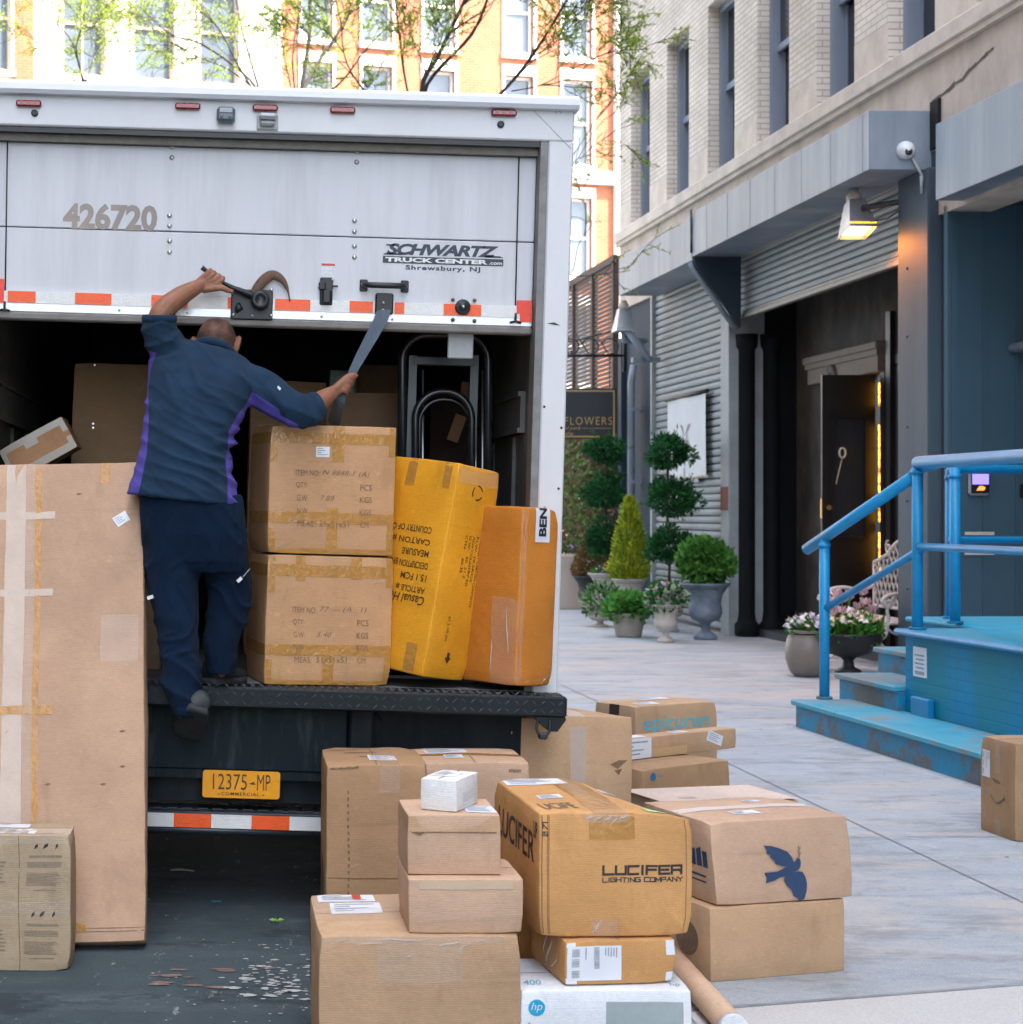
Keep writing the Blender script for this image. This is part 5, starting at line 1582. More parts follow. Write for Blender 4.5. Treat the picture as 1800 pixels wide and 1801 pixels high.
b.patch('tape', 'T', 0, w_, .02, .09, TAPE_PALE, .0016)
b.label('T', u(-60), u(62), .02, .085, 0, 5); b.label('T', u(-120), u(44), .11, .19, 0, 6)
mb = MB(); grid_on(mb, b.surf('F', .001), u(33.5), u(35), 0, h_, .05); mb.build('fold_line', SEAM, b.o)

# 3 tall brown carton behind the white cube
fl, w_, h_ = front_box(575, 752, 1345, 6.40, 0.0)
b = Carton('cardboard_box', 'tall brown carton with a torn top edge, right of the license plate', KRAFT_DARK, w_, .48, h_, fl, yaw=-.01, noise_amt=.004)
b.tape_over('F', .19, .26, .10, TAPE_CLEAR); b.label('T', .16, .26, .10, .22, 0, 8)
b.patch('stamp', 'L', .12, .34, .12, .3, mat('dark_stamp', (.09, .06, .045), .8, .2), .001)
mb = MB(); f_ = b.surf('F', .003)
for k in range(7): mb.add([f_(.01 + k * .015, h_ - .006), f_(.025 + k * .015, h_ - .004 - .004 * (k % 2)), f_(.025 + k * .015, h_ - .012), f_(.01 + k * .015, h_ - .010)], [(0, 3, 2, 1)])
mb.build('torn_edge', SEAM, b.o)
mb = MB(); f_ = b.surf('T', .0014)
for k in range(3): grid_on(mb, f_, .03 + .05 * k, .17 + .03 * k, .38 - k * .10, .395 - k * .10, .04)
mb.build('printing', INK_SOFT, b.o)
mb = MB(); f_ = b.surf('F', .001)
grid_on(mb, f_, 0, w_, .26, .2635, .05)
for k in range(22): grid_on(mb, f_, .075, .081, .06 + k * .024, .072 + k * .024, .05)
mb.build('perforation', SEAM, b.o)

# 4 carton right behind
fl, w_, h_ = front_box(742, 931, 1341, 6.55, 0.0)
b = Carton('cardboard_box', 'brown carton with a white label on its top, just behind the white cube', KRAFT_PINK, w_, .42, h_, fl)
b.label('T', .04, .20, .23, .36, 0, 11); b.label('T', .10, .17, .10, .18, 0, 12)
b.patch('tape', 'T', .0, w_, .16, .22, TAPE, .001)
mb = MB(); text_on(mb, 'amazon', b.surf('F', .0013), w_ - .075, h_ - .035, .045, .011, bold=.02); mb.build('printing', INK_SOFT, b.o)

# 5 carton under the truck's corner
b = Carton('cardboard_box', 'large scuffed carton half under the truck\'s right rear corner', KRAFT, .52, .52, .74, (1.14, 7.2, 0), yaw=.20, bulge=.012, noise_amt=.005, sag=.05)
b.patch('tape', 'F', .25, .32, .38, .70, TAPE_PALE, .0016); b.patch('tape', 'F', .28, .35, .12, .24, TAPE_PALE, .0016); b.patch('tape', 'T', .25, .32, 0, .5, TAPE_PALE, .0016)
mb = MB(); f_ = b.surf('F', .0012)
shape_on(mb, [(.42, .545), (.455, .525), (.50, .56), (.46, .56)], f_); shape_on(mb, [(.44, .52), (.46, .50), (.475, .525)], f_)
mb.build('puncture', SEAM, b.o)

# 9 big base carton (front)
fl, w9, h9 = front_box(562, 916, 1645, 5.0, 0.0)
b = Carton('cardboard_box', 'largest carton at the front, carrying the stack with the white cube', KRAFT, w9, .545, h9, fl, yaw=.0, bulge=.006, noise_amt=.0025)
b.tape_over('L', .17, .33, .10, TAPE_CLEAR); b.patch('tape', 'T', .0, w9, .30, .52, TAPE_PALE if False else TAPE_CLEAR, .0014)
b.patch('tape', 'F', .0, w9 * .92, h9 - .022, h9, TAPE_CLEAR, .002, .02); b.patch('tape', 'F', .16, .40, h9 - .13, h9 - .02, TAPE_CLEAR, .0016, .02)
b.label('T', .02, .19, .42, .53, 0, 14); b.label('T', .05, .20, .26, .40, 0, 15)
mb = MB(); grid_on(mb, b.surf('T', .003), .125, .150, .455, .525, .03); mb.build('red_stamp', INK_RED, b.o)
# pale slivers painted as glare on the wrinkled tape ends
WR = mat('tape_glint', (.74, .72, .70), .12, .1, 30, alpha=.42)
def glare_wrinkles(b, f, pts, rr=.003, n=1):
    mb = MB(); f_ = b.surf(f, .0025)
    for (u0, v0, u1, v1) in pts:
        q = []
        for k in range(5):
            t_ = k / 4; q.append(f_(u0 + (u1 - u0) * t_, v0 + (v1 - v0) * t_ + .003 * math.sin(t_ * 7)))
        mb.tube(q, [.0004, rr * .55, rr * .7, rr * .4, .0004], 5, caps=False)
    mb.build('wrinkle_glare', WR, b.o)
glare_wrinkles(b, 'F', [(.10, h9 - .028, .20, h9 - .012), (.33, h9 - .03, .40, h9 - .012), (.39, h9 - .04, .43, h9 - .012), (.05, h9 - .02, .075, h9 - .006), (.24, h9 - .062, .26, h9 - .05), (.15, h9 - .012, .32, h9 - .008), (.44, h9 - .02, .47, h9 - .006)], .0028)
mb = MB(); grid_on(mb, b.surf('L', .0012), .05, .09, .12, .33, .05); mb.build('printing', INK_SOFT, b.o)

# 8, 7, 6 the stack on it
fl, w8, h8 = front_box(719, 921, 1545, 5.02, h9 + .002)
b8 = Carton('cardboard_box', 'flat pinkish-brown box with a pale tape strip, middle of the stack under the white cube', KRAFT_PINK, w8, .31, h8, fl, bulge=.003, noise_amt=.0015, r=.005)
b8.patch('tape', 'F', .03, w8 - .03, h8 - .028, h8 - .005, mat('pale_tape', (.56, .42, .28), .4, .04), .0014)
fl, w7, h7 = front_box(717, 881, 1432, 5.065, h9 + h8 + .005)
b7 = Carton('lidded_box', 'kraft box with a folded lid flap, directly under the white cube', KRAFT_PINK, w7, .28, h7, fl, bulge=.002, noise_amt=.0012, r=.004, flaps=False)
mb = MB(); f_ = b7.surf('F', .0025)
hl = .048
mb.add([f_(.0, h7), f_(.0, h7 - hl + .012), f_(.012, h7 - hl), f_(w7 - .012, h7 - hl), f_(w7, h7 - hl + .012), f_(w7, h7)], [(0, 1, 2, 3, 4, 5)])
fl_ = b7.surf('L', .0025)
grid_on(mb, fl_, 0, .28, h7 - hl + .01, h7, .05)
mb.build('lid_flap', KRAFT, b7.o)
mb = MB()
grid_on(mb, b7.surf('F', .0028), .012, w7 - .012, h7 - hl - .003, h7 - hl, .05)
shape_on(mb, [(.012, h7 - hl - .002), (.035, h7 - hl - .010), (.05, h7 - hl - .002)], b7.surf('F', .003))
mb.build('flap_edge', SEAM, b7.o)
b7.label('T', w7 - .09, w7 - .005, .03, .14, 0, 20)
zc = h9 + h8 + h7 + .008
b6 = Carton('white_cube', 'small white box on top of the front stack', WHITEB, .110, .185, .090, (.554, 5.14, zc), yaw=-.47, bulge=.001, noise_amt=.0006, r=.002, cat='box')
b6.label('T', .01, .085, .05, .15, 0, 21, m=WHITEB)
mb = MB(); f_ = b6.surf('R', .001)
for k in range(6): grid_on(mb, f_, .05, .10 + .03 * (k % 3), .020 + k * .005, .0215 + k * .005, .05)
mb.build('small_print', mat('pale_grey_print', (.55, .56, .56), .7, .1), b6.o)

# 12 printer carton, 11 labelled box, 10 the lighting company box
fl, w12, h12 = front_box(916, 1217, 1740, 5.0, 0.0)
b = Carton('printer_carton', 'white printer carton with a round blue logo and a grey panel', HPB, w12, .36, h12, fl, bulge=.002, noise_amt=.0012, r=.006, flaps=True)
S_ = w12 / 301
u = lambda px: (px - 916) * S_
v = lambda py: h12 - (py - 1740) * S_
mb = MB(); f_ = b.surf('F', .0014)
shape_on(mb, [(u(944) + .0235 * math.cos(k * PI / 20), v(1771) + .0235 * math.sin(k * PI / 20)) for k in range(40)], f_)
lg = mb.build('round_logo', INK_CYAN, b.o)
mb = MB(); f2 = b.surf('F', .0022)
text_on(mb, 'hp', f2, u(944) - .0155, v(1771) - .013, .031, .028, shear=.25, bold=-.012)
mb.build('logo_letters', HPB, lg)
b.patch('grey_panel', 'F', u(1066), u(1202), 0.0, v(1761), mat('panel_grey', (.33, .40, .41), .5, .06, 30), .0012)
mb = MB(); shape_on(mb, [(u(928), v(1800)), (u(934), v(1800)), (u(931), v(1796))], f_); mb.build('printing', INK_GREY, b.o)
mb = MB(); f3 = b.surf('T', .0014)
text_on(mb, '400', f3, .02, .05, .05, .05, shear=.2); text_on(mb, 'hp', f3, w12 - .05, .03, .03, .04, shear=.2); mb.build('printing', INK_AQUA, b.o)
z11 = h12 + .004
fl, w11, h11 = front_box(993, 1194, 1655, 5.03, z11)
b = Carton('cardboard_box', 'small brown box with a large bar-code label, between the lighting box and the white carton', KRAFT_GOLD, w11, .36, h11, fl, yaw=.10, bulge=.002, noise_amt=.0025, r=.005)
b.label('F', .005, .165, .012, h11 - .014, 1, 31)
b.patch('tape', 'F', .0, .035, .0, .018, PAPER, .0018); b.patch('tape', 'F', w11 - .024, w11, .0, .03, PAPER, .0018); b.patch('tape', 'F', w11 - .028, w11, h11 - .045, h11, PAPER, .0018); b.patch('tape', 'F', .0, .03, h11 - .016, h11, PAPER, .0018)
b.patch('tape', 'L', .14, .30, .0, h11, TAPE_CLEAR, .002, .02)
glare_wrinkles(b, 'L', [(.18, .02, .25, .10), (.22, .01, .30, .06), (.15, .04, .2, .11)], .004)
z10 = z11 + h11 + .004
b = Carton('lighting_box', 'large brown carton lettered for a lighting company, with green tag and clear tape on top', KRAFT_GOLD, .437, .65, .352, (.883, 5.06, z10), yaw=.05, bulge=.008, noise_amt=.003, r=.007, sag=.16)
w10, h10 = .437, .352
S_ = .437 / 270
u = lambda px: (px - 945) * S_
v = lambda py: h10 - (py - 1430) * S_
f_ = b.surf('F', .0014); mb = MB()
# squared, wide-set capitals drawn as strokes
def stroke_word(mb, word, u0, v0, wd, ht, th, fn):
    G_ = {'L': [[(0, 1), (0, 0), (1, 0)]], 'U': [[(0, 1), (0, 0), (1, 0), (1, 1)]], 'C': [[(1, 1), (0, 1), (0, 0), (1, 0)]], 'I': [[(.5, 1), (.5, 0)]],
          'F': [[(1, 1), (0, 1), (0, 0)], [(0, .52), (.9, .52)]], 'E': [[(1, 1), (0, 1), (0, 0), (1, 0)], [(0, .5), (.9, .5)]],
          'R': [[(0, 0), (0, 1), (1, 1), (1, .45), (0, .45)], [(.75, .45), (1, .25), (1, 0)]], 'G': [[(1, 1), (0, 1), (0, 0), (1, 0), (1, .5), (.5, .5)]],
          'H': [[(0, 1), (0, 0)], [(1, 1), (1, 0)], [(0, .5), (1, .5)]], 'T': [[(0, 1), (1, 1)], [(.5, 1), (.5, 0)]], 'N': [[(0, 0), (0, 1), (1, 0), (1, 1)]],
          'O': [[(0, 0), (0, 1), (1, 1), (1, 0), (0, 0)]], 'M': [[(0, 0), (0, 1), (.5, .3), (1, 1), (1, 0)]], 'P': [[(0, 0), (0, 1), (1, 1), (1, .45), (0, .45)]],
          'A': [[(0, 0), (.5, 1), (1, 0)], [(.22, .38), (.78, .38)]], 'Y': [[(0, 1), (.5, .5), (1, 1)], [(.5, .5), (.5, 0)]]}
    wid = {'I': .3, ' ': .35}
    tot = sum(wid.get(c, 1) + .28 for c in word) - .28
    k = wd / tot; x = u0
    for c in word:
        cw = wid.get(c, 1) * k
        for ln in G_.get(c, []):
            for i in range(len(ln) - 1):
                a = Vector((x + ln[i][0] * cw, v0 + ln[i][1] * ht)); e = Vector((x + ln[i + 1][0] * cw, v0 + ln[i + 1][1] * ht))
                d = (e - a).normalized(); n = Vector((-d.y, d.x)) * th / 2; a -= d * th / 2; e += d * th / 2
                mb.add([fn(*(a - n)), fn(*(e - n)), fn(*(e + n)), fn(*(a + n))], [(0, 1, 2, 3)])
        x += cw + .28 * k
stroke_word(mb, 'LUCIFER', u(1056), v(1538), 138 * S_, 14 * S_, .0068, f_)
stroke_word(mb, 'LIGHTING COMPANY', u(1055), v(1551.5), 141 * S_, 7 * S_, .0030, f_)
mb.add([f_(u(950), v(1447)), f_(u(952), v(1447)), f_(u(952), v(1458)), f_(u(950), v(1458))], [(3, 2, 1, 0)])
mb.add([f_(u(949), v(1448)), f_(u(960), v(1448)), f_(u(960), v(1446)), f_(u(949), v(1446))], [(0, 1, 2, 3)])
mb.add([f_(u(951), v(1449)), f_(u(960), v(1459)), f_(u(959), v(1460)), f_(u(950), v(1451))], [(3, 2, 1, 0)])
mb.add([f_(u(949), v(1471)), f_(u(960), v(1471)), f_(u(960), v(1463)), f_(u(949), v(1463))], [(0, 1, 2, 3)])
mb.build('lighting_lettering', INK, b.o)
mb = MB(); text_on(mb, 'UP', b.surf('F', .0022), u(950.5), v(1470), 8 * S_, 6 * S_); mb.build('up_letters', KRAFT_GOLD, b.o)
mb = MB(); fl_ = b.surf('L', .0014)
text_on(mb, 'LUCIFER', fl_, .10, .20, .50, .085, bold=.01); text_on(mb, 'UP', fl_, .585, .27, .045, .05, bold=.02)
mb.build('side_lettering', INK, b.o)
mb = MB(); ftp = b.surf('T', .0016)
text_on(mb, 'UCIFE', ftp, .03, .05, .10, .09, bold=.01, rot=.1); mb.build('top_lettering', INK_SOFT, b.o)
b.patch('tape', 'T', .15, .25, 0, .62, TAPE, .0014); b.patch('tape', 'F', .14, .27, h10 - .075, h10, TAPE, .0012); b.patch('tape', 'T', .17, .22, .25, .55, TAPE_CLEAR, .0024)
b.patch('tape', 'F', .145, .22, 0, .05, TAPE_CLEAR, .0014)
b.patch('tape', 'F', .125, .255, h10 - .028, h10, TAPE_CLEAR, .002, .015)
glare_wrinkles(b, 'F', [(.13, h10 - .022, .155, h10 - .006), (.155, h10 - .024, .18, h10 - .006), (.18, h10 - .028, .205, h10 - .006), (.20, h10 - .035, .225, h10 - .005), (.145, .01, .175, .05), (.155, .008, .165, .04), (.225, h10 - .02, .25, h10 - .006)], .0038)
mb = MB()
for (uu, wd) in ((.006, .003), (.022, .002), (.026, .002), (w10 - .02, .002)): grid_on(mb, b.surf('F', .0012), uu, uu + wd, 0.006, h10 - .006, .05)
mb.build('crushed_edge', mat('edge_brown', (.24, .13, .055), .85, .2, 40), b.o)
b.label('T', .01, .20, .50, .63, 0, 33); b.label('T', .05, .12, .22, .28, 0, 34); b.label('T', .27, .34, .36, .44, 0, 35)
mb = MB(); grid_on(mb, b.surf('T', .002), w10 - .12, w10 - .006, .02, .10, .03); mb.build('green_tag', LIME, b.o)
# 11b small brown box behind the white carton
b = Carton('cardboard_box', 'small brown box in the gap behind the white printer carton', KRAFT_GOLD, .26, .26, .355, (.70, 5.60, 0), yaw=.0)

# 14, 13 on the concrete
b = Carton('cardboard_box', 'plain brown box on the concrete under the box with the blue dove', KRAFT, .522, .44, .245, (1.605, 5.95, .008), yaw=.30, bulge=.003, noise_amt=.0035)
mb = MB(); f_ = b.surf('L', .0014)
for k in range(2): shape_on(mb, [(.30 + .07 * math.cos(a), .12 + k * .0 + .06 * math.sin(a)) for a in [i * PI / 10 for i in range(20)]] if k == 0 else [(.05, .05), (.2, .05), (.2, .09), (.05, .09)], f_)
mb.build('printing', INK_SOFT, b.o)
b = Carton('dove_box', 'light brown box printed with a navy dove', KRAFT_PINK, .525, .45, .278, (1.632, 5.97, .008 + .245 + .004), yaw=.27, bulge=.006, noise_amt=.003, shear=-.028)
w13, h13 = .525, .278
S_ = .525 / 224
f_ = b.surf('F', .0058); mb = MB()
# the dove, traced in photograph pixels on the face (x grows right, y grows up)
def dv(pts): return [((px - 1253) * S_, .278 - (py - (1452 - (px - 1247) * .108)) * S_ * 1.0) for px, py in pts]
body = [(1331, 1517), (1352, 1514), (1364, 1508), (1371, 1503), (1374, 1500), (1381, 1498), (1386, 1492), (1390, 1494), (1391, 1499), (1390, 1504), (1387, 1509), (1380, 1513), (1376, 1517), (1372, 1521), (1364, 1520), (1356, 1522), (1346, 1527), (1332, 1532), (1335, 1524)]
wing1 = [(1333, 1478), (1345, 1478), (1358, 1480), (1370, 1484), (1377, 1491), (1380, 1499), (1379, 1505), (1374, 1506), (1362, 1506), (1350, 1503), (1348, 1498), (1342, 1494), (1343, 1491), (1337, 1489), (1338, 1485)]
wing2 = [(1364, 1518), (1376, 1515), (1385, 1512), (1393, 1513), (1397, 1519), (1399, 1528), (1398, 1540), (1394, 1552), (1389, 1560), (1385, 1560), (1384, 1553), (1377, 1549), (1373, 1540), (1366, 1533), (1362, 1526)]
for poly in (body, wing1, wing2):
    pts = dv(poly)
    ar = sum(pts[i][0] * pts[(i + 1) % len(pts)][1] - pts[(i + 1) % len(pts)][0] * pts[i][1] for i in range(len(pts)))
    shape_on(mb, pts if ar > 0 else pts[::-1], f_)
mb.build('dove', INK_BLUE, b.o)
mb = MB()
for (a, e) in (((1389, 1492), (1391, 1473)), ((1390, 1488), (1395, 1482)), ((1390, 1486), (1387, 1480)), ((1391, 1480), (1394, 1475)), ((1390, 1479), (1388, 1474))):
    (x0, y0), (x1, y1) = dv([a, e]); d = Vector((x1 - x0, y1 - y0)).normalized(); n = Vector((-d.y, d.x)) * .0022
    mb.add([f_(x0 - n.x, y0 - n.y), f_(x1, y1), f_(x0 + n.x, y0 + n.y)], [(0, 1, 2)])
mb.build('olive_twig', mat('twig_ink', (.16, .15, .12), .7, .1), b.o)
mb = MB(); fl_ = b.surf('L', .0014); [shape_on(mb, [(.25 + k * .035, .12), (.278 + k * .035, .12), (.278 + k * .035, .175 + .012 * (k % 2)), (.25 + k * .035, .175)], fl_) for k in range(5)]; grid_on(mb, fl_, .25, .40, .085, .092, .05); grid_on(mb, fl_, .25, .40, .066, .072, .05)
mb.build('side_lettering', INK_BLUE, b.o)
b.patch('tape', 'T', 0, w13, .20, .26, mat('pale_paper_tape', (.62, .53, .46), .6, .05), .0014); b.label('T', .16, .26, .10, .16, 0, 41); b.label('T', .34, .40, .32, .36, 0, 42)
# 15 flat white-taped box behind
b = Carton('flat_box', 'flat pale box with its flap ajar, behind the box with the dove', KRAFT_PINK, .64, .44, .285, (1.93, 7.80, .008), yaw=.26, bulge=.004, noise_amt=.004)
b.tape_over('F', .29, .40, .10, TAPE_PALE)
mb = MB()
f_ = b.surf('T', .004)
mb.add([f_(0, .0) + Vector((-.03, -.02, .010)), f_(.62, .0) + Vector((0, -.025, .008)), f_(.63, .42), f_(.0, .42) + Vector((-.02, 0, .006))], [(0, 1, 2, 3)])
mb.build('loose_flap', cardboard('skylit_flap_board', (.66, .52, .43)), b.o)  # flap coloured paler, standing in for skylight on the box top
mb = MB()
for u0_ in (.305, .37): grid_on(mb, b.surf('F', .0026), u0_, u0_ + .018, .225, .245, .05)
mb.build('red_print', INK_RED, b.o)
mb = MB(); f_ = b.surf('T', .012)
for k in range(3): grid_on(mb, f_, .10, .18, .08 + k * .02, .087 + k * .02, .1)
mb.build('grey_print', INK_GREY, b.o)
# 16 brown printer-supplies box, 16b black box, 17 long flat box, 18 behind
b = Carton('cardboard_box', 'brown box with a small round blue mark, under the long flat box', KRAFT_DARK, .62, .36, .33, (1.984, 8.55, .008), yaw=.60, bulge=.004)
mb = MB(); f_ = b.surf('F', .0014)
shape_on(mb, [(.070 + .020 * math.cos(k * PI / 14), .292 + .020 * math.sin(k * PI / 14)) for k in range(28)], f_)
text_on(mb, 'hp', f_, .10, .286, .04, .014, shear=.2)
mb.build('round_logo', mat('teal_ink', (.02, .16, .30), .6, .1), b.o)
b = Carton('cardboard_box', 'small black carton with white tape supporting the left end of the long flat box', DARKB, .26, .3, .33, (1.735, 8.78, .008), yaw=.22)
b.patch('tape', 'F', .13, .18, 0, .33, PAPER, .0016); b.label('T', .02, .10, .05, .18, 0, 51)
b = Carton('long_box', 'long flat box with two white labels, lying across two other boxes', KRAFT, 1.0, .105, .105, (1.82, 8.74, .008 + .33 + .006), yaw=.60, bulge=.001, noise_amt=.0015, r=.004, flaps=False)
b.label('F', .14, .36, .0, .103, 0, 52); b.label('F', .77, .89, .038, .092, 0, 53, rot=-.35); b.patch('tape', 'F', .0, .62, .0, .045, mat('tan_tape', (.52, .36, .19), .4, .05), .0012)
b.label('T', .14, .34, .01, .09, 0, 54); b.label('T', .55, .66, .02, .08, 0, 55)
mb = MB(); b = Carton('cosmetics_box', 'kraft carton with big turquoise lettering, standing behind the long flat box', KRAFT, .575, .32, .54, (2.14, 9.4, .008), yaw=.50, bulge=.006, noise_amt=.003)
f_ = b.surf('F', .0014)
text_on(mb, 'epicuren', f_, .055, .385, .46, .10, bold=.006); mb.build('turquoise_lettering', INK_AQUA, b.o)
b.patch('tape', 'L', .12, .20, 0, .54, mat('dark_tape', (.06, .045, .035), .3, .1), .0014)
b.label('T', .08, .22, .05, .12, 0, 56); b.label('T', .22, .42, .18, .28, 0, 57)
# 19 box at the right edge
b = Carton('cardboard_box', 'brown box standing alone by the blue steps at the right edge', KRAFT_DARK, .46, .34, .465, (3.73, 8.48, .008), yaw=.06, bulge=.003, noise_amt=.003)
b.label('L', .02, .10, .27, .40, 1, 61)
b.patch('tape', 'L', .15, .20, .30, .465, TAPE_CLEAR, .0014); b.patch('tape', 'L', .15, .20, 0, .08, TAPE_CLEAR, .0014); b.patch('tape', 'T', 0, .46, .14, .20, TAPE_CLEAR, .0014)
mb = MB(); fl_ = b.surf('L', .0014)
q = [fl_(.10 + .14 * t_, .195 - .035 * math.sin(PI * t_)) for t_ in [k / 10 for k in range(11)]]
mb.tube(q, [.001 + .004 * math.sin(PI * k / 10) for k in range(11)], 4)
mb.tube([fl_(.235, .205), fl_(.245, .19), fl_(.232, .178)], .002, 4)
mb.tube([fl_(.13 + .07 * t_, .262 + .008 * math.sin(t_ * 19)) for t_ in [k / 12 for k in range(13)]], .002, 4)
mb.build('smile_print', INK_SOFT, b.o)
# 20 mailing tube
mt = thing('mailing_tube', 'long cardboard mailing tube lying on the pavement beside the white carton', 'tube', (1.50, 5.7, .052))
mb = MB().tube([(.012, .42, .0), (.0, -.0, .0), (-.01, -.42, -.0)], .041, 24)
mb.build('tube_wall', cardboard('tube_board', (.62, .41, .27), .6), mt)
mb = MB().tube([(-.0105, -.415, 0), (-.012, -.45, 0)], .043, 24); mb.build('end_cap', HPB, mt)

# ------------------------------------------------------------------ in the truck
RB = Matrix.Rotation(RT, 3, 'Y')
def deck(px, Y):      # a point on the deck
    x = (px - CX) / F * Y
    for _ in range(3):
        l = MTi @ Vector((x, Y, .9)); z = (MT @ Vector((l.x, l.y, zD))).z
    return Vector((x, Y, z + .001))
def cube51(label, f, hand, seam_y, small):
    b = Carton('wrapped_carton', label, KRAFT_GOLD if False else cardboard('taped_board', (.54, .31, .155), .5), .508, .40, .508, f, yaw=.17, base_rot=RB, bulge=.004, noise_amt=.003, r=.005)
    S_ = .508 / 225; f_ = b.surf('F', .0034); mb = MB()
    uu = lambda x: (x) * S_
    rows = [('ITEM NO:', 102), ('QTY:', 78), ('G.W:', 56), ('N.W:', 34), ('MEAS:', 12)]
    y0 = .508 - .19
    for i, (tx_, _) in enumerate(rows):
        vv = .508 * (1 - (.355 + i * .097)) - .022 + seam_y
        text_on(mb, tx_, f_, .105 + .003 * i, vv, {0: .095, 1: .045, 2: .045, 3: .045, 4: .068}[i], .023, bold=-.006)
        if i in (1, 2, 3): text_on(mb, 'PCS' if i == 1 else 'KGS', f_, .365, vv, .047, .023, bold=-.006)
        if i == 4: text_on(mb, '51x51x51', f_, .205, vv, .122, .023, bold=-.006); text_on(mb, 'CM', f_, .37, vv, .033, .023, bold=-.006)
    mb.build('stencil', mat('stencil_ink', (.17, .105, .065), .7, .25, 60), b.o)
    mb = MB(); text_on(mb, hand[0], f_, .212, .508 * (1 - .355) - .022 + seam_y, .19, .026, shear=.3, bold=-.012); text_on(mb, hand[1], f_, .205, .508 * (1 - .355 - 2 * .097) - .018 + seam_y, .058, .020, shear=.3, bold=-.012)
    mb.build('handwriting', INK_SOFT, b.o)
    return b
fA = deck(465, 7.02)
lowb = cube51('lower of two taped cartons marked 51x51x51 on the truck deck', fA, ('77 --- (A . 1)', '5.40'), -.02, 0)
up = _Rm @ Vector((-.004, .0, .516))
topb = cube51('upper of two taped cartons marked 51x51x51, under the man\'s forearm', fA + up, ('N 8848-1 (A)', '7.89'), .0, 1)
W5 = .508
for b, hs in ((topb, ((.435, .478), (.12, .165))), (lowb, ((.425, .472), (.115, .16)))):
    for (v0, v1) in hs:
        b.patch('tape', 'F', .0, W5, v0, v1, TAPE, .0014); b.patch('tape', 'L', .0, .40, v0, v1, TAPE, .0014)
    b.patch('tape', 'F', W5 - .028, W5, .39, .508, TAPE, .0022); b.patch('tape', 'F', .0, .028, .0, .10, TAPE, .0018); b.patch('tape', 'F', W5 - .028, W5, 0, .12, TAPE, .0018)
    b.patch('tape', 'F', .0, .03, .36, .508, TAPE, .0020)
topb.patch('tape', 'F', .25, .298, .365, .508, TAPE, .0024); topb.patch('tape', 'F', .235, .28, .0, .185, TAPE, .0024); topb.patch('tape', 'F', .02, W5, .0, .022, TAPE, .0018)
lowb.patch('tape', 'F', .112, .152, .41, .508, TAPE, .0024); lowb.patch('tape', 'F', .335, .378, .42, .508, TAPE, .0024); lowb.patch('tape', 'F', .23, .275, 0, .12, TAPE, .0024); lowb.patch('tape', 'F', .02, W5, .0, .018, TAPE, .0018)
topb.label('F', .185, .24, .382, .424, 0, 71)
glare_wrinkles(topb, 'F', [(.03, .01, .07, .05), (.12, .13, .05, .11), (.26, .45, .262, .5), (.49, .48, .502, .495), (.49, .07, .494, .09)], .002)
glare_wrinkles(lowb, 'F', [(.42, .40, .47, .42), (.48, .44, .485, .47), (.24, .07, .255, .10), (.27, .06, .285, .075), (.02, .11, .04, .12), (.33, .01, .36, .022)], .002)

# yellow leaning carton
lean = .175
Ry = Matrix.Rotation(RT, 3, 'Y')
yb_h, yb_w, yb_d = .845, .40, .25
# its lowest edge is the bottom of the right face; find the near corner from the photograph
near_b = P(742, 1190, 6.98)
ylw = Carton('leaning_carton', 'glossy yellow carton leaning to the right on the truck deck', YELLOW, yb_w, yb_d, yb_h, (0, 0, 0), bulge=.005, noise_amt=.003, r=.008)
yaw = -.88
M3 = Matrix.Rotation(lean, 3, 'Y') @ Matrix.Rotation(yaw, 3, 'Z')
ylw.o.rotation_euler = M3.to_euler(); ylw.o.location = near_b - M3 @ Vector((yb_w, 0, 0))
f_ = ylw.surf('F', .0016); fr_ = ylw.surf('R', .0016); mb = MB()
for k, (tx_, wd, hh) in enumerate((('Casual Home', .25, .036), ('ARTICLE #', .16, .026), ('15.1 FCM', .14, .026), ('DESCRIPTION BROWN', .26, .026), ('MEASURE', .15, .026), ('CARTON #   1', .26, .026), ('COUNTRY OF ORIGIN', .29, .026))):
    u1, v1 = yb_w - .055 - .004 * k, .272 + k * .047
    text_on(mb, tx_, f_, u1, v1 + hh, wd, hh, rot=PI, bold=.01, shear=.25 if k == 0 else 0)
for k, (tx_, wd) in enumerate((('PRODUCT CARTON CONTENTS', .28), ('N.W. 10.5KGS', .18), ('AS20 COUNTRY RD', .20), ('G.W.   50  21.2', .17), ('CTN     60.35', .15))):
    text_on(mb, tx_, fr_, yb_d - .060 - k * .022, .575, wd, .013, rot=-PI / 2, bold=.006)
text_on(mb, '97.2.10.2m', fr_, .085, .25, .10, .014, rot=-PI / 2)
shape_on(mb, [(.118, .105), (.134, .105), (.134, .085), (.145, .085), (.126, .062), (.107, .085), (.118, .085)][::-1], fr_)
for k in range(3):
    a = k * 2 * PI / 3 + .3
    q = [(.13 + .026 * math.cos(a + t_), .745 + .026 * math.sin(a + t_)) for t_ in (0, .45, .9, 1.35)]
    for i in range(3):
        (x0, y0), (x1, y1) = q[i], q[i + 1]
        c_ = Vector((.13, .745)); 
        o0 = (x0 + (x0 - c_.x) * .22, y0 + (y0 - c_.y) * .22); o1 = (x1 + (x1 - c_.x) * .22, y1 + (y1 - c_.y) * .22)
        shape_on(mb, [(x0, y0), o0, o1, (x1, y1)], fr_)
mb.build('black_printing', mat('brownish_ink', (.06, .035, .012), .6, .2, 60), ylw.o)
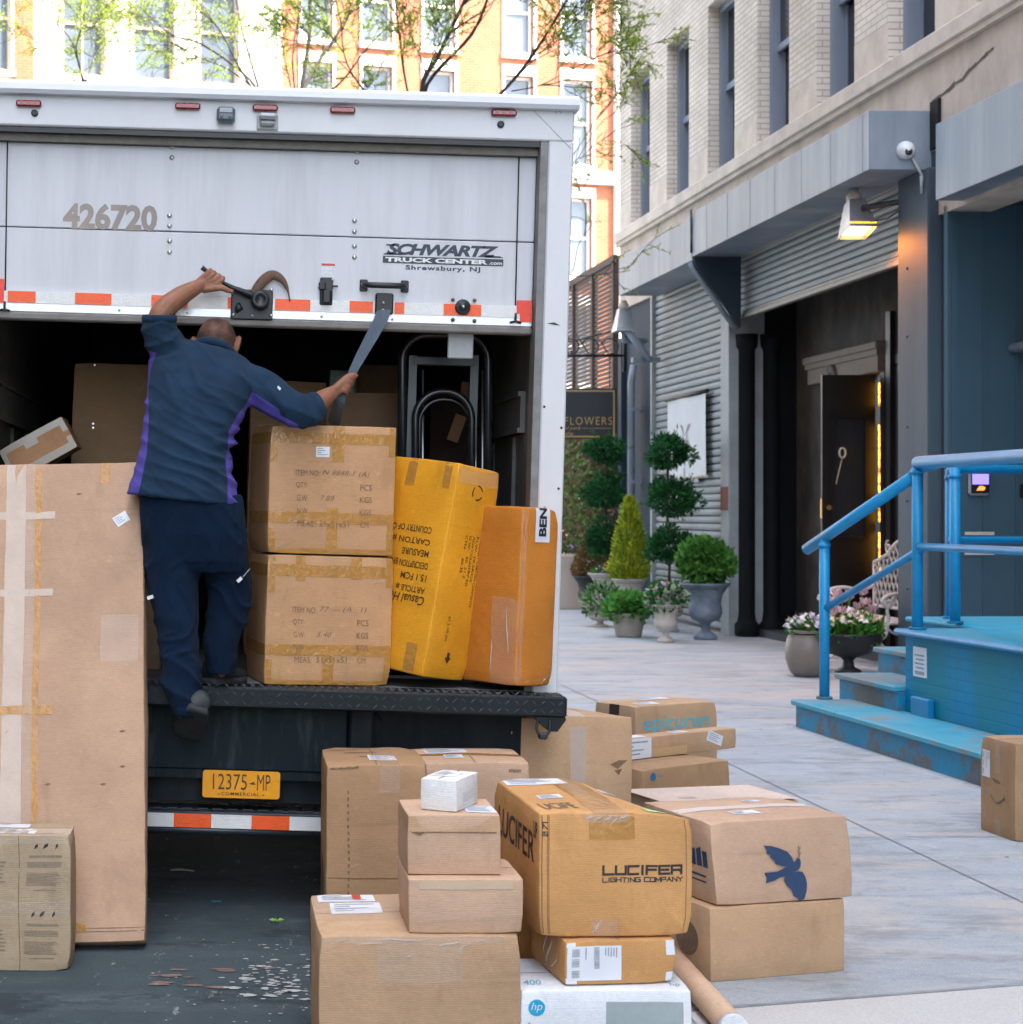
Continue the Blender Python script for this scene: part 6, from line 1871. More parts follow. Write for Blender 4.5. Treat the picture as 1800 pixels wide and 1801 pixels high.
ylw.patch('tape', 'F', .13, .18, yb_h - .11, yb_h, TAPE, .0014); ylw.patch('tape', 'F', .33, .37, yb_h - .10, yb_h, TAPE, .0014); ylw.patch('tape', 'F', .29, .35, 0, .12, TAPE, .0014)
ylw.patch('tape', 'R', 0, yb_d, yb_h - .07, yb_h, TAPE_CLEAR, .0012)
# orange upright carton at the corner
nb = P(906, 1207, 6.91)
ob = Carton('upright_carton', 'orange-brown upright carton with a white tag at the right end of the deck', ORANGE, .20, .30, .695, nb + RB @ Vector((0, 0, .0)), yaw=.62, roll=.02, base_rot=RB, bulge=.004, noise_amt=.003, r=.009)
ob.patch('tape', 'F', .0, .028, 0, .69, TAPE_CLEAR, .0016); ob.patch('tape', 'L', .16, .30, 0, .34, TAPE_CLEAR, .0016)
glare_wrinkles(ob, 'L', [(.26, .12, .24, .30), (.16, .05, .17, .18)], .004)
glare_wrinkles(ob, 'F', [(.14, .01, .17, .04), (.05, .01, .07, .02)], .003)
mb = MB(); grid_on(mb, ob.surf('F', .003), .070, .148, .56, .70, .02)
tg = mb.build('white_tag', PAPER, ob.o)
mb = MB(); text_on(mb, 'BEN', ob.surf('F', .0045), .128, .582, .115, .040, rot=PI / 2, bold=.04); mb.build('tag_lettering', INK, tg)
mb = MB(); g_ = ob.surf('F', .004)
mb.tube([g_(.118, .70), g_(.122, .73), g_(.116, .745), g_(.122, .758)], [.006, .006, .004, .007], 8); mb.build('tag_hook', STEEL, tg)

# hand truck inside
ht = thing('hand_truck', 'black tubular hand truck standing upright just inside the truck', 'hand truck', deck(784, 7.62), (0, RT, 0))
MH = mw(ht).inverted()
def h_(px, py, dy=0): return MH @ P(px, py, 7.62 + dy)
TUBE = mat('black_tube', (.02, .024, .03), .25, .2, 10, spec=.6, metal=.3)
def arch(x0, x1, ytop, ybot, rpx, dy=0):
    pts = [h_(x0, ybot, dy), h_(x0 + (0), ytop + rpx, dy)]
    for k in range(1, 9):
        a = PI - k * PI / 2 / 8; pts.append(h_(x0 + rpx + rpx * math.cos(a), ytop + rpx - rpx * math.sin(a), dy))
    for k in range(1, 9):
        a = PI / 2 - k * PI / 2 / 8; pts.append(h_(x1 - rpx + rpx * math.cos(a), ytop + rpx - rpx * math.sin(a), dy))
    pts.append(h_(x1, ybot, dy)); return pts
MB().tube(arch(708, 859, 588, 1175, 45), .021, 10).build('outer_frame', TUBE, ht)
MB().tube(arch(731, 830, 688, 1100, 48, -.03), .016, 10).build('inner_frame', TUBE, ht)
MB().tube(arch(738, 826, 702, 1100, 42, .02), .012, 10).build('inner_frame', TUBE, ht)
mb = MB()
for (px) in (727, 835):
    a, b = h_(px, 625), h_(px, 1120); mb.box(a.x - .017, a.x + .017, -.01, .03, b.z, a.z)
a, b = h_(727, 626), h_(835, 645); mb.box(a.x, b.x, -.012, .028, b.z, a.z, b=.004)
for y in (860, 980, 1100): 
    a, b = h_(712, y), h_(856, y + 12); mb.box(a.x, b.x, -.008, .02, b.z, a.z)
mb.build('cross_bars', mat('dark_grey_metal', (.045, .055, .06), .4, .15, 10, metal=.5), ht)
mb = MB(); 
for px in (716, 745, 838, 850):
    a, b = h_(px, 650), h_(px, 1100); mb.tube([a + Vector((0, .02, 0)), b + Vector((0, .02, 0))], .005, 6)
mb.build('bright_rod', STEEL, ht)
mb = MB().box(h_(690, 0).x, h_(876, 0).x, -.16, .0, .0, .012)
mb.build('toe_plate', TUBE, ht)
for px in (700, 868):
    c = h_(px, 1130, .10); mb = MB().lathe([(.05, -.03), (.12, -.035), (.13, 0), (.12, .035), (.05, .03)], n=22)
    mb.v = [Vector((c.x + v.z, c.y + v.x, .13 + v.y)) for v in mb.v]; mb.build('wheel', RUB, ht)
# the door's grey striker hanging in front of it
a, b = T(787, 628, .14), T(833, 588, .14)
MB().box(a.x, b.x, .13, .142, a.z - .004, b.z + .03, b=.004).build('latch_striker', mat('striker_grey', (.36, .38, .39), .5, .12, 20), door)
# load inside
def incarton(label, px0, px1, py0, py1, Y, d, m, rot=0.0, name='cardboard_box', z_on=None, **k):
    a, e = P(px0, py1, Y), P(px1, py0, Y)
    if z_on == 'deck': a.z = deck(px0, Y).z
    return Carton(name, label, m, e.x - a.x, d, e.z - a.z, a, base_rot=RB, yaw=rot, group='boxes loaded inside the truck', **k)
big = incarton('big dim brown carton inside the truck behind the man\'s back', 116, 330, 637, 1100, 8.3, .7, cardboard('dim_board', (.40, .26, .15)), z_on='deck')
mb = MB()
for (px, py) in ((168, 642), (165, 752), (165, 745)):
    c = P(px, py, 8.29); mb.add([c + Vector((x, -.012, z)) for x, z in ((-.006, 0), (0, -.006), (.006, 0), (0, .006))], [(0, 1, 2, 3)])
mb.build('staple', STEEL, big.o, world=True)
sup = incarton('dark carton under the tilted taped box in the truck', -40, 150, 838, 1100, 7.62, .5, DARKB, z_on='deck')
# tilted taped box
th = -.50
tb = Carton('tilted_box', 'taped brown box lying tilted on the load at the left inside the truck', KRAFT_PINK if False else cardboard('warm_board', (.50, .27, .14)), .31, .26, .148, (0, 0, 0), bulge=.002, noise_amt=.001, group='boxes loaded inside the truck')
tb.o.rotation_euler = (0, th, 0); tb.o.location = P(26, 846, 7.66)
for (u0, u1, v0, v1) in ((0, .31, .118, .148), (.11, .172, .095, .12), (.285, .31, .085, .148), (.07, .31, 0, .034), (.285, .31, 0, .06), (0, .022, .03, .12)):
    tb.patch('tape', 'F', u0, u1, v0, v1, mat('white_tape', (.52, .46, .39), .4, .05), .0012)
incarton('small carton standing behind the man\'s legs on the deck', 225, 283, 1052, 1192, 7.5, .3, KRAFT_GREY, z_on='deck')
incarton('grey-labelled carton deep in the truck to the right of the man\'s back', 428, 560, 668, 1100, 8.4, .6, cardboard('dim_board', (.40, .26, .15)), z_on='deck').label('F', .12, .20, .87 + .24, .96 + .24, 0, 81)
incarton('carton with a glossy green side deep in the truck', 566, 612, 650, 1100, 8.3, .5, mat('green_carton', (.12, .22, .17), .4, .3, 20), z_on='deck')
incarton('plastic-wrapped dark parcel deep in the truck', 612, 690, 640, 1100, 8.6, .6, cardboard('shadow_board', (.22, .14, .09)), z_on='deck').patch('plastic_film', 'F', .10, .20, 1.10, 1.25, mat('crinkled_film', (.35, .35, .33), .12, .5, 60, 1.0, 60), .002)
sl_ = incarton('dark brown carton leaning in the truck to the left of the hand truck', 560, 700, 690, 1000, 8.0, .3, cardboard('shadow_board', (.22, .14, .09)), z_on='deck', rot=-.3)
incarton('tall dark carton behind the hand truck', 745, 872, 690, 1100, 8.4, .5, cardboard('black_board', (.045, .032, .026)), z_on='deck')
for i, (px0, px1, py0, py1, rr) in enumerate(((786, 806, 724, 772, .35), (808, 824, 670, 706, .12))):
    a, e = P(px0, py1, 8.3), P(px1, py0, 8.3)
    t_ = MB().box(0, e.x - a.x, -.004, 0, 0, e.z - a.z)
    o = t_.build('cardboard_tag', KRAFT_DARK); o.location = a; o.rotation_euler = (0, rr, 0)
    tag(o, ('brown cardboard strip with print, lower of two seen through the hand truck', 'brown cardboard strip with print, upper of two seen through the hand truck')[i], 'cardboard', 'cardboard strips behind the hand truck')
# ================================================================== THE MAN
def remesh(mb, voxel, it=4, fac=.5):
    me = bpy.data.meshes.new('form'); me.from_pydata([tuple(v) for v in mb.v], [], mb.f)
    ob = bpy.data.objects.new('form', me); COL.objects.link(ob)
    m = ob.modifiers.new('r', 'REMESH'); m.mode = 'VOXEL'; m.voxel_size = voxel; m.use_smooth_shade = True
    if it:
        sm = ob.modifiers.new('s', 'SMOOTH'); sm.iterations = it; sm.factor = fac
    dg = bpy.context.evaluated_depsgraph_get(); ev = ob.evaluated_get(dg)
    out = bpy.data.meshes.new_from_object(ev)
    bpy.data.objects.remove(ob); bpy.data.meshes.remove(me)
    for p in out.polygons: p.use_smooth = True
    return out
def place(me, name, mats, parent):
    me.materials.clear()
    for m in mats: me.materials.append(m)
    o = bpy.data.objects.new(name, me); me.name = name; COL.objects.link(o); o.parent = parent
    return o
pbase = deck(392, 6.98)
mn = thing('person', 'man in navy and purple fleece, back turned, pulling the truck door down by its strap', 'person', pbase)
PB = Vector(pbase)
def L(px, py, Y): return P(px, py, Y) - PB
def loft(rows, n=28, e=2.4):
    """rows of (left point, right point, half depth) as an oval stack"""
    mb = MB()
    for (a, b, hd) in rows:
        c = (a + b) / 2; u = (b - a) / 2
        for j in range(n):
            t_ = 2 * PI * j / n; ct, st = math.cos(t_), math.sin(t_)
            k = (abs(ct) ** e + abs(st) ** e) ** (-1 / e)
            mb.v.append(c + u * ct * k + Vector((0, hd * st * k, 0)))
    for i in range(len(rows) - 1):
        for j in range(n): mb.f.append([i * n + j, i * n + (j + 1) % n, (i + 1) * n + (j + 1) % n, (i + 1) * n + j])
    mb.f.append(list(range(n))[::-1]); mb.f.append([(len(rows) - 1) * n + j for j in range(n)])
    mb.m = [0] * len(mb.f); mb.sm = [True] * len(mb.f)
    return mb
def join(*ms):
    q = MB()
    for m in ms: q.add(m.v, m.f)
    return q
def tubeb(pts, rs, n=14): return MB().tube(smooth_path(pts, 4), interp(rs, 4), n)
def interp(rs, n):
    out = []
    for i in range(len(rs) - 1):
        for k in range(n): out.append(rs[i] + (rs[i + 1] - rs[i]) * k / n)
    return out + [rs[-1]]
def ball(c, r, n=14):
    mb = MB(); r = Vector(r) if not isinstance(r, (int, float)) else Vector((r, r, r))
    prof = [(math.sin(PI * i / 10), -math.cos(PI * i / 10)) for i in range(11)]
    prof[0] = (.02, -1); prof[-1] = (.02, 1)
    mb.lathe(prof, n=n); mb.v = [Vector(c) + Vector((v.x * r.x, v.y * r.y, v.z * r.z)) for v in mb.v]
    return mb
rows = [((223, 868), (423, 890), 6.915, .125), ((232, 845), (417, 866), 6.92, .126), ((241, 815), (409, 836), 6.93, .124), ((249, 780), (404, 800), 6.945, .122), ((254, 740), (414, 765), 6.965, .126),
        ((259, 705), (430, 728), 6.985, .132), ((261, 672), (446, 700), 7.0, .132), ((265, 642), (456, 674), 7.02, .125), ((277, 616), (450, 650), 7.04, .108), ((296, 600), (434, 633), 7.05, .09), ((318, 596), (418, 620), 7.06, .075)]
sh_rows = [(L(a[0], a[1], y), L(b[0], b[1], y), hd) for a, b, y, hd in rows]
torso = loft(sh_rows)
lsl = [L(335, 655, 7.05), L(303, 622, 7.03), L(284, 590, 7.0), L(281, 562, 6.985)]
rsl = [L(425, 672, 7.03), L(466, 686, 7.0), L(503, 711, 6.955), L(535, 724, 6.945), L(556, 716, 6.97)]
shirt = join(torso, tubeb(lsl, [.085, .080, .070, .066]), tubeb(rsl, [.085, .078, .066, .062, .055]))
me = remesh(shirt, .0075, 5)
# folds: pulled from the raised left shoulder down to the right flank, and gathered at the right waist
def fold(p):
    q = p + PB
    px = CX + q.x / q.y * F; py = CY - (q.z - H) / q.y * F
    wx = noise.noise(Vector((p.x * 5, p.y * 4, p.z * 5))) * .9
    d1 = -(px - 250) * .46 + (py - 700) * .88          # across the diagonal folds
    a1 = math.sin(d1 * .115 + wx * 2.6)
    k1 = max(0, min(1, (py - 690) / 90)) * max(0, min(1, (910 - py) / 60))
    k1 *= .35 + .65 * max(0, min(1, (px - 250) / 140))
    a1 = (1 - abs(a1)) ** 1.6 if True else a1
    f1 = a1 * k1 * .015
    d2 = (px - 420) * .9 - (py - 760) * .25
    gather = max(0, 1 - abs(px - 405) / 55) * max(0, min(1, (py - 725) / 30)) * max(0, min(1, (870 - py) / 40))
    f2 = math.sin(py * .30 + wx * 2) * gather * .005
    arm = max(0, min(1, (px - 452) / 25))
    f3 = (1 - abs(math.sin((px * .8 - py * .5) * .085 + wx * 2))) ** 1.5 * arm * .008
    larm = max(0, min(1, (335 - px) / 30)) * max(0, min(1, (660 - py) / 30))
    f4 = (1 - abs(math.sin((px * .45 + py) * .10 + wx * 2))) ** 1.5 * larm * .008
    upb = max(0, min(1, (py - 620) / 30)) * max(0, min(1, (740 - py) / 40)) * (1 - arm)
    f5 = (1 - abs(math.sin((px * .72 - py * .55) * .06 + wx * 2.5))) ** 2 * upb * .012 + (1 - abs(math.sin((px * .5 - py * .8) * .10 + wx * 3))) ** 3 * .004 * (1 - arm)
    return f1 + f2 + f3 + f4 + f5 + noise.noise(p * 18) * .0018
def displace(me, fn):
    nr = [v.normal.copy() for v in me.vertices]
    for v, n in zip(me.vertices, nr): v.co = v.co + n * fn(v.co)
displace(me, fold)
def polysdf(pts, x, y):
    d = 1e9; ins = False; n = len(pts); j = n - 1
    for i in range(n):
        xi, yi = pts[i]; xj, yj = pts[j]
        ex, ey = xj - xi, yj - yi; wx, wy = x - xi, y - yi
        t_ = max(0, min(1, (wx * ex + wy * ey) / (ex * ex + ey * ey + 1e-9)))
        d = min(d, (wx - ex * t_) ** 2 + (wy - ey * t_) ** 2)
        if (yi > y) != (yj > y) and x < (xj - xi) * (y - yi) / (yj - yi + 1e-9) + xi: ins = not ins
        j = i
    d = math.sqrt(d); return -d if ins else d
PAN = [[(240, 610), (276, 620), (266, 648), (262, 680), (262, 745), (259, 795), (250, 842), (243, 872), (240, 900), (190, 900), (190, 800), (240, 690)],
       [(444, 688), (491, 719), (494, 730), (524, 746), (534, 775), (470, 775), (450, 800), (450, 920), (401, 920), (401, 845), (397, 812), (401, 787), (403, 758), (419, 728), (433, 712)]]
at = me.attributes.new('panel', 'FLOAT', 'POINT')
vals = []
for v in me.vertices:
    q = v.co + PB; px = CX + q.x / q.y * F; py = CY - (q.z - H) / q.y * F
    vals.append(min(polysdf(p, px, py) for p in PAN) * .1)
at.data.foreach_set('value', vals)
def cloth(name, c1, c2=None, bscale=420, sheen=.04):
    m = mat(name, c1, .9, .2, 10, .5, bscale, sheen=sheen, spec=.1)
    if c2:
        t = m.node_tree; b = t.nodes['Principled BSDF']; src = b.inputs['Base Color'].links[0].from_socket
        a = nn(t, 'Attribute', attribute_name='panel'); r = nn(t, 'MapRange'); r.inputs[1].default_value = -.05; r.inputs[2].default_value = .05; r.inputs[3].default_value = 1; r.inputs[4].default_value = 0
        t.links.new(a.outputs['Fac'], r.inputs[0]); q = nn(t, 'Mix', data_type='RGBA'); q.inputs[7].default_value = (*c2, 1)
        t.links.new(r.outputs[0], q.inputs[0]); t.links.new(src, q.inputs[6]); t.links.new(q.outputs[2], b.inputs['Base Color'])
    return m
NAVY = (.0155, .038, .072)
FLE = cloth('navy_purple_fleece', NAVY, (.095, .075, .36))
FLN = cloth('navy_fleece', NAVY)
shirt_o = place(me, 'fleece_top', [FLE], mn)
mb = tubeb([L(344, 606, 7.035), L(360, 600, 7.01), L(383, 602, 7.015), L(402, 614, 7.04), L(409, 626, 7.08), L(390, 640, 7.15), L(355, 630, 7.15), L(342, 612, 7.09)], [.018] * 8, 10)
mb.build('collar', FLN, shirt_o)
for pts, rs in (([L(281, 566, 6.987), L(281, 553, 6.983)], (.066, .064)), ([L(546, 719, 6.96), L(561, 713, 6.975)], (.058, .056))):
    q = MB().tube(smooth_path([pts[0], pts[0] + (pts[1] - pts[0]) * .15, pts[0] + (pts[1] - pts[0]) * .85, pts[1], pts[1] + (pts[0] - pts[1]) * .4], 2), [rs[0] * .9, rs[0], rs[0] * 1.05, rs[0] * 1.06, rs[1] * 1.05, rs[1] * 1.02, rs[1] * .95, rs[1] * .85, rs[1] * .7], 20, caps=False)
    q.build('cuff', FLN, shirt_o)
c = L(488, 681, 6.895)
MB().add([c, c + Vector((.010, .001, -.012)), c + Vector((.016, .003, -.004)), c + Vector((.004, .001, .008))], [(0, 1, 2, 3)]).build('sleeve_badge', PAPER, shirt_o)

# trousers
pel = loft([(L(a, y, Y), L(b, y, Y), hd) for y, a, b, Y, hd in ((868, 240, 428, 6.92, .115), (900, 242, 435, 6.915, .120), (940, 245, 439, 6.915, .122), (985, 250, 440, 6.925, .118), (1008, 256, 436, 6.93, .10))])
ll = loft([(L(a, y, Y), L(b, y, Y), hd) for y, a, b, Y, hd in ((940, 247, 345, 6.92, .11), (1000, 251, 354, 6.905, .107), (1040, 258, 354, 6.885, .098), (1070, 265, 353, 6.865, .092), (1110, 273, 352, 6.835, .088), (1150, 278, 355, 6.81, .086), (1190, 283, 358, 6.785, .083), (1212, 286, 359, 6.77, .082), (1232, 293, 356, 6.75, .074), (1250, 300, 351, 6.735, .066), (1262, 306, 347, 6.735, .060))], 22, 2.0)
rl = loft([(L(a, y, Y), L(b, y, Y), hd) for y, a, b, Y, hd in ((940, 342, 439, 6.93, .11), (985, 350, 442, 6.955, .108), (1015, 358, 446, 6.975, .104), (1045, 363, 448, 6.985, .10), (1075, 361, 443, 6.98, .093), (1105, 357, 432, 6.97, .086), (1135, 355, 424, 6.965, .084), (1160, 357, 422, 6.965, .084), (1186, 361, 417, 6.965, .080))], 22, 2.0)
me = remesh(join(pel, ll, rl), .0075, 5)
def tfold(p):
    q = p + PB; px = CX + q.x / q.y * F; py = CY - (q.z - H) / q.y * F
    wx = noise.noise(Vector((p.x * 6, p.y * 5, p.z * 6)))
    if px < 356:
        k = max(.25, 1 - abs(py - 1070) / 120)
        a = (1 - abs(math.sin((py * .8 + px * 1.0) * .045 + wx * 4.2))) ** 1.8 * .011 * k * (.4 + .8 * noise.noise(Vector((p.x * 9, 3, p.z * 4))) + .3)
        b_ = max(0, min(1, (py - 1130) / 70)); a += (1 - abs(math.sin((py - px * .7) * .075 + wx * 2))) ** 1.5 * .012 * b_
    else:
        k = max(.25, 1 - abs(py - 1065) / 80)
        a = (1 - abs(math.sin((py * .9 - px * .75) * .075 + wx * 3.8))) ** 1.7 * .014 * k * (.6 + .6 * noise.noise(Vector((p.x * 9, 5, p.z * 6))) + .2)
    return a * 1.25 - .0085 + noise.noise(p * 16) * .003 + (1 - abs(math.sin((px * 1.1 + py * .35) * .09 + wx * 5))) ** 3 * .004
displace(me, tfold)
TRO = cloth('navy_trousers', (.0045, .0145, .036), None, 500, .02)
tro = place(me, 'trousers', [TRO], mn)
for (px, py, Y, w2, rot) in ((265, 1050, 6.795, 10, .35), (422, 1019, 6.868, 12, .75)):
    c = L(px, py, Y); mb = MB()
    dx = Vector((math.cos(rot), .0, math.sin(rot))) * (.0095 if w2 == 10 else .012); dz = Vector((-math.sin(rot), 0, math.cos(rot))) * .006
    mb.box(-.011, .011, -.02, .03, -.006, .006); mb.v = [c + Vector((v.x * math.cos(rot) - v.z * math.sin(rot), v.y, v.x * math.sin(rot) + v.z * math.cos(rot))) for v in mb.v]
    mb.build('reflective_tab', PAPER, tro)
c = (L(440, 1000, 6.91), L(428, 1014, 6.87))
MB().tube(list(c), .002, 5).build('reflective_piping', INK_GREY, tro)

# body: head, neck, arms and hands, with the trunk and legs inside the clothes, as one skin
def hand(wrist, centre, axis, palm, wrap, R0=.020, fr=.0085, sgn=1, thumb=None, lens=(1.0, 1.08, 1.0, .85)):
    """a fist closed round a bar: axis along the bar, palm from the bar to the back of the hand, wrap the way the fingers turn"""
    axis, palm = axis.normalized(), palm.normalized()
    palm = (palm - axis * palm.dot(axis)).normalized()
    wrap = (wrap - axis * wrap.dot(axis)); wrap = (wrap - palm * wrap.dot(palm)).normalized()
    q = MB()
    offs = [.031, .0105, -.0105, -.030]
    for i, o in enumerate(offs):
        oo = o * sgn; fin = []; rr = R0 + fr
        for a in (8, 45, 80, 115, 150, 185, 215):
            a2 = R(a * (.94 + .06 * lens[i] * 1.0) * lens[i] if a > 60 else a)
            k = rr * (1.20 if a < 60 else 1.0)
            fin.append(centre + axis * oo + palm * math.cos(a2) * k + wrap * math.sin(a2) * k)
        q = join(q, MB().tube(smooth_path(fin, 2), interp([fr * 1.15, fr * 1.12, fr * 1.0, fr * 1.02, fr * .95, fr * .9, fr * .7], 2), 8))
        q = join(q, tubeb([wrist + axis * oo * .35 + (centre - wrist) * .05, (wrist + centre) / 2 + axis * oo * .72 + palm * R0 * .75, centre + axis * oo + palm * rr * 1.12 + wrap * .002], [.017, .0145, .0115], 10))
        q = join(q, ball(centre + axis * oo + palm * rr * 1.18 + wrap * .008, .0108, 8))
    if thumb: q = join(q, tubeb(thumb, [.017, .013, .0105, .0085], 10))
    return q
hc = L(376, 491, 7.075); hx = (L(415, 511, 7.07) - L(357, 475, 7.06)).normalized()
wl_ = L(350, 503, 7.055)
th_l = [wl_ + Vector((.016, .0, -.012)), hc + hx * .035 + Vector((.0, -.024, -.018)), hc + hx * .066 + Vector((0, -.026, -.012)), hc + hx * .092 + Vector((0, -.022, -.004))]
lh = hand(wl_, hc, hx, Vector((0, -1, .25)), Vector((.35, .3, 1)), .014, .0088, 1, th_l)
rc = L(609, 676, 7.085); sdir = (L(673, 551, 7.13) - rc).normalized()
wr_ = L(584, 691, 7.045)
th_r = [wr_ + Vector((.012, .01, .016)), rc + sdir * .030 + Vector((-.012, -.016, .0)), rc + sdir * .042 + Vector((.010, -.020, .0)), rc + sdir * .040 + Vector((.026, -.008, -.002))]
rh = hand(wr_, rc, sdir, Vector((-.35, -1, .1)), Vector((1, -.1, -.4)), .011, .0088, 1, th_r)
fa_l = tubeb([L(300, 615, 7.02), L(281, 575, 6.985), L(288, 546, 6.985), L(318, 521, 7.02), L(350, 503, 7.055), L(358, 500, 7.06)], [.05, .048, .046, .040, .0275, .025])
fa_r = tubeb([L(466, 686, 7.0), L(520, 720, 6.95), L(548, 717, 6.965), L(566, 703, 7.01), L(584, 691, 7.045), L(590, 688, 7.05)], [.05, .046, .043, .038, .0275, .025])
HC = L(381, 604, 7.13)
MHd = Matrix.Translation(HC) @ Matrix.Rotation(R(4), 4, 'Y') @ Matrix.Rotation(R(-30), 4, 'X') @ Matrix.Rotation(R(-8), 4, 'Z')
def headpt(th_, ph, off=0.0):
    """head surface: th_ round the vertical axis (0 = face, +y), ph latitude"""
    x, y, z = math.sin(th_) * math.cos(ph), math.cos(th_) * math.cos(ph), math.sin(ph)
    rx, ry, rz = .0795, .098, .108
    p = Vector((x * rx, y * ry, z * rz))
    if z < 0: p.x *= 1 - .30 * (-z) ** 1.5; p.y = p.y * (1 - .12 * (-z)) + .018 * (-z)
    if y > 0: p.y *= 1 - .10 * max(0, z)
    if y < -.2 and z < -.1: p.y *= 1 - .28 * min(1, (-z - .1) * 1.4)
    return p * (1 + off / .09)
hm = MB(); nth, nph = 40, 24
for j in range(nph + 1):
    ph = -PI / 2 + PI * j / nph
    for i in range(nth): hm.v.append(headpt(2 * PI * i / nth, ph))
for j in range(nph):
    for i in range(nth): hm.f.append([j * nth + i, j * nth + (i + 1) % nth, (j + 1) * nth + (i + 1) % nth, (j + 1) * nth + i])
hm.m = [0] * len(hm.f); hm.sm = [True] * len(hm.f)
feat = join(tubeb([Vector((0, .088, .02)), Vector((0, .104, -.012)), Vector((0, .116, -.034)), Vector((0, .10, -.042))], [.010, .012, .016, .012], 8),
            tubeb([Vector((-.05, .072, .03)), Vector((-.02, .090, .032)), Vector((.02, .090, .032)), Vector((.05, .072, .03))], [.008, .011, .011, .008], 8),
            tubeb([Vector((-.026, .086, -.066)), Vector((0, .097, -.064)), Vector((.026, .086, -.066))], [.005, .009, .005], 8),
            tubeb([Vector((-.022, .085, -.076)), Vector((0, .095, -.077)), Vector((.022, .085, -.076))], [.005, .0095, .005], 8),
            ball((0, .082, -.098), (.024, .018, .018)), ball((-.05, .06, -.02), (.024, .024, .02)), ball((.05, .06, -.02), (.024, .024, .02)))
for s_ in (-1, 1):
    ear = [Vector((s_ * .074, .008, -.05)), Vector((s_ * .086, -.004, -.03)), Vector((s_ * .094, -.018, -.002)), Vector((s_ * .092, -.014, .018)), Vector((s_ * .080, .004, .022))]
    feat = join(feat, tubeb(ear, [.008, .009, .009, .008, .006], 8), ball((s_ * .080, -.002, -.012), (.010, .016, .026)))
headm = join(hm, feat); headm.v = [MHd @ v for v in headm.v]
neck = tubeb([L(372, 680, 6.99), L(374, 640, 7.03), L(378, 618, 7.075), L(381, 604, 7.12)], [.085, .066, .060, .055])
core = tubeb([L(372, 660, 7.02), L(350, 720, 6.985), L(335, 800, 6.94), L(340, 900, 6.92), L(343, 960, 6.925)], [.10, .105, .09, .10, .09])
arms = join(tubeb([L(372, 650, 7.03), L(330, 645, 7.04), L(303, 618, 7.025), L(282, 575, 6.987)], [.07, .06, .052, .046]), tubeb([L(372, 655, 7.03), L(425, 672, 7.025), L(466, 686, 7.0), L(520, 720, 6.95)], [.07, .06, .052, .046]))
legs = join(tubeb([L(343, 950, 6.925), L(300, 990, 6.91), L(308, 1060, 6.865), L(316, 1150, 6.81), L(325, 1225, 6.755), L(332, 1262, 6.78)], [.08, .078, .06, .052, .040, .035]),
            tubeb([L(343, 950, 6.925), L(396, 990, 6.955), L(405, 1050, 6.985), L(394, 1110, 6.968), L(388, 1165, 6.965), L(395, 1182, 6.975)], [.08, .078, .062, .052, .040, .034]))
bm = remesh(join(headm, neck, core, arms, legs, fa_l, fa_r, lh, rh), .0042, 2, .4)
SKIN = mat('skin', (.26, .118, .068), .5, .2, 22, .3, 130, tint=(.34, .125, .08), tamt=.5, tscale=16, spec=.4)
SKIN.node_tree.nodes['Principled BSDF'].inputs['Subsurface Weight'].default_value = .12
SKIN.node_tree.nodes['Principled BSDF'].inputs['Subsurface Radius'].default_value = (.012, .005, .003)
body = place(bm, 'body', [SKIN], mn)
# close-cropped hair round the sides and back of a bald crown
hr = MB(); nth2, nph2 = 44, 16
for j in range(nph2 + 1):
    for i in range(nth2 + 1):
        th_ = R(62) + R(236) * i / nth2
        back = 1 - abs(i / nth2 - .5) * 2
        top = R(44 - 6 * back); bot = R(-8 - 30 * back)
        hr.v.append(MHd @ headpt(th_, bot + (top - bot) * j / nph2, .0016))
for j in range(nph2):
    for i in range(nth2): hr.f.append([j * (nth2 + 1) + i, j * (nth2 + 1) + i + 1, (j + 1) * (nth2 + 1) + i + 1, (j + 1) * (nth2 + 1) + i])
hr.m = [0] * len(hr.f); hr.sm = [True] * len(hr.f)
STUB = bpy.data.materials.new('stubble'); STUB.use_nodes = True
_t = STUB.node_tree; _b = _t.nodes['Principled BSDF']; _b.inputs['Base Color'].default_value = (.05, .042, .04, 1); _b.inputs['Roughness'].default_value = .8
_c = nn(_t, 'TexCoord'); _n = nn(_t, 'TexNoise'); _n.inputs['Scale'].default_value = 420; _n2 = nn(_t, 'TexNoise'); _n2.inputs['Scale'].default_value = 16; _n2.inputs['Detail'].default_value = 3
_t.links.new(_c.outputs['Object'], _n.inputs['Vector']); _t.links.new(_c.outputs['Object'], _n2.inputs['Vector'])
_m = nn(_t, 'Math', operation='MULTIPLY'); _t.links.new(_n.outputs[0], _m.inputs[0]); _t.links.new(_n2.outputs[0], _m.inputs[1])
_r = nn(_t, 'MapRange'); _r.inputs[1].default_value = .12; _r.inputs[2].default_value = .34; _r.inputs[3].default_value = 0; _r.inputs[4].default_value = .78
_t.links.new(_m.outputs[0], _r.inputs[0]); _t.links.new(_r.outputs[0], _b.inputs['Alpha'])
hr.build('hair', STUB, mn)
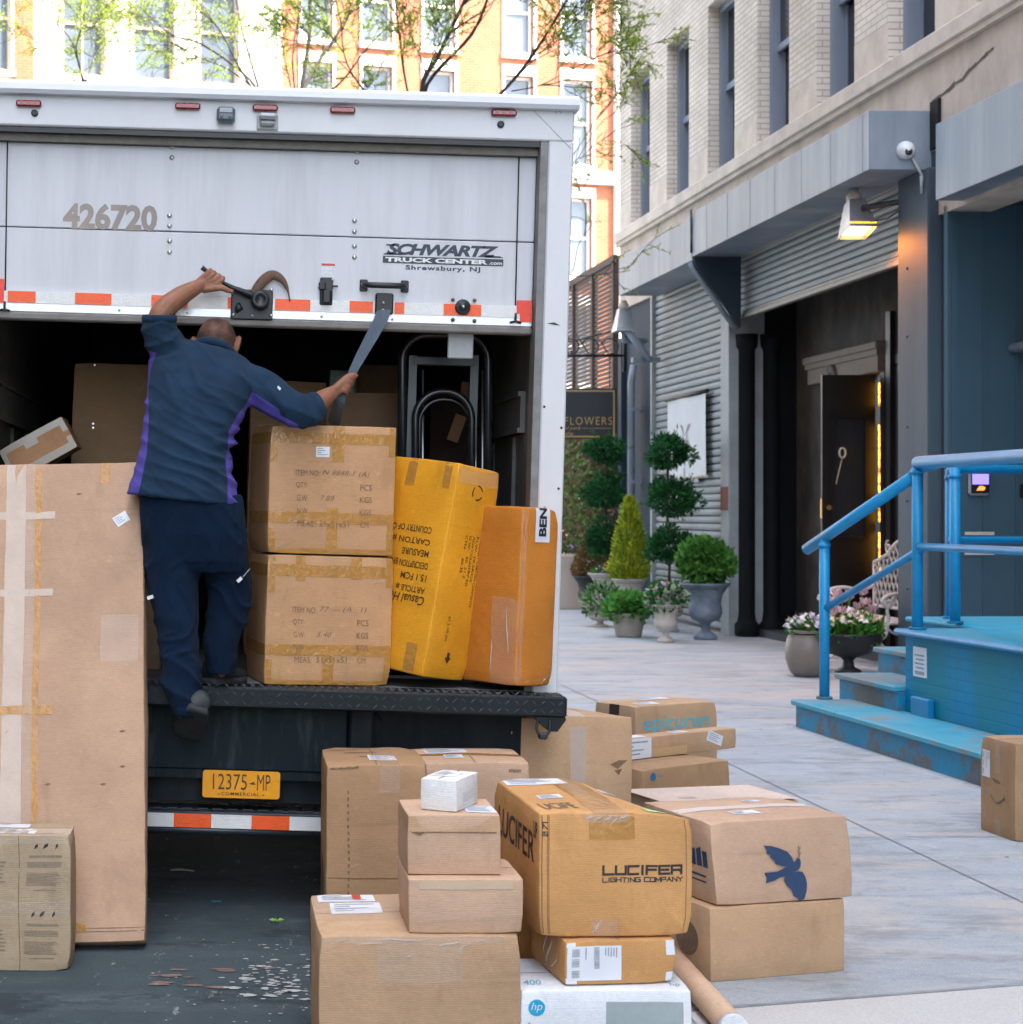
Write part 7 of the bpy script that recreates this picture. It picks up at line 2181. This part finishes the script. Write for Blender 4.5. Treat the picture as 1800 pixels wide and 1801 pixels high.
# shoes
def shoe(heel, toe, up, label):
    ax = (toe - heel).normalized(); Ls = (toe - heel).length
    up = (up - ax * up.dot(ax)).normalized(); sd = ax.cross(up)
    secs = [(0, .034, .06), (.05, .043, .085), (.16, .047, .10), (.30, .046, .096), (.45, .049, .074), (.62, .057, .060), (.80, .057, .050), (.93, .045, .040), (1.0, .022, .026)]
    mb, so2 = MB(), MB()
    for q, z0_, hs in ((mb, .018, 1), (so2, 0, 0)):
        n = 16
        for (t_, w2, h2) in secs:
            c = heel + ax * Ls * t_
            for j in range(n):
                a = 2 * PI * j / n; x = math.cos(a) * w2 * (1.0 if hs else 1.03); y = math.sin(a)
                z = (z0_ + (h2 * (y + 1) / 2 if y > -.3 else 0)) if hs else (.024 if y > 0 else 0)
                q.v.append(c + sd * x * (1 - .25 * max(0, y) if hs else 1) + up * z + (ax * (-.006 if not hs and t_ == 0 else 0)))
        for i in range(len(secs) - 1):
            for j in range(n): q.f.append([i * n + j, i * n + (j + 1) % n, (i + 1) * n + (j + 1) % n, (i + 1) * n + j])
        q.f.append(list(range(n))[::-1]); q.f.append([(len(secs) - 1) * n + j for j in range(n)])
        q.m = [0] * len(q.f); q.sm = [True] * len(q.f)
    o = mb.build('shoe', mat('dark_shoe', (.014, .02, .022), .6, .25, 12, .3, 80, tint=(.06, .075, .075), tamt=.45, tscale=14), mn)
    so2.build('sole', mat('shoe_sole', (.026, .028, .03), .8, .3, 15, .4, 60), o)
    lc_ = MB()
    for k in (.36, .43, .50):
        c = heel + ax * Ls * k + up * (.095 - (k - .30) * .18)
        lc_.tube([c - sd * .03 - up * .012, c + up * .004, c + sd * .03 - up * .012], .0035, 5)
    lc_.build('laces', INK_GREY, o)
    return o
rfoot_h = deck(366, 6.96) - PB; rfoot_t = deck(424, 7.11) - PB
shoe(rfoot_h, rfoot_t, Vector((.03, 0, 1)), '')
shoe(L(348, 1252, 6.665), L(326, 1299, 6.86), Vector((.12, .80, .62)), '')
# the pull strap: from the door's anchor down through his hand
sp = [P(675, 545, YT + .045), P(671, 560, YT + .03), P(655, 590, YT + .02), P(632, 632, 7.092), P(612, 671, 7.086), P(604, 688, 7.086), P(596, 712, 7.11), P(586, 748, 7.30)]
mb = MB().tube(smooth_path(sp, 4), interp([.031, .031, .029, .023, .015, .016, .027, .030], 4), 4, flat=.07, up=(1, -.25, .4), smooth=False)
mb.build('pull_strap', STRAP, door, world=True)

# scraps on the road under the truck
q = G(487, 1621); mb = MB()
for k in range(4): leaf(mb, Vector((0, 0, .006)), Vector((math.cos(k * 1.6), math.sin(k * 1.6), .15)), .03, .016)
o = mb.build('fallen_leaf', mat('leaf_green', (.20, .36, .06), .6)); o.location = q; tag(o, 'small bright green leaf fallen on the dark road behind the truck', 'leaf')
q = G(381, 1585); o = MB().box(-.02, .02, -.012, .012, .001, .004).build('paper_scrap', mat('teal_scrap', (.01, .12, .15), .6)); o.location = q; tag(o, 'teal scrap lying on the dark road under the truck', 'litter')
q = G(322, 1532); mb = MB().tube([(-.055, .0, .006), (-.01, .004, .008), (.05, -.01, .005)], [.004, .005, .003], 5)
o = mb.build('twig', mat('pale_twig', (.34, .29, .22), .8)); o.location = q; tag(o, 'pale broken stick lying on the dark road under the bumper', 'stick')
# ================================================================== POTTED PLANTS AND BENCH
TERRA = mat('pale_cast_stone', (.50, .47, .42), .85, .12, 5, .3, 40, tint=(.28, .25, .21), tamt=.6, tscale=5)
BLUEG = mat('blue_grey_urn', (.12, .16, .21), .6, .12, 6, .2, 30, tint=(.24, .28, .32), tamt=.5, tscale=6)
DARKU = mat('dark_iron_urn', (.022, .026, .03), .5, .2, 8)
BRONZ = mat('brown_glazed_pot', (.21, .175, .15), .4, .15, 5, .1, 30)
SOIL = mat('soil', (.03, .022, .016), .95, .3, 30)
URN = [(.0, 0), (.46, 0), (.48, .05), (.40, .09), (.20, .16), (.17, .24), (.26, .30), (.55, .36), (.66, .46), (.66, .56), (.60, .62), (.68, .80), (.92, .95), (1.0, .97), (1.0, 1.0), (.90, 1.0), (.84, .95), (0, .93)]
WIDEU = [(0, 0), (.36, 0), (.36, .06), (.18, .14), (.14, .30), (.22, .38), (.62, .50), (.86, .72), (.95, .90), (1.0, .94), (1.0, 1.0), (.93, 1.0), (.90, .94), (0, .92)]
POT = [(0, 0), (.66, 0), (.70, .08), (.72, .2), (.86, .72), (.90, .88), (1.0, .90), (1.0, 1.0), (.90, 1.0), (.86, .92), (0, .9)]
ROUND = [(0, 0), (.55, 0), (.82, .14), (.98, .38), (1.0, .58), (.92, .80), (.80, .92), (.86, .96), (.84, 1.0), (.78, 1.0), (.74, .93), (0, .9)]
gp = random.Random(3)
G_DK = leafmat('dark_conifer', (.012, .075, .022), .2); G_DK2 = leafmat('mid_conifer', (.022, .13, .03), .2)
G_LIME = leafmat('golden_conifer', (.46, .48, .03), .35); G_LIME2 = leafmat('green_conifer', (.26, .36, .035), .3)
G_BR = leafmat('brown_conifer', (.16, .095, .028), .2); G_BR2 = leafmat('tan_conifer', (.22, .14, .05), .2)
G_BOX = leafmat('box_leaf', (.055, .185, .03), .3); G_BOX2 = leafmat('light_box_leaf', (.12, .30, .05), .35)
G_BRI = leafmat('bright_leaf', (.07, .27, .05), .35); G_VAR = leafmat('variegated_leaf', (.34, .40, .27), .3)
F_PINK = leafmat('pink_petal', (.66, .40, .46), .3); F_LIL = leafmat('lilac_petal', (.50, .38, .58), .3); F_CR = leafmat('cream_petal', (.72, .62, .45), .3); F_BLU = leafmat('violet_petal', (.36, .34, .62), .3); F_WH = leafmat('white_petal', (.75, .73, .72), .3)
def clump(lv, c, r, n, size, mis=(0, 1), squash=1.0, updir=.3, shell=.55, elong=2.0):
    """leaf-sized faces spread through a lumpy ball"""
    lumps = [(rv(gp), gp.uniform(.62, 1.15)) for _ in range(12)]
    for _ in range(n):
        d = rv(gp); k = gp.random() ** .4
        rad = r * (shell + (1 - shell) * k) * max(.72 if l_ is None else l_[1] - .25 * (1 - max(0, d.dot(l_[0]))) for l_ in lumps)
        p = Vector(c) + Vector((d.x * rad, d.y * rad, d.z * rad * squash))
        dd = d * .9 + rv(gp) * .7 + Vector((0, 0, updir))
        L_ = size * gp.uniform(.7, 1.4)
        leaf(lv, p, dd, L_, L_ / elong * gp.uniform(.8, 1.2), gp, mis[0] if gp.random() < .6 else mis[1])
def flowers(lv, c, r, n, size, mis, dome=.6):
    for _ in range(n):
        a = gp.uniform(0, 2 * PI); k = math.sqrt(gp.random()) * r
        p = Vector(c) + Vector((math.cos(a) * k, math.sin(a) * k, dome * r * (1 - (k / r) ** 2) + gp.uniform(-.02, .03)))
        mi = gp.choice(mis); nrm = (rv(gp) * .6 + Vector((0, -.3, .8))).normalized(); u, w_ = frame(nrm)
        s_ = size * gp.uniform(.7, 1.25); o = len(lv.v)
        lv.v.append(p + nrm * s_ * .15)
        for j in range(10):
            a2 = 2 * PI * j / 10; rr = s_ * (1 if j % 2 == 0 else .62)
            lv.v.append(p + (u * math.cos(a2) + w_ * math.sin(a2)) * rr)
        for j in range(10): lv.f.append([o, o + 1 + j, o + 1 + (j + 1) % 10]); lv.m.append(mi); lv.sm.append(False)
def potted(label, X, Y, prof, r, h, potm, sx=1, sy=1, rz=0, cat='planter', ribs=0):
    t = thing('potted_plant', label, cat, (X, Y, .008), (0, 0, rz), 'potted plants by the shop front')
    mb = MB().lathe([(a * r, b * h) for a, b in prof], n=32, sx=sx, sy=sy, wob=ribs)
    po_ = mb.build('pot', potm, t)
    MB().lathe([(0, h * .90), (r * .86, h * .90), (r * .80, h * .935), (0, h * .95)], n=24, sx=sx, sy=sy).build('soil', SOIL, t)
    return t
def topiary(label, X, Y, r, h, balls, potm, flm=None):
    t = potted(label, X, Y, URN, r, h, potm)
    MB().tube(smooth_path([(0, 0, h * .9), (.02, .0, h + .4), (-.01, 0, h + .9), (0, 0, balls[0][0])], 4), .018, 6).build('stem', BARK, t)
    for (z, rb, ox) in balls:
        lv = MB(); clump(lv, (ox, 0, z), rb * .86, 1000, .075, (0, 1), .78, .1, .35, 2.8)
        for k in range(11):
            d = rv(gp); d.z = d.z * .75 + .1; clump(lv, Vector((ox, 0, z)) + d.normalized() * rb * gp.uniform(.62, 1.05), rb * gp.uniform(.22, .42), 110, .07, (0, 1), .8, .3, .3, 2.8)
        for k in range(9):
            d = rv(gp); q = Vector((ox, 0, z)) + d * rb * .95
            for j in range(7): leaf(lv, q + d * .02 * j, d + rv(gp) * .7, .06, .02, gp, 1)
        lv.build('foliage', [G_DK, G_DK2], t)
    if flm:
        lv = MB(); clump(lv, (0, 0, h), r * .8, 160, .07, (0, 0), .35, .6); flowers(lv, (0, 0, h), r * .75, 40, .035, (1, 2), .4); lv.build('flowers', [G_BOX, F_LIL, F_PINK], t)
    return t
zz_ = lambda py, Y: H - (py - CY) * Y / F
# a brown conifer in a dark urn
Y = 27.6; t = potted('rusty brown conifer in a black urn, farthest left of the pots', 5.58, Y, URN, .26, .58, DARKU)
def cone(lv, z0, z1, r, n, size, mis, el=2.6):
    for _ in range(n):
        k = gp.random() ** 1.25; z = z0 + (z1 - z0) * k
        prof = (1 - k) ** .72 * (1 if k > .12 else .72 + 2.3 * k)
        a = gp.uniform(0, 2 * PI); rr = r * prof * (.55 + .5 * gp.random() ** .5) * (1 + .16 * math.sin(a * 5 + z * 9))
        p = Vector((rr * math.cos(a), rr * math.sin(a), z)); d = Vector((math.cos(a) * .7, math.sin(a) * .7, .9)) + rv(gp) * .5
        leaf(lv, p, d, size * gp.uniform(.7, 1.4), size / el, gp, mis[0] if gp.random() < .5 + .3 * math.sin(a * 3) else mis[1])
lv = MB(); cone(lv, .55, 1.22, .25, 1700, .075, (0, 1)); lv.build('foliage', [G_BR, G_BR2], t)
Y = 26.2; topiary('three-ball topiary on the left, in a pale urn with a few lilac flowers', 5.55, Y, .27, zz_(1008, Y), [(zz_(793, Y), .27, .0), (zz_(868, Y), .29, -.02), (zz_(950, Y), .27, -.03)], TERRA, True)
Y = 25.2; hh = zz_(1018, Y); t = potted('bright yellow-green conifer in a pale stone urn', 5.66, Y, URN, .25, hh, TERRA)
lv = MB(); cone(lv, hh - .02, zz_(880, Y), .27, 3200, .085, (0, 1)); lv.build('foliage', [G_LIME, G_LIME2], t)
Y = 23.4; topiary('three-ball topiary on the right, in a wide pale urn, before the closed shutter', 5.76, Y, .29, zz_(1036, Y), [(zz_(797, Y), .26, .0), (zz_(878, Y), .30, .04), (zz_(962, Y), .28, .03)], TERRA, True)
Y = 21.96; hh = zz_(1026, Y); t = potted('round leafy green shrub in a tall blue-grey urn', 5.86, Y, URN, .30, hh, BLUEG, ribs=.012)
lv = MB(); clump(lv, (0, 0, hh + .27), .32, 1500, .085, (0, 1), .95, .4, .3, 1.7)
for k in range(14): d = rv(gp); d.z = abs(d.z) * .9 - .25; clump(lv, Vector((0, 0, hh + .27)) + d * .27, .12, 110, .085, (0, 1), 1, .5, .2, 1.7)
lv.build('foliage', [G_BOX, G_BOX2], t)
Y = 21.5; hh = zz_(1063, Y); t = potted('ivy and pink flowers in a small pale goblet urn in front of the other pots', 5.26, Y, URN, .21, hh, TERRA)
lv = MB(); clump(lv, (0, 0, hh + .06), .24, 420, .085, (0, 1), .7, .1, .3, 1.5); flowers(lv, (0, 0, hh + .06), .2, 34, .036, (2, 3), .9); lv.build('foliage', [G_DK2, G_VAR, F_PINK, F_LIL], t)
Y = 22.4; hh = zz_(1078, Y); t = potted('mound of bright green leaves in a broad grey-brown pot', 5.02, Y, POT, .23, hh, mat('taupe_pot', (.30, .265, .23), .8, .12, 6, .2, 40))
lv = MB(); clump(lv, (0, 0, hh + .06), .27, 900, .085, (0, 1), .62, .5, .3, 1.6)
for k in range(10): d = rv(gp); clump(lv, Vector((0, 0, hh + .06)) + Vector((d.x, d.y, abs(d.z) * .5)) * .24, .09, 80, .08, (0, 1), .8, .5, .2, 1.5)
lv.build('foliage', [G_BRI, G_BOX2], t)
Y = 24.4; hh = zz_(1066, Y); t = potted('variegated trailing plant in a low pale urn', 5.08, Y, URN, .25, hh, TERRA)
lv = MB(); clump(lv, (0, 0, hh + .08), .26, 500, .10, (0, 1), .75, .4, .3, 2.2); lv.build('foliage', [G_BOX, G_VAR], t)
# by the steps
Y = 17.0; hh = zz_(1108, Y); t = potted('pansies and spiky leaves in a round brown pot beside the blue hand rail', 5.50, Y, ROUND, .20, hh, BRONZ)
lv = MB(); clump(lv, (0, 0, hh), .18, 220, .07, (0, 1), .4, .6, .3, 1.8); flowers(lv, (0, 0, hh + .04), .20, 100, .034, (2, 3, 4, 4), .4)
for k in range(46): d = rv(gp); d.z = abs(d.z) + .7; leaf(lv, Vector((gp.uniform(-.1, .05), gp.uniform(-.05, .1), hh)), d, gp.uniform(.10, .20), .018, gp, 5)
lv.build('flowers', [G_BRI, G_BOX, F_LIL, F_BLU, F_WH, leafmat('spear_leaf', (.25, .30, .08), .3)], t)
Y = 17.45; hh = zz_(1114, Y); t = potted('pink tulips and mixed flowers in a wide black footed urn', 6.05, Y, WIDEU, .34, hh, DARKU)
lv = MB(); clump(lv, (0, 0, hh + .03), .30, 600, .08, (0, 1), .45, .6, .3, 1.8); flowers(lv, (0, -.03, hh + .10), .31, 150, .036, (2, 3, 3), .34)
for k in range(40): d = rv(gp); d.z = abs(d.z) + .9; leaf(lv, Vector((gp.uniform(-.25, .25), gp.uniform(-.2, .2), hh)), d, gp.uniform(.16, .30), .035, gp, 1)
lv.build('flowers', [G_BRI, G_BOX2, F_WH, F_CR], t)
lv, stm = MB(), MB()
for k in range(22):
    x, y, z = gp.uniform(-.27, .20), gp.uniform(-.2, .2), hh + gp.uniform(.16, .40); c = Vector((x, y, z))
    stm.tube([(x * .8, y * .8, hh), c], .006, 5)
    for j in range(7):
        a = 2 * PI * j / 7; d = Vector((math.cos(a) * .35, math.sin(a) * .35, 1))
        leaf(lv, c + Vector((math.cos(a), math.sin(a), 0)) * .022 - Vector((0, 0, .02)), d, .080, .052, gp, j % 2)
lv.build('tulip', [F_PINK, leafmat('pale_tulip', (.74, .56, .58), .3)], t); stm.build('stem', G_BOX, t)

# white cast bench in the entrance
bx0, bx1, by0, by1 = 6.43, 6.90, 17.5, 19.1
bh = thing('garden_bench', 'white cast metal garden bench with lattice back and scrolled arms', 'bench', (bx0, by0, .008))
WI = mat('white_iron', (.62, .59, .56), .5, .08, 10, .1, 60, tint=(.40, .36, .33), tamt=.4, tscale=12)
dX, dY = bx1 - bx0, by1 - by0
zs = .47
mb = MB()
for k in range(9): mb.box(k * dX / 9 + .005, (k + 1) * dX / 9 - .012, 0, dY, zs - .012, zs + .006)
mb.box(0, .03, -.01, dY + .01, zs - .05, zs + .004); mb.box(dX - .03, dX, -.01, dY + .01, zs - .05, zs + .0045)
mb.build('seat', WI, bh)
def bktop(y): 
    t_ = y / dY; return .98 + .24 * max(0, math.sin(PI * t_)) ** 1.5 + .05 * abs(math.cos(PI * t_ * 2))
mb = MB()
bxo = dX
nb_ = 24
mb.tube([(bxo, dY * k / nb_, bktop(dY * k / nb_)) for k in range(nb_ + 1)], .022, 8)
mb.tube([(bxo, 0, zs + .10), (bxo, dY, zs + .10)], .018, 8); mb.tube([(bxo, 0, 0.0), (bxo, 0, bktop(0))], .02, 8); mb.tube([(bxo, dY, 0.0), (bxo, dY, bktop(dY))], .02, 8)
for k in range(3): # crest scrolls
    yc = dY * (.25 + .25 * k); zc_ = bktop(yc)
    mb.tube([(bxo, yc + (.015 + .06 * a / 8) * math.cos(a), zc_ + .07 + (.015 + .06 * a / 8) * math.sin(a)) for a in [i * .55 for i in range(15)]], .012, 6)
stp = .115; s2 = 1.55
for k in range(-16, 26):
    for sg_ in (1, -1):
        y0 = k * stp; pts = []
        for i in range(15):
            z = zs + .10 + i * .05; y = y0 + sg_ * (i * .05) / s2
            if 0 <= y <= dY and z < bktop(y): pts.append((bxo + .004 * sg_, y, z))
        if len(pts) > 1: mb.tube(pts, .011, 5)
mb.build('backrest', WI, bh)
for y in (0, dY):
    mb = MB().tube(smooth_path([(dX, y, .78), (dX - .15, y, .73), (.16, y, .76), (.02, y, .745), (-.03, y, .69), (.02, y, .63), (.06, y, .66), (.03, y, .70)], 5), .018, 8)
    mb.tube(smooth_path([(.10, y, .75), (.02, y, .62), (.03, y, .52), (.0, y, zs)], 4), .016, 7)
    mb.build('armrest', WI, bh)
    mb = MB().tube(smooth_path([(.02, y, zs), (.0, y, .36), (-.06, y, .30), (-.02, y, .24), (.05, y, .15), (.03, y, .04), (-.03, y, .012)], 5), .019, 8)
    mb.tube(smooth_path([(.02, y, zs - .05), (.12, y, .36), (.28, y, .38), (dX, y, .30)], 4), .012, 6)
    mb.build('leg', WI, bh)
